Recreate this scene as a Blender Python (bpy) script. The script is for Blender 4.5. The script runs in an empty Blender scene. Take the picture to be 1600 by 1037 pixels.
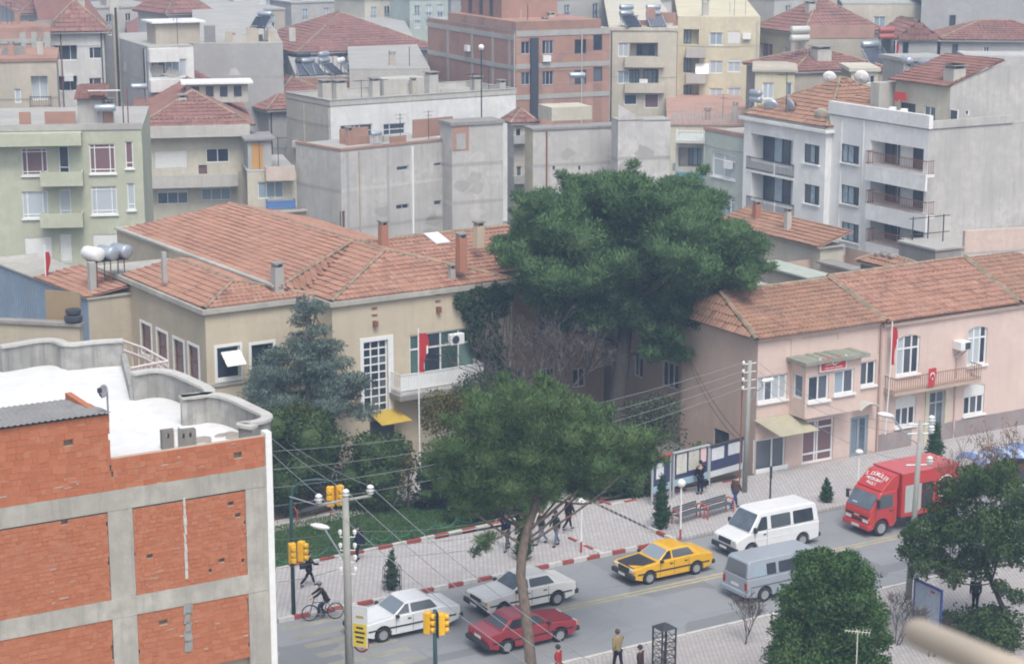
import bpy, math, random
import numpy as np
from mathutils import Vector, Matrix

R = math.radians
random.seed(7)
rng = np.random.default_rng(11)
SC = bpy.context.scene
COL = SC.collection

# ---------------------------------------------------------------- camera, sky, sun, exposure
CAM_H, CAM_P, CAM_F = 29.5, R(12.6), 3120.0          # height (m), pitch down, focal length in photo pixels (1600 wide)
cam_d = bpy.data.cameras.new('camera')
cam = bpy.data.objects.new('camera', cam_d); COL.objects.link(cam)
cam.location = (0, 0, CAM_H); cam.rotation_euler = (R(90) - CAM_P, 0, 0)
cam_d.sensor_width = 36; cam_d.lens = CAM_F / 1600 * 36; cam_d.clip_start = .3; cam_d.clip_end = 4000
cam_d.dof.use_dof = True; cam_d.dof.focus_distance = 100; cam_d.dof.aperture_fstop = 6.3
SC.camera = cam

SUN_EL, SUN_AZ = R(58), R(168)                        # azimuth clockwise from +Y
wd = bpy.data.worlds.new('World'); SC.world = wd; wd.use_nodes = True
wn, wl = wd.node_tree.nodes, wd.node_tree.links; wn.clear()
sky = wn.new('ShaderNodeTexSky'); sky.sky_type = 'NISHITA'; sky.sun_disc = False
sky.sun_elevation = SUN_EL; sky.sun_rotation = SUN_AZ; sky.air_density = 1.0; sky.dust_density = 4.0; sky.ozone_density = 1.0
hsv = wn.new('ShaderNodeHueSaturation'); hsv.inputs['Saturation'].default_value = .5   # a grey overcast sky
bg = wn.new('ShaderNodeBackground'); bg.inputs['Strength'].default_value = .15
wo = wn.new('ShaderNodeOutputWorld')
wl.new(sky.outputs[0], hsv.inputs['Color']); wl.new(hsv.outputs[0], bg.inputs['Color']); wl.new(bg.outputs[0], wo.inputs['Surface'])
sd = bpy.data.lights.new('sun', 'SUN'); sd.energy = 1.35; sd.angle = R(24); sd.color = (1, .985, .96)
sun = bpy.data.objects.new('sun', sd); COL.objects.link(sun)
sun.rotation_euler = (R(90) - SUN_EL, 0, -SUN_AZ + math.pi); sun.location = (0, 0, 80)
vs = SC.view_settings
vs.view_transform = 'Standard'; vs.look = 'None'; vs.exposure = .55; vs.gamma = 1; vs.use_curve_mapping = False
SC.render.engine = 'CYCLES'
SC.cycles.max_bounces = 6; SC.cycles.diffuse_bounces = 3; SC.cycles.glossy_bounces = 2; SC.cycles.transparent_max_bounces = 8
SC.cycles.volume_bounces = 1; SC.cycles.filter_width = 1.9; SC.cycles.use_denoising = True

# ---------------------------------------------------------------- pixel <-> place (a pixel is only a direction)
_cp, _sp = math.cos(CAM_P), math.sin(CAM_P)
def ray(x, y):
    u = (x - 800) / CAM_F; v = (518.5 - y) / CAM_F
    return Vector((u, _cp + v * _sp, -_sp + v * _cp))
EYE = Vector((0, 0, CAM_H))
def at(x, y, z=0.0):
    r = ray(x, y); return EYE + r * ((z - CAM_H) / r.z)
def atd(x, y, d): return EYE + ray(x, y) * d          # d = depth along the view axis
TH = R(31)                                            # the street runs at 31 degrees
E1 = Vector((math.cos(TH), math.sin(TH), 0)); E2 = Vector((-math.sin(TH), math.cos(TH), 0))
def st(s, t, z=0.0):
    p = E1 * s + E2 * t; return Vector((p.x, p.y, z))
def to_st(p): return p.dot(E1), p.dot(E2)

# ---------------------------------------------------------------- mesh builder
class MB:
    def __init__(s): s.v = []; s.f = []; s.m = []; s.a = []
    def add(s, vs_, fs, mi=0, a=None):
        o = len(s.v); s.v.extend([tuple(p) for p in vs_])
        for f in fs: s.f.append(tuple(i + o for i in f)); s.m.append(mi); s.a.append(random.random() if a is None else a)
        return s
    def bx(s, x0, y0, z0, x1, y1, z1, mi=0, a=None):
        if x0 > x1: x0, x1 = x1, x0
        if y0 > y1: y0, y1 = y1, y0
        if z0 > z1: z0, z1 = z1, z0
        v = [(x0,y0,z0),(x1,y0,z0),(x1,y1,z0),(x0,y1,z0),(x0,y0,z1),(x1,y0,z1),(x1,y1,z1),(x0,y1,z1)]
        return s.add(v, [(0,3,2,1),(4,5,6,7),(0,1,5,4),(1,2,6,5),(2,3,7,6),(3,0,4,7)], mi, a)
    def box(s, c, d, rz=0, mi=0, a=None, M=None):
        x, y, z = d[0]/2, d[1]/2, d[2]/2
        v = [Vector(p) for p in ((-x,-y,-z),(x,-y,-z),(x,y,-z),(-x,y,-z),(-x,-y,z),(x,-y,z),(x,y,z),(-x,y,z))]
        m = Matrix.Translation(Vector(c)) @ (M if M is not None else Matrix.Rotation(rz, 4, 'Z'))
        return s.add([m @ p for p in v], [(0,3,2,1),(4,5,6,7),(0,1,5,4),(1,2,6,5),(2,3,7,6),(3,0,4,7)], mi, a)
    def poly(s, pts, mi=0, a=None): return s.add(pts, [tuple(range(len(pts)))], mi, a)
    def prism(s, pts, z0, z1, mi=0, a=None):           # pts counter-clockwise in xy
        n = len(pts); v = [(p[0], p[1], z0) for p in pts] + [(p[0], p[1], z1) for p in pts]
        return s.add(v, [tuple(range(n - 1, -1, -1)), tuple(range(n, 2 * n))] + [(i, (i+1) % n, n + (i+1) % n, n + i) for i in range(n)], mi, a)
    def tube(s, p0, p1, r0, r1=None, n=8, mi=0, cap=True, a=None):
        r1 = r0 if r1 is None else r1
        p0, p1 = Vector(p0), Vector(p1); d = (p1 - p0)
        if d.length < 1e-6: return s
        d.normalize(); x = d.orthogonal().normalized(); y = d.cross(x)
        v = []
        for p, r in ((p0, r0), (p1, r1)):
            for i in range(n):
                q = 2 * math.pi * i / n; v.append(p + x * (r * math.cos(q)) + y * (r * math.sin(q)))
        f = [(i, (i+1) % n, n + (i+1) % n, n + i) for i in range(n)]
        if cap: f += [tuple(range(n - 1, -1, -1)), tuple(range(n, 2 * n))]
        return s.add(v, f, mi, a)
    def path(s, pts, r, n=6, mi=0, a=None):            # r: number or one per point
        pts = [Vector(p) for p in pts]; k = len(pts); rr = r if hasattr(r, '__len__') else [r] * k
        v = []; x = None
        for i, p in enumerate(pts):
            d = (pts[min(i+1, k-1)] - pts[max(i-1, 0)]).normalized()
            if x is None: x = d.orthogonal().normalized()
            x = (x - d * x.dot(d)); x = x.normalized() if x.length > 1e-5 else d.orthogonal().normalized()
            y = d.cross(x)
            for j in range(n):
                q = 2 * math.pi * j / n; v.append(p + x * (rr[i] * math.cos(q)) + y * (rr[i] * math.sin(q)))
        f = [tuple(range(n - 1, -1, -1)), tuple(range((k-1) * n, k * n))]
        for i in range(k - 1):
            for j in range(n): f.append((i*n + j, i*n + (j+1) % n, (i+1)*n + (j+1) % n, (i+1)*n + j))
        return s.add(v, f, mi, a)
    def lathe(s, prof, c=(0,0,0), n=12, mi=0, a=None, axis='z', squash=1.0):   # prof: (radius, height)
        v = []; k = len(prof)
        for r, h in prof:
            for j in range(n):
                q = 2 * math.pi * j / n; cx, cy = r * math.cos(q), r * math.sin(q) * squash
                p = (cx, cy, h) if axis == 'z' else ((h, cx, cy) if axis == 'x' else (cx, h, cy))
                v.append((p[0] + c[0], p[1] + c[1], p[2] + c[2]))
        f = []
        for i in range(k - 1):
            for j in range(n): f.append((i*n + j, i*n + (j+1) % n, (i+1)*n + (j+1) % n, (i+1)*n + j))
        f += [tuple(range(n - 1, -1, -1)), tuple(range((k-1) * n, k * n))]
        return s.add(v, f, mi, a)
    def ball(s, c, r, n=10, k=7, mi=0, a=None):
        r = r if hasattr(r, '__len__') else (r, r, r)
        v = []
        for i in range(k + 1):
            q = math.pi * i / k
            for j in range(n):
                w = 2 * math.pi * j / n; v.append((c[0] + r[0]*math.sin(q)*math.cos(w), c[1] + r[1]*math.sin(q)*math.sin(w), c[2] - r[2]*math.cos(q)))
        f = [(i*n + j, i*n + (j+1) % n, (i+1)*n + (j+1) % n, (i+1)*n + j) for i in range(k) for j in range(n)]
        return s.add(v, f, mi, a)
    def mesh(s, name, mat, smooth=False):
        me = bpy.data.meshes.new(name); me.from_pydata(s.v, [], s.f)
        for m in (mat if isinstance(mat, (list, tuple)) else [mat]): me.materials.append(m)
        if any(s.m): me.polygons.foreach_set('material_index', s.m)
        at_ = me.attributes.new('rnd', 'FLOAT', 'FACE'); at_.data.foreach_set('value', s.a)
        if smooth: me.polygons.foreach_set('use_smooth', [True] * len(s.f))
        me.update(); return me
    def build(s, name, mat, parent=None, smooth=False, loc=None, rz=0, kind=None):
        return link(name, s.mesh(name, mat, smooth), parent, loc, rz, kind)

def link(name, me, parent=None, loc=None, rz=0, kind=None):
    o = bpy.data.objects.new(name, me); COL.objects.link(o)
    if parent is not None: o.parent = parent
    if loc is not None: o.location = loc
    if rz: o.rotation_euler = (0, 0, rz)
    if kind: o['kind'] = kind
    return o
def tag(o, label, cat, group=None):
    o['label'] = label; o['category'] = cat
    if group: o['group'] = group
    return o
def thing(name, label, cat, loc=(0,0,0), rz=0, group=None):
    o = bpy.data.objects.new(name, None); COL.objects.link(o); o.empty_display_size = .2
    o.location = loc; o.rotation_euler = (0, 0, rz)
    return tag(o, label, cat, group)
KIDS = {}
def copy_tree(o, parent=None):
    c = o.copy(); COL.objects.link(c); c.parent = parent
    for ch in list(o.children): copy_tree(ch, c)
    return c
def bevel(o, w=.03, seg=2, ang=35):
    b = o.modifiers.new('bevel', 'BEVEL'); b.width = w; b.segments = seg; b.limit_method = 'ANGLE'; b.angle_limit = R(ang); b.use_clamp_overlap = True
    return o

# ---------------------------------------------------------------- materials
MATS = {}
def _new(name):
    m = bpy.data.materials.new(name); m.use_nodes = True
    nt = m.node_tree; b = nt.nodes['Principled BSDF']
    return m, nt, nt.nodes, nt.links, b
def _mixc(nt, fac, a, b_, mode='MIX'):
    n = nt.nodes.new('ShaderNodeMix'); n.data_type = 'RGBA'; n.blend_type = mode
    def put(sock, v):
        if hasattr(v, 'links') or hasattr(v, 'is_linked'): nt.links.new(v, sock)
        elif isinstance(v, (int, float)): sock.default_value = v
        else: sock.default_value = (*v[:3], 1)
    put(n.inputs[0], fac); put(n.inputs[6], a); put(n.inputs[7], b_)
    return n.outputs[2]
def _noise(nt, scale, detail=4, vec=None, rough=.6):
    n = nt.nodes.new('ShaderNodeTexNoise'); n.inputs['Scale'].default_value = scale; n.inputs['Detail'].default_value = detail
    n.inputs['Roughness'].default_value = rough
    if vec is not None: nt.links.new(vec, n.inputs['Vector'])
    return n.outputs[0]
def _ramp(nt, v, a, b_, ca=(0,0,0), cb=(1,1,1)):
    n = nt.nodes.new('ShaderNodeValToRGB'); n.color_ramp.elements[0].position = a; n.color_ramp.elements[1].position = b_
    n.color_ramp.elements[0].color = (*ca, 1); n.color_ramp.elements[1].color = (*cb, 1)
    nt.links.new(v, n.inputs[0]); return n.outputs[0]
def _coord(nt, which='Object', scale=None):
    t = nt.nodes.new('ShaderNodeTexCoord'); o = t.outputs[which]
    if scale:
        mp = nt.nodes.new('ShaderNodeMapping'); mp.inputs['Scale'].default_value = scale
        nt.links.new(o, mp.inputs[0]); o = mp.outputs[0]
    return o
def _bump(nt, b, h, strength=.3, dist=.02):
    n = nt.nodes.new('ShaderNodeBump'); n.inputs['Strength'].default_value = strength; n.inputs['Distance'].default_value = dist
    nt.links.new(h, n.inputs['Height']); nt.links.new(n.outputs[0], b.inputs['Normal'])
def _attr(nt, name='rnd'):
    n = nt.nodes.new('ShaderNodeAttribute'); n.attribute_name = name; return n.outputs['Fac']

def plain(name, c, rough=.6, metal=0.0, spec=.5, coat=0.0):
    if name in MATS: return MATS[name]
    m, nt, N, L, b = _new(name)
    nz = _noise(nt, 6, 3, _coord(nt))
    b.inputs['Roughness'].default_value = rough; b.inputs['Metallic'].default_value = metal; b.inputs['Specular IOR Level'].default_value = spec
    if coat: b.inputs['Coat Weight'].default_value = coat; b.inputs['Coat Roughness'].default_value = .08
    L.new(_mixc(nt, nz, [x * .86 for x in c], [min(1, x * 1.1) for x in c]), b.inputs['Base Color'])
    MATS[name] = m; return m
def plaster(name, c, stain=.35, sc=(.30,.27,.24), patch=.18, rough=.9, bump=.25):
    """painted or bare render: broad blotches, rain streaks, fine grain"""
    if name in MATS: return MATS[name]
    m, nt, N, L, b = _new(name)
    co = _coord(nt)
    big = _ramp(nt, _noise(nt, .33, 5, co), .35, .7)
    mid = _ramp(nt, _noise(nt, 1.7, 5, co), .42, .68)
    streak = _ramp(nt, _noise(nt, 1.0, 6, _coord(nt, 'Object', (2.6, 2.6, .22)), .68), .50, .78)
    fine = _noise(nt, 18, 4, co)
    c1 = _mixc(nt, big, [x * (1 - patch) for x in c], [min(1, x * (1 + patch * .45)) for x in c])
    c2 = _mixc(nt, mid, c1, [x * (1 - patch * .8) for x in c]); 
    n = nt.nodes.new('ShaderNodeMath'); n.operation = 'MULTIPLY'; n.inputs[1].default_value = stain; L.new(streak, n.inputs[0])
    c3 = _mixc(nt, n.outputs[0], c2, sc)
    c4 = _mixc(nt, .12, c3, _mixc(nt, fine, (0,0,0), (1,1,1)), 'OVERLAY')
    L.new(c4, b.inputs['Base Color']); b.inputs['Roughness'].default_value = rough; b.inputs['Specular IOR Level'].default_value = .2
    _bump(nt, b, fine, bump, .012)
    MATS[name] = m; return m
def pieces(name, ca, cb, cc, rough=.9, dirt=(.12,.10,.09), dirt_amt=.5, dscale=.5, use='attr', grain=14):
    """colour that differs from piece to piece (tiles, bricks), with dirt patches"""
    if name in MATS: return MATS[name]
    m, nt, N, L, b = _new(name)
    co = _coord(nt)
    if use == 'attr': r = _attr(nt)
    else:
        oi = N.new('ShaderNodeObjectInfo'); r = oi.outputs['Random']
    ramp = N.new('ShaderNodeValToRGB'); e = ramp.color_ramp.elements
    e[0].position = 0; e[0].color = (*ca, 1); e[1].position = 1; e[1].color = (*cc, 1)
    k = e.new(.6); k.color = (*cb, 1)
    L.new(r, ramp.inputs[0])
    g = _noise(nt, grain, 3, co)
    d = _ramp(nt, _noise(nt, dscale, 6, co, .7), .48, .72)
    mm = N.new('ShaderNodeMath'); mm.operation = 'MULTIPLY'; mm.inputs[1].default_value = dirt_amt; L.new(d, mm.inputs[0])
    c1 = _mixc(nt, mm.outputs[0], ramp.outputs[0], dirt)
    c2 = _mixc(nt, .18, c1, _mixc(nt, g, (0,0,0), (1,1,1)), 'OVERLAY')
    L.new(c2, b.inputs['Base Color']); b.inputs['Roughness'].default_value = rough; b.inputs['Specular IOR Level'].default_value = .2
    _bump(nt, b, g, .3, .01)
    MATS[name] = m; return m
def glass(name, c, rough=.12):
    """a pane seen from outside by day: what is behind it is a tone, the surface mirrors the sky"""
    if name in MATS: return MATS[name]
    m, nt, N, L, b = _new(name)
    nz = _ramp(nt, _noise(nt, 1.3, 3, _coord(nt)), .3, .7)
    oi = N.new('ShaderNodeObjectInfo'); rv = _ramp(nt, oi.outputs['Random'], .35, 1.0)
    L.new(_mixc(nt, rv, _mixc(nt, nz, [x * .6 for x in c], [min(1, x * 1.25) for x in c]), [min(1, x * 1.6 + .07) for x in c]), b.inputs['Base Color'])
    b.inputs['Roughness'].default_value = rough; b.inputs['Specular IOR Level'].default_value = .55
    MATS[name] = m; return m
def curtain(name, c):
    if name in MATS: return MATS[name]
    m, nt, N, L, b = _new(name)
    w = N.new('ShaderNodeTexWave'); w.inputs['Scale'].default_value = 3.2; w.inputs['Distortion'].default_value = 2.5
    L.new(_coord(nt), w.inputs['Vector'])
    L.new(_mixc(nt, w.outputs['Fac'], [x * .66 for x in c], c), b.inputs['Base Color'])
    b.inputs['Roughness'].default_value = .25; b.inputs['Specular IOR Level'].default_value = .5
    MATS[name] = m; return m
def foliage(name, ca, cb, cc, transl=.42, rough=.65):
    if name in MATS: return MATS[name]
    m, nt, N, L, b = _new(name)
    ramp = N.new('ShaderNodeValToRGB'); e = ramp.color_ramp.elements
    e[0].color = (*ca, 1); e[1].color = (*cc, 1); k = e.new(.55); k.color = (*cb, 1)
    nz = _ramp(nt, _noise(nt, .55, 4, _coord(nt)), .25, .75)
    mx = N.new('ShaderNodeMath'); mx.operation = 'MULTIPLY_ADD'; mx.inputs[1].default_value = .55
    L.new(_attr(nt), mx.inputs[0])
    m2 = N.new('ShaderNodeMath'); m2.operation = 'MULTIPLY'; m2.inputs[1].default_value = .45; L.new(nz, m2.inputs[0]); L.new(m2.outputs[0], mx.inputs[2])
    L.new(mx.outputs[0], ramp.inputs[0])
    b.inputs['Roughness'].default_value = rough; b.inputs['Specular IOR Level'].default_value = .25
    L.new(ramp.outputs[0], b.inputs['Base Color'])
    tr = N.new('ShaderNodeBsdfTranslucent'); L.new(ramp.outputs[0], tr.inputs['Color'])
    ms = N.new('ShaderNodeMixShader'); ms.inputs[0].default_value = transl
    L.new(b.outputs[0], ms.inputs[1]); L.new(tr.outputs[0], ms.inputs[2]); L.new(ms.outputs[0], N['Material Output'].inputs['Surface'])
    MATS[name] = m; return m
def bark(name, c):
    if name in MATS: return MATS[name]
    m, nt, N, L, b = _new(name)
    nz = _noise(nt, 5, 6, _coord(nt, 'Object', (2, 2, .5)), .7)
    L.new(_mixc(nt, _ramp(nt, nz, .3, .7), [x * .5 for x in c], [x * 1.3 for x in c]), b.inputs['Base Color'])
    b.inputs['Roughness'].default_value = .95; _bump(nt, b, nz, .6, .04)
    MATS[name] = m; return m
def paint(name, c, rough=.28, dirt=.25):
    """car paint with clear coat and road dust"""
    if name in MATS: return MATS[name]
    m, nt, N, L, b = _new(name)
    co = _coord(nt)
    nz = _ramp(nt, _noise(nt, 2.2, 5, co), .4, .75)
    mm = N.new('ShaderNodeMath'); mm.operation = 'MULTIPLY'; mm.inputs[1].default_value = dirt; L.new(nz, mm.inputs[0])
    L.new(_mixc(nt, mm.outputs[0], c, [x * .55 + .08 for x in c]), b.inputs['Base Color'])
    b.inputs['Roughness'].default_value = rough; b.inputs['Coat Weight'].default_value = .4; b.inputs['Coat Roughness'].default_value = .12
    MATS[name] = m; return m

G_DARK = glass('glass_dark', (.03, .04, .055)); G_MID = glass('glass_mid', (.10, .13, .16)); G_GREEN = glass('glass_green', (.05, .10, .085))
CUR_W = curtain('curtain_white', (.50, .55, .58)); CUR_P = curtain('curtain_purple', (.22, .13, .14)); BLIND = plain('blind_white', (.66, .66, .63), .5)
CUR_B = curtain('curtain_blue', (.34, .42, .48))
PANE = {'d': G_DARK, 'm': G_MID, 'g': G_GREEN, 'c': CUR_W, 'p': CUR_P, 'b': BLIND, 'k': CUR_B}
F_WHITE = plain('frame_white', (.74, .75, .74), .45); F_BROWN = plain('frame_brown', (.16, .075, .045), .55); F_DARK = plain('frame_dark', (.045, .05, .06), .5)
F_GREY = plain('frame_grey', (.4, .42, .43), .5); F_CREAM = plain('frame_cream', (.62, .56, .42), .6)
IRON = plain('iron_dark', (.05, .05, .055), .55, .3); STEEL = plain('steel_galvanised', (.45, .48, .5), .4, .7); RUST = plain('iron_rust', (.22, .09, .05), .8)
WHITE = plain('paint_white', (.76, .76, .74), .5); RED = plain('paint_red', (.42, .05, .05), .55); BLACK = plain('rubber_black', (.022, .022, .024), .75)
CONC = plaster('concrete', (.40, .39, .36), .4); CONC_D = plaster('concrete_dirty', (.30, .285, .265), .55, (.1, .1, .095))
TILE = pieces('roof_tile', (.27, .14, .097), (.36, .20, .14), (.40, .24, .18), dirt_amt=.4, dscale=.8)
TILE_D = pieces('roof_tile_old', (.235, .13, .088), (.32, .185, .125), (.365, .225, .16), dirt_amt=.45, dscale=.8)
TILE_F = pieces('roof_tile_far', (.19, .10, .083), (.25, .132, .108), (.295, .165, .135), dirt_amt=.45)
RIDGE = pieces('ridge_tile_mossy', (.22, .19, .13), (.33, .245, .18), (.38, .25, .185), dirt=(.10, .105, .06), dirt_amt=.75, dscale=1.5)

# ---------------------------------------------------------------- building kit
HOUSES = []
class House:
    """root at the front corner; local x runs along the right face, local y back along the left face"""
    def __init__(s, name, label, C, W, D, z1, th=31, z0=0.0, cat='building', group=None):
        s.root = thing(name, label, cat, (C[0], C[1], 0), R(th), group)
        s.M = Matrix.Translation((C[0], C[1], 0)) @ Matrix.Rotation(R(th), 4, 'Z'); s.Mi = s.M.inverted()
        s.W, s.D, s.z0, s.z1 = W, D, z0, z1; HOUSES.append(s)
    def loc(s, p): return s.Mi @ Vector(p)
    def hit(s, face, px, py, off=0.0):
        o = s.Mi @ EYE; r = s.Mi.to_3x3() @ ray(px, py)
        k = ((-off - o.y) / r.y) if face == 'R' else ((-off - o.x) / r.x)
        p = o + r * k
        return (p.x if face == 'R' else p.y), p.z
    def P(s, face, u, z, d=0.0): return (u, -d, z) if face == 'R' else (-d, u, z)
    def fbox(s, mb, face, u0, u1, z0, z1, d0, d1, mi=0, a=None):
        if face == 'R': mb.bx(u0, -d1, z0, u1, -d0, z1, mi, a)
        else: mb.bx(-d1, u0, z0, -d0, u1, z1, mi, a)
    def rect(s, face, cx, cy, w, h, off=0.0):
        a, _ = s.hit(face, cx - w / 2, cy, off); b, _ = s.hit(face, cx + w / 2, cy, off)
        _, c = s.hit(face, cx, cy + h / 2, off); _, d = s.hit(face, cx, cy - h / 2, off)
        return min(a, b), c, max(a, b), d
    def wall(s, face, mat, holes=(), u0=0.0, u1=None, z0=None, z1=None, name='wall', off=0.0):
        u1 = (s.W if face == 'R' else s.D) if u1 is None else u1
        z0 = s.z0 if z0 is None else z0; z1 = s.z1 if z1 is None else z1
        hs = []
        for h in holes:
            a = (max(u0 + .04, h[0]), max(z0 + .04, h[1]), min(u1 - .04, h[2]), min(z1 - .04, h[3]), h[4])
            if a[2] - a[0] > .05 and a[3] - a[1] > .05: hs.append(a)
        us = sorted({u0, u1, *[h[0] for h in hs], *[h[2] for h in hs]}); zs = sorted({z0, z1, *[h[1] for h in hs], *[h[3] for h in hs]})
        mb = MB()
        def q(pts):
            mb.poly([s.P(face, *p) for p in (pts if face == 'R' else pts[::-1])])
        for i in range(len(us) - 1):
            for j in range(len(zs) - 1):
                uc, zc = (us[i] + us[i+1]) / 2, (zs[j] + zs[j+1]) / 2
                if any(h[0] < uc < h[2] and h[1] < zc < h[3] for h in hs): continue
                q([(us[i], zs[j], off), (us[i+1], zs[j], off), (us[i+1], zs[j+1], off), (us[i], zs[j+1], off)])
        for a, b, c, d, dp in hs:
            e = off - dp
            q([(a, b, off), (c, b, off), (c, b, e), (a, b, e)]); q([(a, d, e), (c, d, e), (c, d, off), (a, d, off)])
            q([(a, b, e), (a, d, e), (a, d, off), (a, b, off)]); q([(c, b, off), (c, d, off), (c, d, e), (c, b, e)])
            q([(a, b, e - .02), (c, b, e - .02), (c, d, e - .02), (a, d, e - .02)])
        return mb.build(name, mat, s.root)
    def window(s, face, rc, nx=2, tr=(), pane='c', fm=None, depth=.16, sill=None, off=0.0, bw=.065, blind=0.0, panes=True, parent=None, name='window'):
        fm = fm or F_WHITE; a, b, c, d = rc[:4]; mb = MB(); e0, e1 = off - depth, off - depth + .07
        s.fbox(mb, face, a, c, b, b + bw, e0, e1); s.fbox(mb, face, a, c, d - bw, d, e0, e1)
        xs = [a + (c - a) * i / nx for i in range(nx + 1)] if not hasattr(nx, '__len__') else [a + (c - a) * f for f in nx]
        zs = [b] + [b + (d - b) * t for t in tr] + [d]
        for i, x in enumerate(xs):
            w = bw if i in (0, len(xs) - 1) else bw * .9
            x0 = a if i == 0 else (c - bw if i == len(xs) - 1 else x - w / 2)
            s.fbox(mb, face, x0, x0 + w, b + bw, d - bw, e0, e1)
        for z in zs[1:-1]:
            for i in range(len(xs) - 1): s.fbox(mb, face, xs[i] + bw * .5 + .004, xs[i+1] - bw * .5 - .004, z - bw * .45, z + bw * .45, e0 + .004, e1 - .004)
        w = mb.build(name, fm, s.root if parent is None else parent)
        for i in range(len(xs) - 1):
            for j in range(len(zs) - 1):
                k = pane[(i + j * (len(xs) - 1)) % len(pane)]
                pm = MB(); s.fbox(pm, face, xs[i] + .01, xs[i+1] - .01, zs[j] + .01, zs[j+1] - .01, e0 + .012, e0 + .03)
                if panes: pm.build('pane', PANE[k], w)
        if blind:
            bm = MB(); s.fbox(bm, face, a + .01, c - .01, d - (d - b) * blind, d - .005, e1 + .003, e1 + .04); bm.build('roller_blind', BLIND, w)
        if sill:
            sm = MB(); s.fbox(sm, face, a - .08, c + .08, b - .1, b, -.02 + off, off + .13); sm.build('sill', sill, w)
        return w
    def glaze(s, face, mat, wins, **kw):
        """wins: (cx, cy, w, h, nx, pane[, opts]) in photo pixels on this face; builds wall with openings, then windows"""
        off = kw.get('off', 0.0); holes = []; todo = []
        for w in wins:
            o = dict(w[6]) if len(w) > 6 else {}
            rc = s.rect(face, *w[:4], off); dp = o.pop('depth', .16)
            logg = o.pop('loggia', None)
            holes.append((*rc, logg or dp)); todo.append((rc, w[4], w[5], dp, o, logg))
        wl_ = s.wall(face, mat, holes, **kw)
        for rc, nx, pane, dp, o, logg in todo:
            if logg:
                a, b, c, d = rc; g = o.pop('glaz', [(.05, .6, .0, .92)]); o.pop('rail', None)
                for f0, f1, g0, g1 in g:
                    s.window(face, (a + (c-a)*f0, b + (d-b)*g0 + .02, a + (c-a)*f1, b + (d-b)*g1), nx, (), pane, o.get('fm', F_DARK), logg - .03, None, off)
            else:
                s.window(face, rc, nx, o.pop('tr', ()), pane, depth=dp - .01, off=off, **o)
        return wl_
    def balcony(s, face, u0, u1, z, proj, h=.9, style='solid', mat=None, rmat=None, off=0.0):
        mb = MB(); s.fbox(mb, face, u0, u1, z - .16, z, off + .002, off + proj)
        b = mb.build('balcony', mat or CONC, s.root)
        r = MB()
        if style == 'solid':
            s.fbox(r, face, u0, u1, z + .002, z + h, off + proj - .1, off + proj - .003)
            for a, c in ((u0 + .003, u0 + .1), (u1 - .1, u1 - .003)): s.fbox(r, face, a, c, z + .002, z + h - .004, off + .003, off + proj - .1)
            r.build('balcony_wall', mat or CONC, b)
        else:
            for a, c, d0, d1 in ((u0, u1, proj - .04, proj), (u0, u0 + .04, 0, proj - .04), (u1 - .04, u1, 0, proj - .04)):
                s.fbox(r, face, a, c, z + h - .05, z + h, off + d0, off + d1); s.fbox(r, face, a, c, z + .08, z + .11, off + d0, off + d1)
            n = max(3, int((u1 - u0) / .16))
            for i in range(n + 1):
                u = u0 + .02 + (u1 - u0 - .04) * i / n; s.fbox(r, face, u - .012, u + .012, z, z + h - .05, off + proj - .032, off + proj - .008)
            for u in (u0 + .02, u1 - .02):
                for k in range(int(proj / .18)): s.fbox(r, face, u - .012, u + .012, z, z + h - .05, off + .1 + k * .18, off + .125 + k * .18)
            if style == 'panel': s.fbox(r, face, u0 + .03, u1 - .03, z + .12, z + h - .08, off + proj - .06, off + proj - .045)
            r.build('railing', rmat or IRON, b)
        return b
    def body(s, mat, z1=None):
        """the two faces turned from the street, and the roof slab"""
        z1 = s.z1 if z1 is None else z1
        mb = MB(); W, D = s.W, s.D
        mb.poly([(W, 0, s.z0), (W, D, s.z0), (W, D, z1), (W, 0, z1)]); mb.poly([(W, D, s.z0), (0, D, s.z0), (0, D, z1), (W, D, z1)])
        return mb.build('wall', mat, s.root)
    def slab(s, mat, z=None, t=.18, over=0.0):
        z = s.z1 if z is None else z; mb = MB(); mb.bx(-over, -over, z, s.W + over, s.D + over, z + t); return mb.build('roof', mat, s.root)
    def parapet(s, mat, h=.8, t=.2, z=None, cop=None, over=.04):
        z = s.z1 if z is None else z; W, D = s.W, s.D; mb = MB()
        mb.bx(-over, -over, z, W + over, t, z + h); mb.bx(-over, D - t, z, W + over, D + over, z + h)
        mb.bx(-over, t, z, t, D - t, z + h); mb.bx(W - t, t, z, W + over, D - t, z + h)
        p = mb.build('parapet', mat, s.root)
        if cop:
            c = MB(); o = over + .05
            c.bx(-o, -o, z + h, W + o, t + .03, z + h + .07); c.bx(-o, D - t - .03, z + h, W + o, D + o, z + h + .07)
            c.bx(-o, t + .03, z + h, t + .03, D - t - .03, z + h + .07); c.bx(W - t - .03, t + .03, z + h, W + o, D - t - .03, z + h + .07)
            c.build('coping', cop, p)
        return p
    def hip(s, rise, mat, over=.35, z=None, tile=(.3, .42), rel=None, gable=False, x0=0, x1=None, y0=0, y1=None, slabmat=None):
        z = s.z1 if z is None else z
        x0 -= over; y0 -= over; x1 = (s.W if x1 is None else x1) + over; y1 = (s.D if y1 is None else y1) + over
        w, d = x1 - x0, y1 - y0; k = 0 if gable else min(w, d) / 2
        if d >= w: a, b = (x0 + w/2, y0 + k, z + rise), (x0 + w/2, y1 - k, z + rise)
        else: a, b = (x0 + k, y0 + d/2, z + rise), (x1 - k, y0 + d/2, z + rise)
        c = [(x0, y0, z), (x1, y0, z), (x1, y1, z), (x0, y1, z)]
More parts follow.
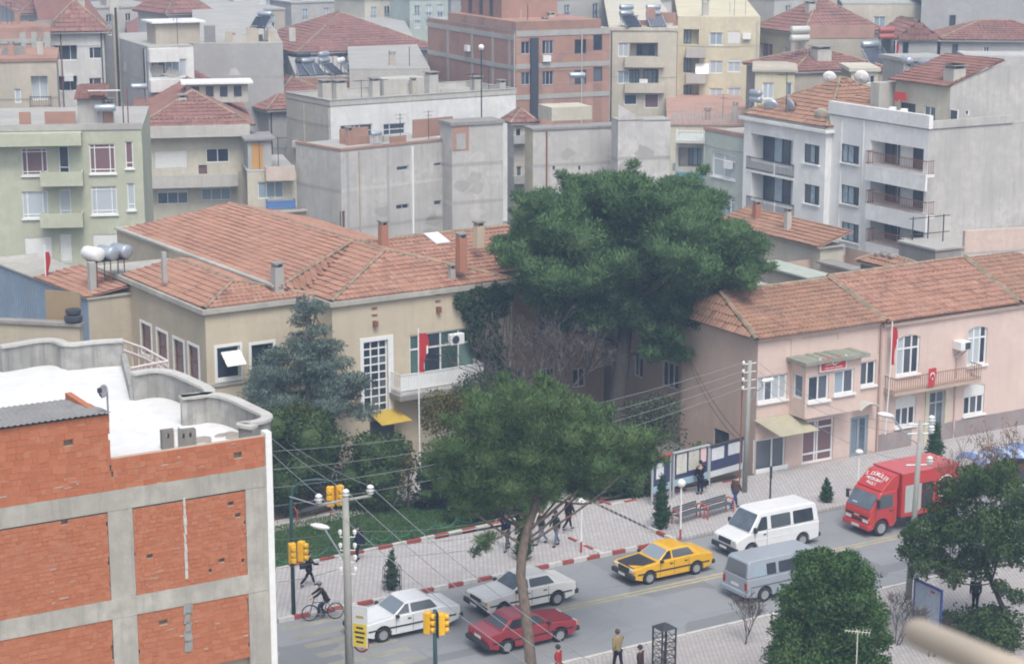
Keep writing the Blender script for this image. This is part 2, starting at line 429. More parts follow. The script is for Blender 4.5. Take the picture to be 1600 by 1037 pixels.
        if d >= w: fs = [[c[0], c[1], a], [c[1], c[2], b, a], [c[2], c[3], b], [c[3], c[0], a, b]]
        else: fs = [[c[0], c[1], b, a], [c[1], c[2], b], [c[2], c[3], a, b], [c[3], c[0], a]]
        e = MB(); e.bx(x0 + .04, y0 + .04, z - .16, x1 - .04, y1 - .04, z - .01)
        r = e.build('roof', slabmat or CONC, s.root)
        for f in fs: tile_face(r, f, mat, tile)
        cap = MB(); segs = [(a, b)] + ([(c[0], a), (c[1], a if d >= w else b), (c[2], b), (c[3], b if d >= w else a)] if not gable else [])
        for p, q in segs: ridge_run(cap, p, q)
        cap.build('ridge_tiles', RIDGE, r, kind='stuff')
        return r

def ridge_run(mb, p, q, r=.12, step=.42):
    p, q = Vector(p), Vector(q); L = (q - p).length; n = max(1, int(L / step))
    for i in range(n):
        a, b = p.lerp(q, i / n), p.lerp(q, min(1, (i + 1.12) / n)); mb.tube(a + Vector((0,0,.03)), b + Vector((0,0,.03)), r, r * .86, 6, cap=False, a=random.random())
def tile_face(parent, pts, mat, tile=(.28, .4), name='roof_tiles', lift=.02, wob=.012, bad=.03, U=None):
    """rows of single roof tiles over a flat polygon; the first edge is the eave"""
    pts = [Vector(p) for p in pts]
    U_ = U; U = (pts[1] - pts[0]).normalized(); nrm = Vector((0,0,0))
    for i in range(len(pts)):
        a, b = pts[i], pts[(i+1) % len(pts)]; nrm += (a - pts[0]).cross(b - pts[0])
    nrm.normalize()
    if nrm.z < 0: nrm = -nrm
    if U_ is not None: U = (Vector(U_) - nrm * nrm.dot(Vector(U_))).normalized()
    V = nrm.cross(U)
    uv = [((p - pts[0]).dot(U), (p - pts[0]).dot(V)) for p in pts]
    if sum(v for _, v in uv) < 0: V = -V; uv = [(u, -v) for u, v in uv]
    vmin_ = min(v for _, v in uv); pts0 = pts[0] + V * vmin_; uv = [(u, v - vmin_) for u, v in uv]; vmax = max(v for _, v in uv); tw, tl = tile; mb = MB()
    rows = int(math.ceil(vmax / tl - .02)); base = pts0 + nrm * lift
    def span(v):
        xs = []
        for i in range(len(uv)):
            (u0, v0), (u1, v1) = uv[i], uv[(i+1) % len(uv)]
            if (v0 - v) * (v1 - v) < 0 or v0 == v: xs.append(u0 + (u1 - u0) * ((v - v0) / (v1 - v0) if v1 != v0 else 0))
        return (min(xs), max(xs)) if len(xs) > 1 else None
    for r in range(rows):
        v0 = r * tl; v1 = min(v0 + tl * 1.08, vmax); sp = span(min(v0 + tl * .5, vmax - .01))
        if not sp: continue
        ua, ub = sp; n = int((ub - ua) / tw); 
        if n < 1: continue
        st_ = ua + (ub - ua - n * tw) / 2
        rowc = random.uniform(-.1, .1); h0 = .068
        for i in range(n):
            u0 = st_ + i * tw; a = min(1, max(0, random.gauss(.5 + rowc, .15))); j = random.uniform(-wob, wob) + .022 * math.sin(u0 * .8 + r * .6) * math.sin(u0 * .23 + r * .31)
            if random.random() < bad: a = 0; j = -.03
            vv = []
            for f, hh in ((0, 0), (.52, 0), (.76, .045), (1, 0)):
                vv.append(base + U * (u0 + tw * f) + V * v0 + nrm * (h0 + hh + j)); 
            for f, hh in ((0, 0), (.52, 0), (.76, .045), (1, 0)):
                vv.append(base + U * (u0 + tw * f) + V * v1 + nrm * (.012 + hh))
            for f in (0, .52, .76, 1): vv.append(base + U * (u0 + tw * f) + V * v0 - nrm * .01)
            mb.add(vv, [(0,1,5,4),(1,2,6,5),(2,3,7,6),(8,9,1,0),(9,10,2,1),(10,11,3,2)], 0, a)
    if mb.f: mb.build(name, mat, parent, kind='stuff')
    u = MB(); u.poly([p + nrm * (lift - .03) for p in pts]); u.build('roof_deck', mat, parent)
def chimney(parent, p, w=.5, h=1.4, mat=None, pots=0, cap=True):
    mat = mat or CONC; mb = MB(); x, y, z = p
    mb.bx(x - w/2, y - w/2, z - .3, x + w/2, y + w/2, z + h)
    o = mb.build('chimney', mat, parent)
    c = MB()
    if cap:
        for dx in (-1, 1): c.bx(x + dx * w * .38 - .04, y - w * .45, z + h, x + dx * w * .38 + .04, y + w * .45, z + h + .18)
        c.bx(x - w * .62, y - w * .62, z + h + .18, x + w * .62, y + w * .62, z + h + .26)
        c.build('chimney_cap', CONC_D, o)
    return o
def corner_house(name, label, px, py, depth, xL, xR, th=31, z0=0.0, Dmin=None, Wmin=None, **kw):
    """a building from its nearest top corner in the photo, at the depth its storey height gives"""
    C = atd(px, py, depth); t = R(th); e1 = Vector((math.cos(t), math.sin(t), 0)); e2 = Vector((-math.sin(t), math.cos(t), 0))
    def run(e, x):     # distance along e from C until pixel column x
        u = (x - 800) / CAM_F; d = C - EYE
        den = e.x - u * (e.y * _cp); num = u * (d.y * _cp - d.z * _sp) - d.x
        return num / den
    W = run(e1, xR) if xR is not None else Wmin; D = run(e2, xL) if xL is not None else Dmin
    if Wmin: W = max(W, Wmin)
    if Dmin: D = max(D, Dmin)
    return House(name, label, C, W, D, C.z, th, z0, **kw)

# ---------------------------------------------------------------- roof furniture
ALU = plain('tank_grey', (.42, .47, .52), .35, .5); PANEL = glass('solar_panel', (.03, .035, .05), .2)
def solar(p, rz, label, two=True, panel=True, mat=None, s=1.0):
    s *= .78; t = thing('solar_water_heater', label, 'water heater', p, rz, 'rooftop solar water heaters')
    def tank(z, name):
        mb = MB(); mb.lathe([(.02, -.75*s), (.24*s, -.75*s), (.29*s, -.68*s), (.29*s, .68*s), (.24*s, .75*s), (.02, .75*s)], (0, 0, z), 14, axis='x'); return mb.build(name, mat or ALU, t, True)
    z = 1.35 * s; tank(z, 'hot_tank')
    if two: tank(z + .62 * s, 'cold_tank')
    f = MB()
    for x in (-.6*s, .6*s):
        for y in (-.22*s, .22*s): f.tube((x, y, -.15), (x, y, z - .15*s), .025, n=5)
        f.tube((x, -.22*s, .4*s), (x, .22*s, z - .3*s), .02, n=5)
        if panel: f.tube((x, -1.7*s, .1), (x, -.25*s, z - .35*s), .03, n=5)
    f.build('stand', STEEL, t)
    if panel:
        pn = MB(); M = Matrix.Rotation(R(35), 4, 'X'); pn.box((0, -1.0*s, .55*s), (1.7*s, 1.75*s, .09), M=M); pn.build('panel', PANEL, t)
        fr = MB()
        for x in (-.87*s, .87*s): fr.box((x, -1.0*s, .56*s), (.06, 1.8*s, .12), M=M)
        fr.build('panel_frame', STEEL, t)
    return t
def dish(p, rz, label, r=.55, mat=None, mast=.9):
    t = thing('satellite_dish', label, 'satellite dish', p, rz, 'satellite dishes')
    m = MB(); m.tube((0, 0, -.1), (0, 0, mast), .03, n=6); m.build('mast', STEEL, t)
    d = MB(); n = 16; ps = []; M = Matrix.Translation((0, -.08, mast)) @ Matrix.Rotation(R(72), 4, 'X')
    for k in range(5):
        q = r * k / 4
        for j in range(n): ps.append(M @ Vector((q * math.cos(2*math.pi*j/n), q * math.sin(2*math.pi*j/n), .28 * q * q / r)))
    d.add(ps, [(k*n + j, k*n + (j+1) % n, (k+1)*n + (j+1) % n, (k+1)*n + j) for k in range(4) for j in range(n)])
    o = d.build('reflector', mat or WHITE, t, True); s_ = o.modifiers.new('thick', 'SOLIDIFY'); s_.thickness = .03
    a = MB(); a.path([M @ Vector((0, -r, .28*r)), M @ Vector((0, -r*.5, r*.9)), M @ Vector((0, 0, r*1.0))], .02, 5); a.box(M @ Vector((0, 0, r*1.0)), (.1, .1, .14)); a.build('feed_arm', F_DARK, t)
    return t
def yagi(p, rz, label, h=2.2, mat=None):
    t = thing('television_antenna', label, 'antenna', p, rz, 'television antennas')
    m = MB(); m.tube((0, 0, -.2), (0, 0, h), .03, n=5); m.build('mast', mat or IRON, t)
    a = MB(); a.tube((-.7, 0, h - .1), (.7, 0, h - .1), .018, n=5)
    for i in range(8): x = -.65 + i * .185; L = .5 - i * .035; a.tube((x, -L, h - .1), (x, L, h - .1), .012, n=4)
    a.build('elements', mat or IRON, t)
    return t

# ---------------------------------------------------------------- ground, road, pavements
def m_asphalt():
    m, nt, N, L, b = _new('asphalt'); co = _coord(nt)
    big = _ramp(nt, _noise(nt, .12, 6, co, .65), .3, .72); fine = _noise(nt, 40, 3, co)
    tr = _ramp(nt, _noise(nt, .6, 5, _coord(nt, 'Object', (.15, 1.6, 1))), .45, .8)
    c = _mixc(nt, big, (.21, .217, .225), (.275, .282, .288)); c = _mixc(nt, tr, c, (.225, .23, .236))
    pv2 = N.new('ShaderNodeTexVoronoi'); pv2.inputs['Scale'].default_value = .28; pv2.distance = 'CHEBYCHEV'; L.new(co, pv2.inputs['Vector']); bw_ = N.new('ShaderNodeRGBToBW'); L.new(pv2.outputs['Color'], bw_.inputs[0]); c = _mixc(nt, _ramp(nt, bw_.outputs[0], .62, .64), c, _mixc(nt, .75, c, (.165, .17, .175)))
    oil = _ramp(nt, _noise(nt, 1.1, 6, _coord(nt, 'Object', (.5, 1.2, 1)), .75), .58, .72); c = _mixc(nt, _mixc(nt, .6, (0, 0, 0), oil), c, (.12, .122, .125))
    vor = N.new('ShaderNodeTexVoronoi'); vor.feature = 'DISTANCE_TO_EDGE'; vor.inputs['Scale'].default_value = .22; L.new(co, vor.inputs['Vector'])
    crack = _ramp(nt, vor.outputs['Distance'], .0, .012, (1,1,1), (0,0,0))
    mm = N.new('ShaderNodeMath'); mm.operation = 'MULTIPLY'; mm.inputs[1].default_value = .12; L.new(crack, mm.inputs[0])
    c = _mixc(nt, mm.outputs[0], c, (.07, .07, .075))
    c = _mixc(nt, .25, c, _mixc(nt, fine, (0,0,0), (1,1,1)), 'OVERLAY')
    L.new(c, b.inputs['Base Color']); b.inputs['Roughness'].default_value = .82; _bump(nt, b, fine, .3, .01); return m
def m_paving(name, ca, cb, size=.22, stain=.5):
    m, nt, N, L, b = _new(name); co = _coord(nt)
    br = N.new('ShaderNodeTexBrick'); br.inputs['Scale'].default_value = 1.0; br.inputs['Brick Width'].default_value = size; br.inputs['Row Height'].default_value = size * .9
    br.inputs['Mortar Size'].default_value = .014; br.offset = .5
    br.inputs['Color1'].default_value = (*ca, 1); br.inputs['Color2'].default_value = (*cb, 1); br.inputs['Mortar'].default_value = (.13, .12, .115, 1)
    L.new(co, br.inputs['Vector'])
    big = _ramp(nt, _noise(nt, .35, 7, co, .7), .42, .68); mid = _ramp(nt, _noise(nt, 1.6, 6, co, .7), .48, .7)
    mm = N.new('ShaderNodeMath'); mm.operation = 'MULTIPLY'; mm.inputs[1].default_value = stain; L.new(big, mm.inputs[0])
    c = _mixc(nt, mm.outputs[0], br.outputs['Color'], (.34, .30, .285))
    m3 = N.new('ShaderNodeMath'); m3.operation = 'MULTIPLY'; m3.inputs[1].default_value = stain * .6; L.new(mid, m3.inputs[0])
    c = _mixc(nt, m3.outputs[0], c, (.29, .26, .25))
    L.new(c, b.inputs['Base Color']); b.inputs['Roughness'].default_value = .88
    _bump(nt, b, br.outputs['Fac'], -.4, .01); return m
def m_ground():
    m, nt, N, L, b = _new('ground_dust'); co = _coord(nt)
    c = _mixc(nt, _ramp(nt, _noise(nt, .05, 7, co, .7), .35, .65), (.16, .15, .14), (.25, .23, .2))
    L.new(_mixc(nt, .2, c, _mixc(nt, _noise(nt, 3, 5, co), (0,0,0), (1,1,1)), 'OVERLAY'), b.inputs['Base Color']); b.inputs['Roughness'].default_value = .95; return m
def m_soil(name, ca, cb):
    m, nt, N, L, b = _new(name); co = _coord(nt)
    L.new(_mixc(nt, _ramp(nt, _noise(nt, .9, 7, co, .7), .35, .65), ca, cb), b.inputs['Base Color']); b.inputs['Roughness'].default_value = .95
    _bump(nt, b, _noise(nt, 6, 5, co), .5, .05); return m
ASPHALT = m_asphalt(); PAVE = m_paving('paving_pink_grey', (.475, .46, .45), (.40, .38, .372)); PAVE_N = m_paving('paving_near', (.45, .43, .415), (.37, .35, .34), .2, .6)
SOIL = m_soil('soil', (.085, .065, .045), (.15, .115, .08)); TURF = m_soil('turf', (.045, .085, .03), (.08, .13, .05))
KERB_W = plaster('kerb_white', (.60, .58, .55), .5, (.2, .18, .17), .25); KERB_R = plaster('kerb_red', (.36, .085, .075), .45, (.2, .15, .14), .3)
LINE_Y = plaster('line_yellow', (.46, .41, .26), .9, (.26, .26, .25), .35); LINE_C = plaster('crossing_faded', (.35, .34, .285), 1.0, (.24, .245, .25), .35); LINE_W = plaster('line_white', (.55, .55, .53), .6, (.25, .25, .25), .3)

def sheet(name, pts, mat, z, kind='structure', t=None):
    mb = MB()
    if t: mb.prism([(p.x, p.y) for p in pts], z - t, z)
    else: mb.poly([(p.x, p.y, z) for p in pts])
    return mb.build(name, mat, kind=kind)
def srect(s0, s1, t0, t1): return [st(s0, t0), st(s1, t0), st(s1, t1), st(s0, t1)]
def spx(x, y): return to_st(at(x, y, 0))[0]

g = MB(); g.poly([(-900, -300, -.03), (900, -300, -.03), (900, 1700, -.03), (-900, 1700, -.03)]); g.build('ground', m_ground(), kind='structure')
# the road mesh lives in street axes so that its tracks run along it
r_ = MB(); r_.poly([(-120, 61.4, 0), (220, 61.4, 0), (220, 71.2, 0), (-120, 71.2, 0)]); road = r_.build('road', ASPHALT, rz=TH, kind='structure')
sA = spx(940, 868); sB = spx(1043, 841); sL = spx(443, 972)
def pave(name, s0, s1, t0, t1, z, mat):
    mb = MB(); mb.bx(s0, t0, -.02, s1, t1, z); return mb.build(name, mat, rz=TH, kind='structure')
pave('pavement', sL - .2, sA, 71.36, 76.98, .12, PAVE)
pave('pavement', sB, 120, 71.36, 77.62, .12, PAVE)
al = MB(); al.poly([(sA + .02, 71.22, .012), (sB - .02, 71.22, .012), (sB - .02, 96, .012), (sA + .02, 96, .012)]); al.build('alley_paving', PAVE, rz=TH, kind='structure')
pl = MB(); pl.poly([(sA - 5.4, 77.3, .13), (sA, 77.3, .13), (sA, 96, .13), (sA - 5.4, 96, .13)]); pl.build('garden_paving', PAVE, rz=TH, kind='structure')
pave('near_pavement', -120, 220, 52, 61.2, .12, PAVE_N)
pave('side_road', -40, sL - .25, 71.25, 130, -.004, ASPHALT)
mk = MB()
for k, t in enumerate((66.42, 66.72)):
    mk.add([(sL + 6.5, t - .08, .004), (120, t - .08, .004), (120, t + .08, .004), (sL + 6.5, t + .08, .004)], [(0, 1, 2, 3)])
mk.build('centre_line', LINE_Y, rz=TH, kind='structure')
cw = MB()
for k in range(8):
    t = 62.4 + k * 1.12; cw.add([(sL - .4, t, .005), (sL + 3.1, t, .005), (sL + 3.1, t + .5, .005), (sL - .4, t + .5, .005)], [(0, 1, 2, 3)])
cw.build('crosswalk_marking', LINE_C, rz=TH, kind='structure')

# kerbs: every painted stone is a piece of its kerb
def kerb_line(p, q, name='kerb', first=0, step=.74, h=.17, w=.16, near=False, plainw=False):
    p, q = Vector((p.x, p.y, 0)), Vector((q.x, q.y, 0)); L = (q - p).length; n = max(1, round(L / step)); d = (q - p) / n; ang = math.atan2(d.y, d.x)
    base = MB(); m = (p + q) / 2; base.box((0, 0, -.05), (L, w * .9, .06)); root = base.build(name, CONC, loc=(m.x, m.y, .02), rz=ang, kind='structure')
    me = [None, None]
    for k in range(2):
        b = MB(); b.bx(-d.length/2 + .012, -w/2, -.04, d.length/2 - .012, w/2, h); me[k] = b.mesh('kerb_stone', [KERB_W if plainw else KERB_R, KERB_W][k])
    for i in range(n):
        o = link('kerb_stone', me[(i + first) % 2], root, (-L/2 + (i + .5) * d.length, random.uniform(-.012, .012), -.02 + random.uniform(-.012, .008)), random.uniform(-.012, .012))
    return root
kerb_line(st(sL - .2, 71.28), st(sA, 71.28), first=1)
kerb_line(st(sA, 71.36), st(sA - .1, 74.0), first=1)
kerb_line(at(1014, 828), st(sB, 71.36), first=1)
kerb_line(st(sB, 71.28), st(46, 71.28), first=0)
kerb_line(at(428, 893), at(846, 806), first=1)
kerb_line(at(938, 786), at(955, 792), first=0); kerb_line(at(955, 792), at(1165, 750), first=1)
kerb_line(st(-60, 61.3), st(60, 61.3), 'near_kerb', plainw=True, step=1.0)

# lawn with a garden path, all a little above the pavement
LT0 = 77.2
sheet('lawn', [at(425, 890), at(848, 804), at(862, 770), at(640, 786), at(560, 800), at(425, 828)], TURF, .14, t=.2)
sheet('flower_bed', [st(-30, 78), st(sA - 5.4, 78), st(sA - 5.4, 104), st(-30, 104)], SOIL, .10)
sheet('flower_bed', [at(938, 784), at(1165, 748), at(1165, 690), at(925, 735)], SOIL, .12)
sheet('garden_path', [at(425, 836), at(520, 818), at(640, 791), at(700, 778), at(700, 770), at(610, 780), at(500, 806), at(425, 818)], plaster('path_pale', (.42, .39, .36), .5), .155)
def blades(name, poly, n, h, mat, z):
    """grass: three-cornered blades scattered over a polygon"""
    P = np.array([(p.x, p.y) for p in poly]); lo, hi = P.min(0), P.max(0); out = []
    q = rng.uniform(lo, hi, (n * 3, 2)); ins = np.zeros(len(q), bool); j = len(P) - 1
    for i in range(len(P)):
        xi, yi = P[i]; xj, yj = P[j]
        c = ((yi > q[:, 1]) != (yj > q[:, 1])) & (q[:, 0] < (xj - xi) * (q[:, 1] - yi) / (yj - yi + 1e-12) + xi); ins ^= c; j = i
    q = q[ins][:n]; k = len(q); a = rng.uniform(0, 6.283, k); w = .03; hh = h * rng.uniform(.5, 1.2, k)
    V = np.zeros((k, 3, 3)); V[:, 0, :2] = q + np.c_[np.cos(a), np.sin(a)] * w; V[:, 1, :2] = q - np.c_[np.cos(a), np.sin(a)] * w
    V[:, :2, 2] = z; V[:, 2, :2] = q + rng.normal(0, .03, (k, 2)); V[:, 2, 2] = z + hh
    return tri_mesh(name, V.reshape(-1, 3), mat, None, 'stuff')
def tri_mesh(name, V, mat, parent=None, kind=None, rnd=None, normals=None):
    """V: (3n, 3) loose triangles"""
    n = len(V) // 3
    if normals is not None:      # wind every leaf so that it faces out of its clump
        T = V.reshape(n, 3, 3); g = np.cross(T[:, 1] - T[:, 0], T[:, 2] - T[:, 0]); fl = (g * normals.reshape(n, 3, 3)[:, 0]).sum(1) < 0; T = T.copy(); T[fl] = T[fl][:, [0, 2, 1]]; V = T.reshape(-1, 3)
    me = bpy.data.meshes.new(name); me.vertices.add(3 * n); me.loops.add(3 * n); me.polygons.add(n)
    me.vertices.foreach_set('co', np.ascontiguousarray(V, dtype=np.float32).ravel()); me.loops.foreach_set('vertex_index', np.arange(3 * n, dtype=np.int32))
    me.polygons.foreach_set('loop_start', np.arange(0, 3 * n, 3, dtype=np.int32))
    a = me.attributes.new('rnd', 'FLOAT', 'FACE'); a.data.foreach_set('value', (rng.random(n) if rnd is None else rnd).astype(np.float32))
    me.materials.append(mat); me.update(calc_edges=True)
    if normals is not None:
        me.polygons.foreach_set('use_smooth', np.ones(n, bool)); assert normals.shape[0] == 3 * n; me.normals_split_custom_set_from_vertices(normals)
    return link(name, me, parent, kind=kind)
GRASS = foliage('grass_blades', (.045, .10, .03), (.085, .165, .055), (.14, .22, .08))
gr_ = blades('grass', [at(425, 890), at(848, 804), at(862, 770), at(640, 786), at(560, 800), at(425, 828)], 26000, .10, GRASS, .14)
tag(gr_, 'short green grass of the lawn behind the painted kerb', 'grass'); gr_['kind'] = 'stuff'
gr_ = blades('grass', [st(-30, 78), st(sA - 5.4, 78), st(sA - 5.4, 90), st(-30, 90)], 9000, .22, foliage('weeds', (.02, .03, .012), (.05, .06, .025), (.10, .09, .04)), .1)
tag(gr_, 'rough dark weeds under the garden trees', 'ground cover'); gr_['kind'] = 'stuff'

# ================================================================ unfinished brick building, left foreground
BRICK_O = pieces('brick_single', (.38, .125, .06), (.42, .145, .072), (.44, .165, .085), use='obj', dirt=(.28, .13, .09), dirt_amt=.3, dscale=1.2)
BRICK_A = pieces('brick_many', (.38, .13, .062), (.42, .15, .074), (.44, .175, .095), use='attr', dirt=(.32, .15, .095), dirt_amt=.35, dscale=.7)
MORTAR = plaster('mortar', (.46, .36, .29), .3)
RC = plaster('frame_concrete', (.43, .41, .36), .75, (.20, .19, .17), .3, bump=.8)
ROOFW = plaster('roof_whitewash', (.66, .66, .65), .5, (.45, .44, .42), .12)
GREYW = plaster('parapet_grey', (.36, .355, .335), .9, (.12, .12, .115), .35, bump=.5)
pL, pR = at(27, 788, 12.1), at(415, 727, 12.1); th_b = math.degrees(math.atan2((pR - pL).y, (pR - pL).x))
e1b = (pR - pL).normalized(); Cb = pL - e1b * 4
bb = House('unfinished_building', 'unfinished building with bare orange brick infill and concrete frame, left foreground', Cb, (pR - pL).length + 4, 12, 12.1, th_b)
Wb = bb.W
def bu(px, py): return bb.hit('R', px, py)
RZ = 12.28                                                     # roof level
z_b1 = bu(200, 762)[1]; z_b1b = z_b1 - .62; z_b2 = bu(200, 932)[1]; z_b2b = z_b2 - .6
u_c1a, u_c1b = bu(170, 850)[0], bu(209, 850)[0]; u_c2a = bu(384, 800)[0]
u_sh = bu(172, 690)[0]; z_par = bu(300, 698)[1]; z_shed = bu(100, 655)[1]
# core wall behind the brick skin, concrete frame proud of it
cw_ = MB(); cw_.bx(0, .2, 0, Wb - .02, .3, z_par - .04); cw_.bx(0, .2, z_par - .04, u_sh - .03, .3, z_shed - .03); cw_.build('wall', MORTAR, bb.root)
fr = MB(); fr.bx(0, -.03, z_b1b, Wb - .003, .2, z_b1); fr.build('concrete_beam', RC, bb.root)
fr = MB(); fr.bx(0, -.032, z_b2b, Wb - .003, .2, z_b2); fr.build('concrete_beam', RC, bb.root)
for a, b in ((u_c1a, u_c1b), (u_c2a, Wb - .003), (u_c1a - 4.6, u_c1b - 4.6)):
    for z0, z1 in ((z_b2, z_b1b), (2.8, z_b2b)):
        f2 = MB(); f2.bx(a, -.018, z0, b, .2, z1); f2.build('concrete_column', RC, bb.root)
brick_meshes = {}
n_brick = [0]
rest = MB(); mort = MB()
def lay(u0, u1, z0, z1, bl, bh, top=None, singles=False):
    """courses of single bricks between u0..u1, z0..z1"""
    r = 0; z = z0
    while z + bh <= z1 + .03:
        u = u0 - random.uniform(0, bl); 
        while u < u1 - .02:
            bk_ = bl * random.choice((1, 1, 1, 1, .72, .5)); a, b = max(u, u0), min(u + bk_, u1); u += bk_
            if b - a < .06 or random.random() < .007: continue
            mort.bx(a, .007, z, b, .185, z + bh)
            d = random.uniform(-.006, .012); zz = z + random.uniform(-.003, .003)
            if singles and n_brick[0] < 300 and b - a > bl * .9 and b > 3.6:
                if (bl, bh) not in brick_meshes:
                    m = MB(); m.bx(0, -.0, 0, bl - .006, .09, bh - .018); brick_meshes[(bl, bh)] = m.mesh('brick', BRICK_O)
                link('brick', brick_meshes[(bl, bh)], bb.root, (a + .003, -.004 - d, zz + .009)); n_brick[0] += 1
            else: rest.bx(a + .003, -.004 - d, zz + .007, b - .003, .08, zz + bh - .007)
        z += bh; r += 1
hh = (z_par - z_b1) / round((z_par - z_b1) / .2)
lay(u_sh, Wb - .02, z_b1 + .002, z_par, .285, hh, singles=True)
lay(0, u_sh, z_b1 + .002, z_shed, .285, hh, singles=True)
for a, b in ((u_c1a - 4.6 + (u_c1b - u_c1a), u_c1a), (u_c1b, u_c2a)):
    lay(a + .01, b - .01, z_b2 + .003, z_b1b - .02, .205, .135)
    lay(a + .01, b - .01, 6.0, z_b2b - .02, .285, .16)
rest.build('brickwork', BRICK_A, bb.root, kind='stuff'); mort.build('mortar_bed', MORTAR, bb.root, kind='stuff')
sm_ = MB()
for k in range(36): u_, z_ = random.uniform(3.5, Wb - .4), random.choice([z_b1 + random.uniform(0, .9), z_b2 + random.uniform(0, 2.3), z_b2b - random.uniform(.1, 1.6)]); sm_.box((u_, -.012, z_), (random.uniform(.04, .3), .02, random.uniform(.015, .05)), M=Matrix.Rotation(random.uniform(-.08, .08), 4, 'Y'))
sm_.build('mortar_smears', MORTAR, bb.root, kind='stuff')
# mortar spilled down the panels
u, z = bu(287, 780); dr = MB()
for k in range(9): dr.box((u + random.uniform(-.015, .015), -.025, z - k * .28 - .1), (random.uniform(.05, .1), .03, .33), M=Matrix.Rotation(random.uniform(-.1, .1), 4, 'Y'))
dr.build('mortar_drip', KERB_W, bb.root)
u, z = bu(293, 950); dr = MB()
for k in range(5): dr.box((u + random.uniform(-.03, .03), -.025, z - k * .3), (random.uniform(.16, .3), .03, .36), M=Matrix.Rotation(random.uniform(-.2, .2), 4, 'Y'))
dr.build('mortar_drip', GREYW, bb.root)
wp = MB(); wp.bx(Wb, -.06, 0, Wb + .2, .3, z_par + .12); wp.build('white_corner_strip', WHITE, bb.root)
# whitewashed roof inside a scalloped parapet
zt = RZ + .95
sc_px = [(0, 541), (27, 537), (58, 531), (88, 530), (104, 539), (150, 533), (192, 531), (200, 566), (206, 583), (240, 577), (268, 580), (300, 594), (333, 610), (318, 617), (283, 620), (325, 614), (360, 620), (392, 636), (424, 651), (400, 660), (370, 662)]
sc = [bb.loc(at(x, y, zt)) for x, y in sc_px]
sc = [Vector((max(p.x, -1), p.y, 0)) for p in sc]
back = [Vector((-3, sc[0].y + 1.5, 0))] + sc + [Vector((Wb - .05, 1.0, 0)), Vector((Wb - .05, .27, 0)), Vector((-3, .27, 0))]
rf = MB(); n = len(back); rf.poly([(p.x, p.y, RZ) for p in back[::-1]]); roofb = rf.build('roof', ROOFW, bb.root)
sk = MB()
for i in range(n - 3):
    a, b = back[i], back[i+1]; sk.poly([(a.x, a.y, 0), (b.x, b.y, 0), (b.x, b.y, RZ - .01), (a.x, a.y, RZ - .01)])
sk.build('wall', GREYW, bb.root)
def ribbon(pts, z0, z1, t, mb):
    k = len(pts); off = []
    for i in range(k):
        d = (pts[min(i+1, k-1)] - pts[max(i-1, 0)]); d.z = 0; d.normalize(); nn = Vector((-d.y, d.x, 0)); off.append(nn * (t / 2))
    v = []
    for i, p in enumerate(pts):
        for z in (z0, z1):
            v.append((p.x + off[i].x, p.y + off[i].y, z)); v.append((p.x - off[i].x, p.y - off[i].y, z))
    f = []
    for i in range(k - 1):
        a, b = i * 4, (i + 1) * 4
        f += [(a, b, b + 2, a + 2), (a + 1, a + 3, b + 3, b + 1), (a + 2, b + 2, b + 3, a + 3), (a, a + 1, b + 1, b)]
    f += [(0, 2, 3, 1), ((k-1)*4, (k-1)*4 + 1, (k-1)*4 + 3, (k-1)*4 + 2)]
    mb.add(v, f)
def smooth(pts, it=1):
    for _ in range(it):
        o = [pts[0]]
        for a, b in zip(pts, pts[1:]): o += [a.lerp(b, .25), a.lerp(b, .75)]
        pts = o + [pts[-1]]
    return pts
for seg in (sc[0:7], sc[8:15], sc[14:21] + [Vector((Wb - .12, .5, 0))]):
    q = smooth(seg, 2); m1 = MB(); ribbon(q, RZ + .004, zt - .06, .2, m1); pp = m1.build('parapet', GREYW, bb.root)
    m2 = MB(); ribbon(q, zt - .06, zt + .03, .36, m2); m2.build('coping', plaster('coping_pale', (.50, .49, .46), .5), pp)
m1 = MB(); ribbon([sc[6], sc[8]], RZ + .004, zt - .5, .2, m1); m1.build('parapet', GREYW, bb.root)
# white balcony rail beyond the roof
rl = MB(); q = [bb.loc(at(*p, 12.6)) for p in ((187, 531), (226, 545), (262, 565), (228, 571), (200, 577))]
for a, b in zip(q, q[1:]):
    for z in (12.62, 12.25): rl.tube((a.x, a.y, z), (b.x, b.y, z), .05, n=6)
    for k in range(4): p = a.lerp(b, k / 4); rl.tube((p.x, p.y, 11.7), (p.x, p.y, 12.62), .03, n=5)
rl.build('balcony_rail', plain('rail_pinkish', (.62, .52, .48), .6), bb.root)
sl = MB(); sl.poly([(p.x, p.y, 11.7) for p in q]); sl.build('balcony', GREYW, bb.root)
# shed on the roof with a grey corrugated roof
o_ = bb.loc(EYE); r3 = bb.Mi.to_3x3() @ ray(112, 624); k = (u_sh - o_.x) / r3.x; pb = o_ + r3 * k
ys, zs_ = max(1.2, min(5, pb.y)), pb.z
sw = MB(); sw.bx(u_sh - .2, .27, RZ, u_sh - .005, ys, z_shed - .1); sw.build('shed_wall', BRICK_A, bb.root)
cr = MB(); cols = int((u_sh + .2) / .18); ncol = max(8, cols * 2)
v = []; rows = 7
for i in range(rows + 1):
    for j in range(ncol + 1):
        v.append((-.0 + (u_sh + .12) * j / ncol, -.12 + (ys + .2) * i / rows, z_shed + .03 + (zs_ - z_shed) * i / rows + (.04 if j % 2 else 0) - (.03 if i % 2 else 0)))
cr.add(v, [(i*(ncol+1) + j, i*(ncol+1) + j + 1, (i+1)*(ncol+1) + j + 1, (i+1)*(ncol+1) + j) for i in range(rows) for j in range(ncol)])
cr.build('shed_roof', plaster('asbestos_grey', (.27, .265, .26), .5, (.12, .12, .12)), bb.root)
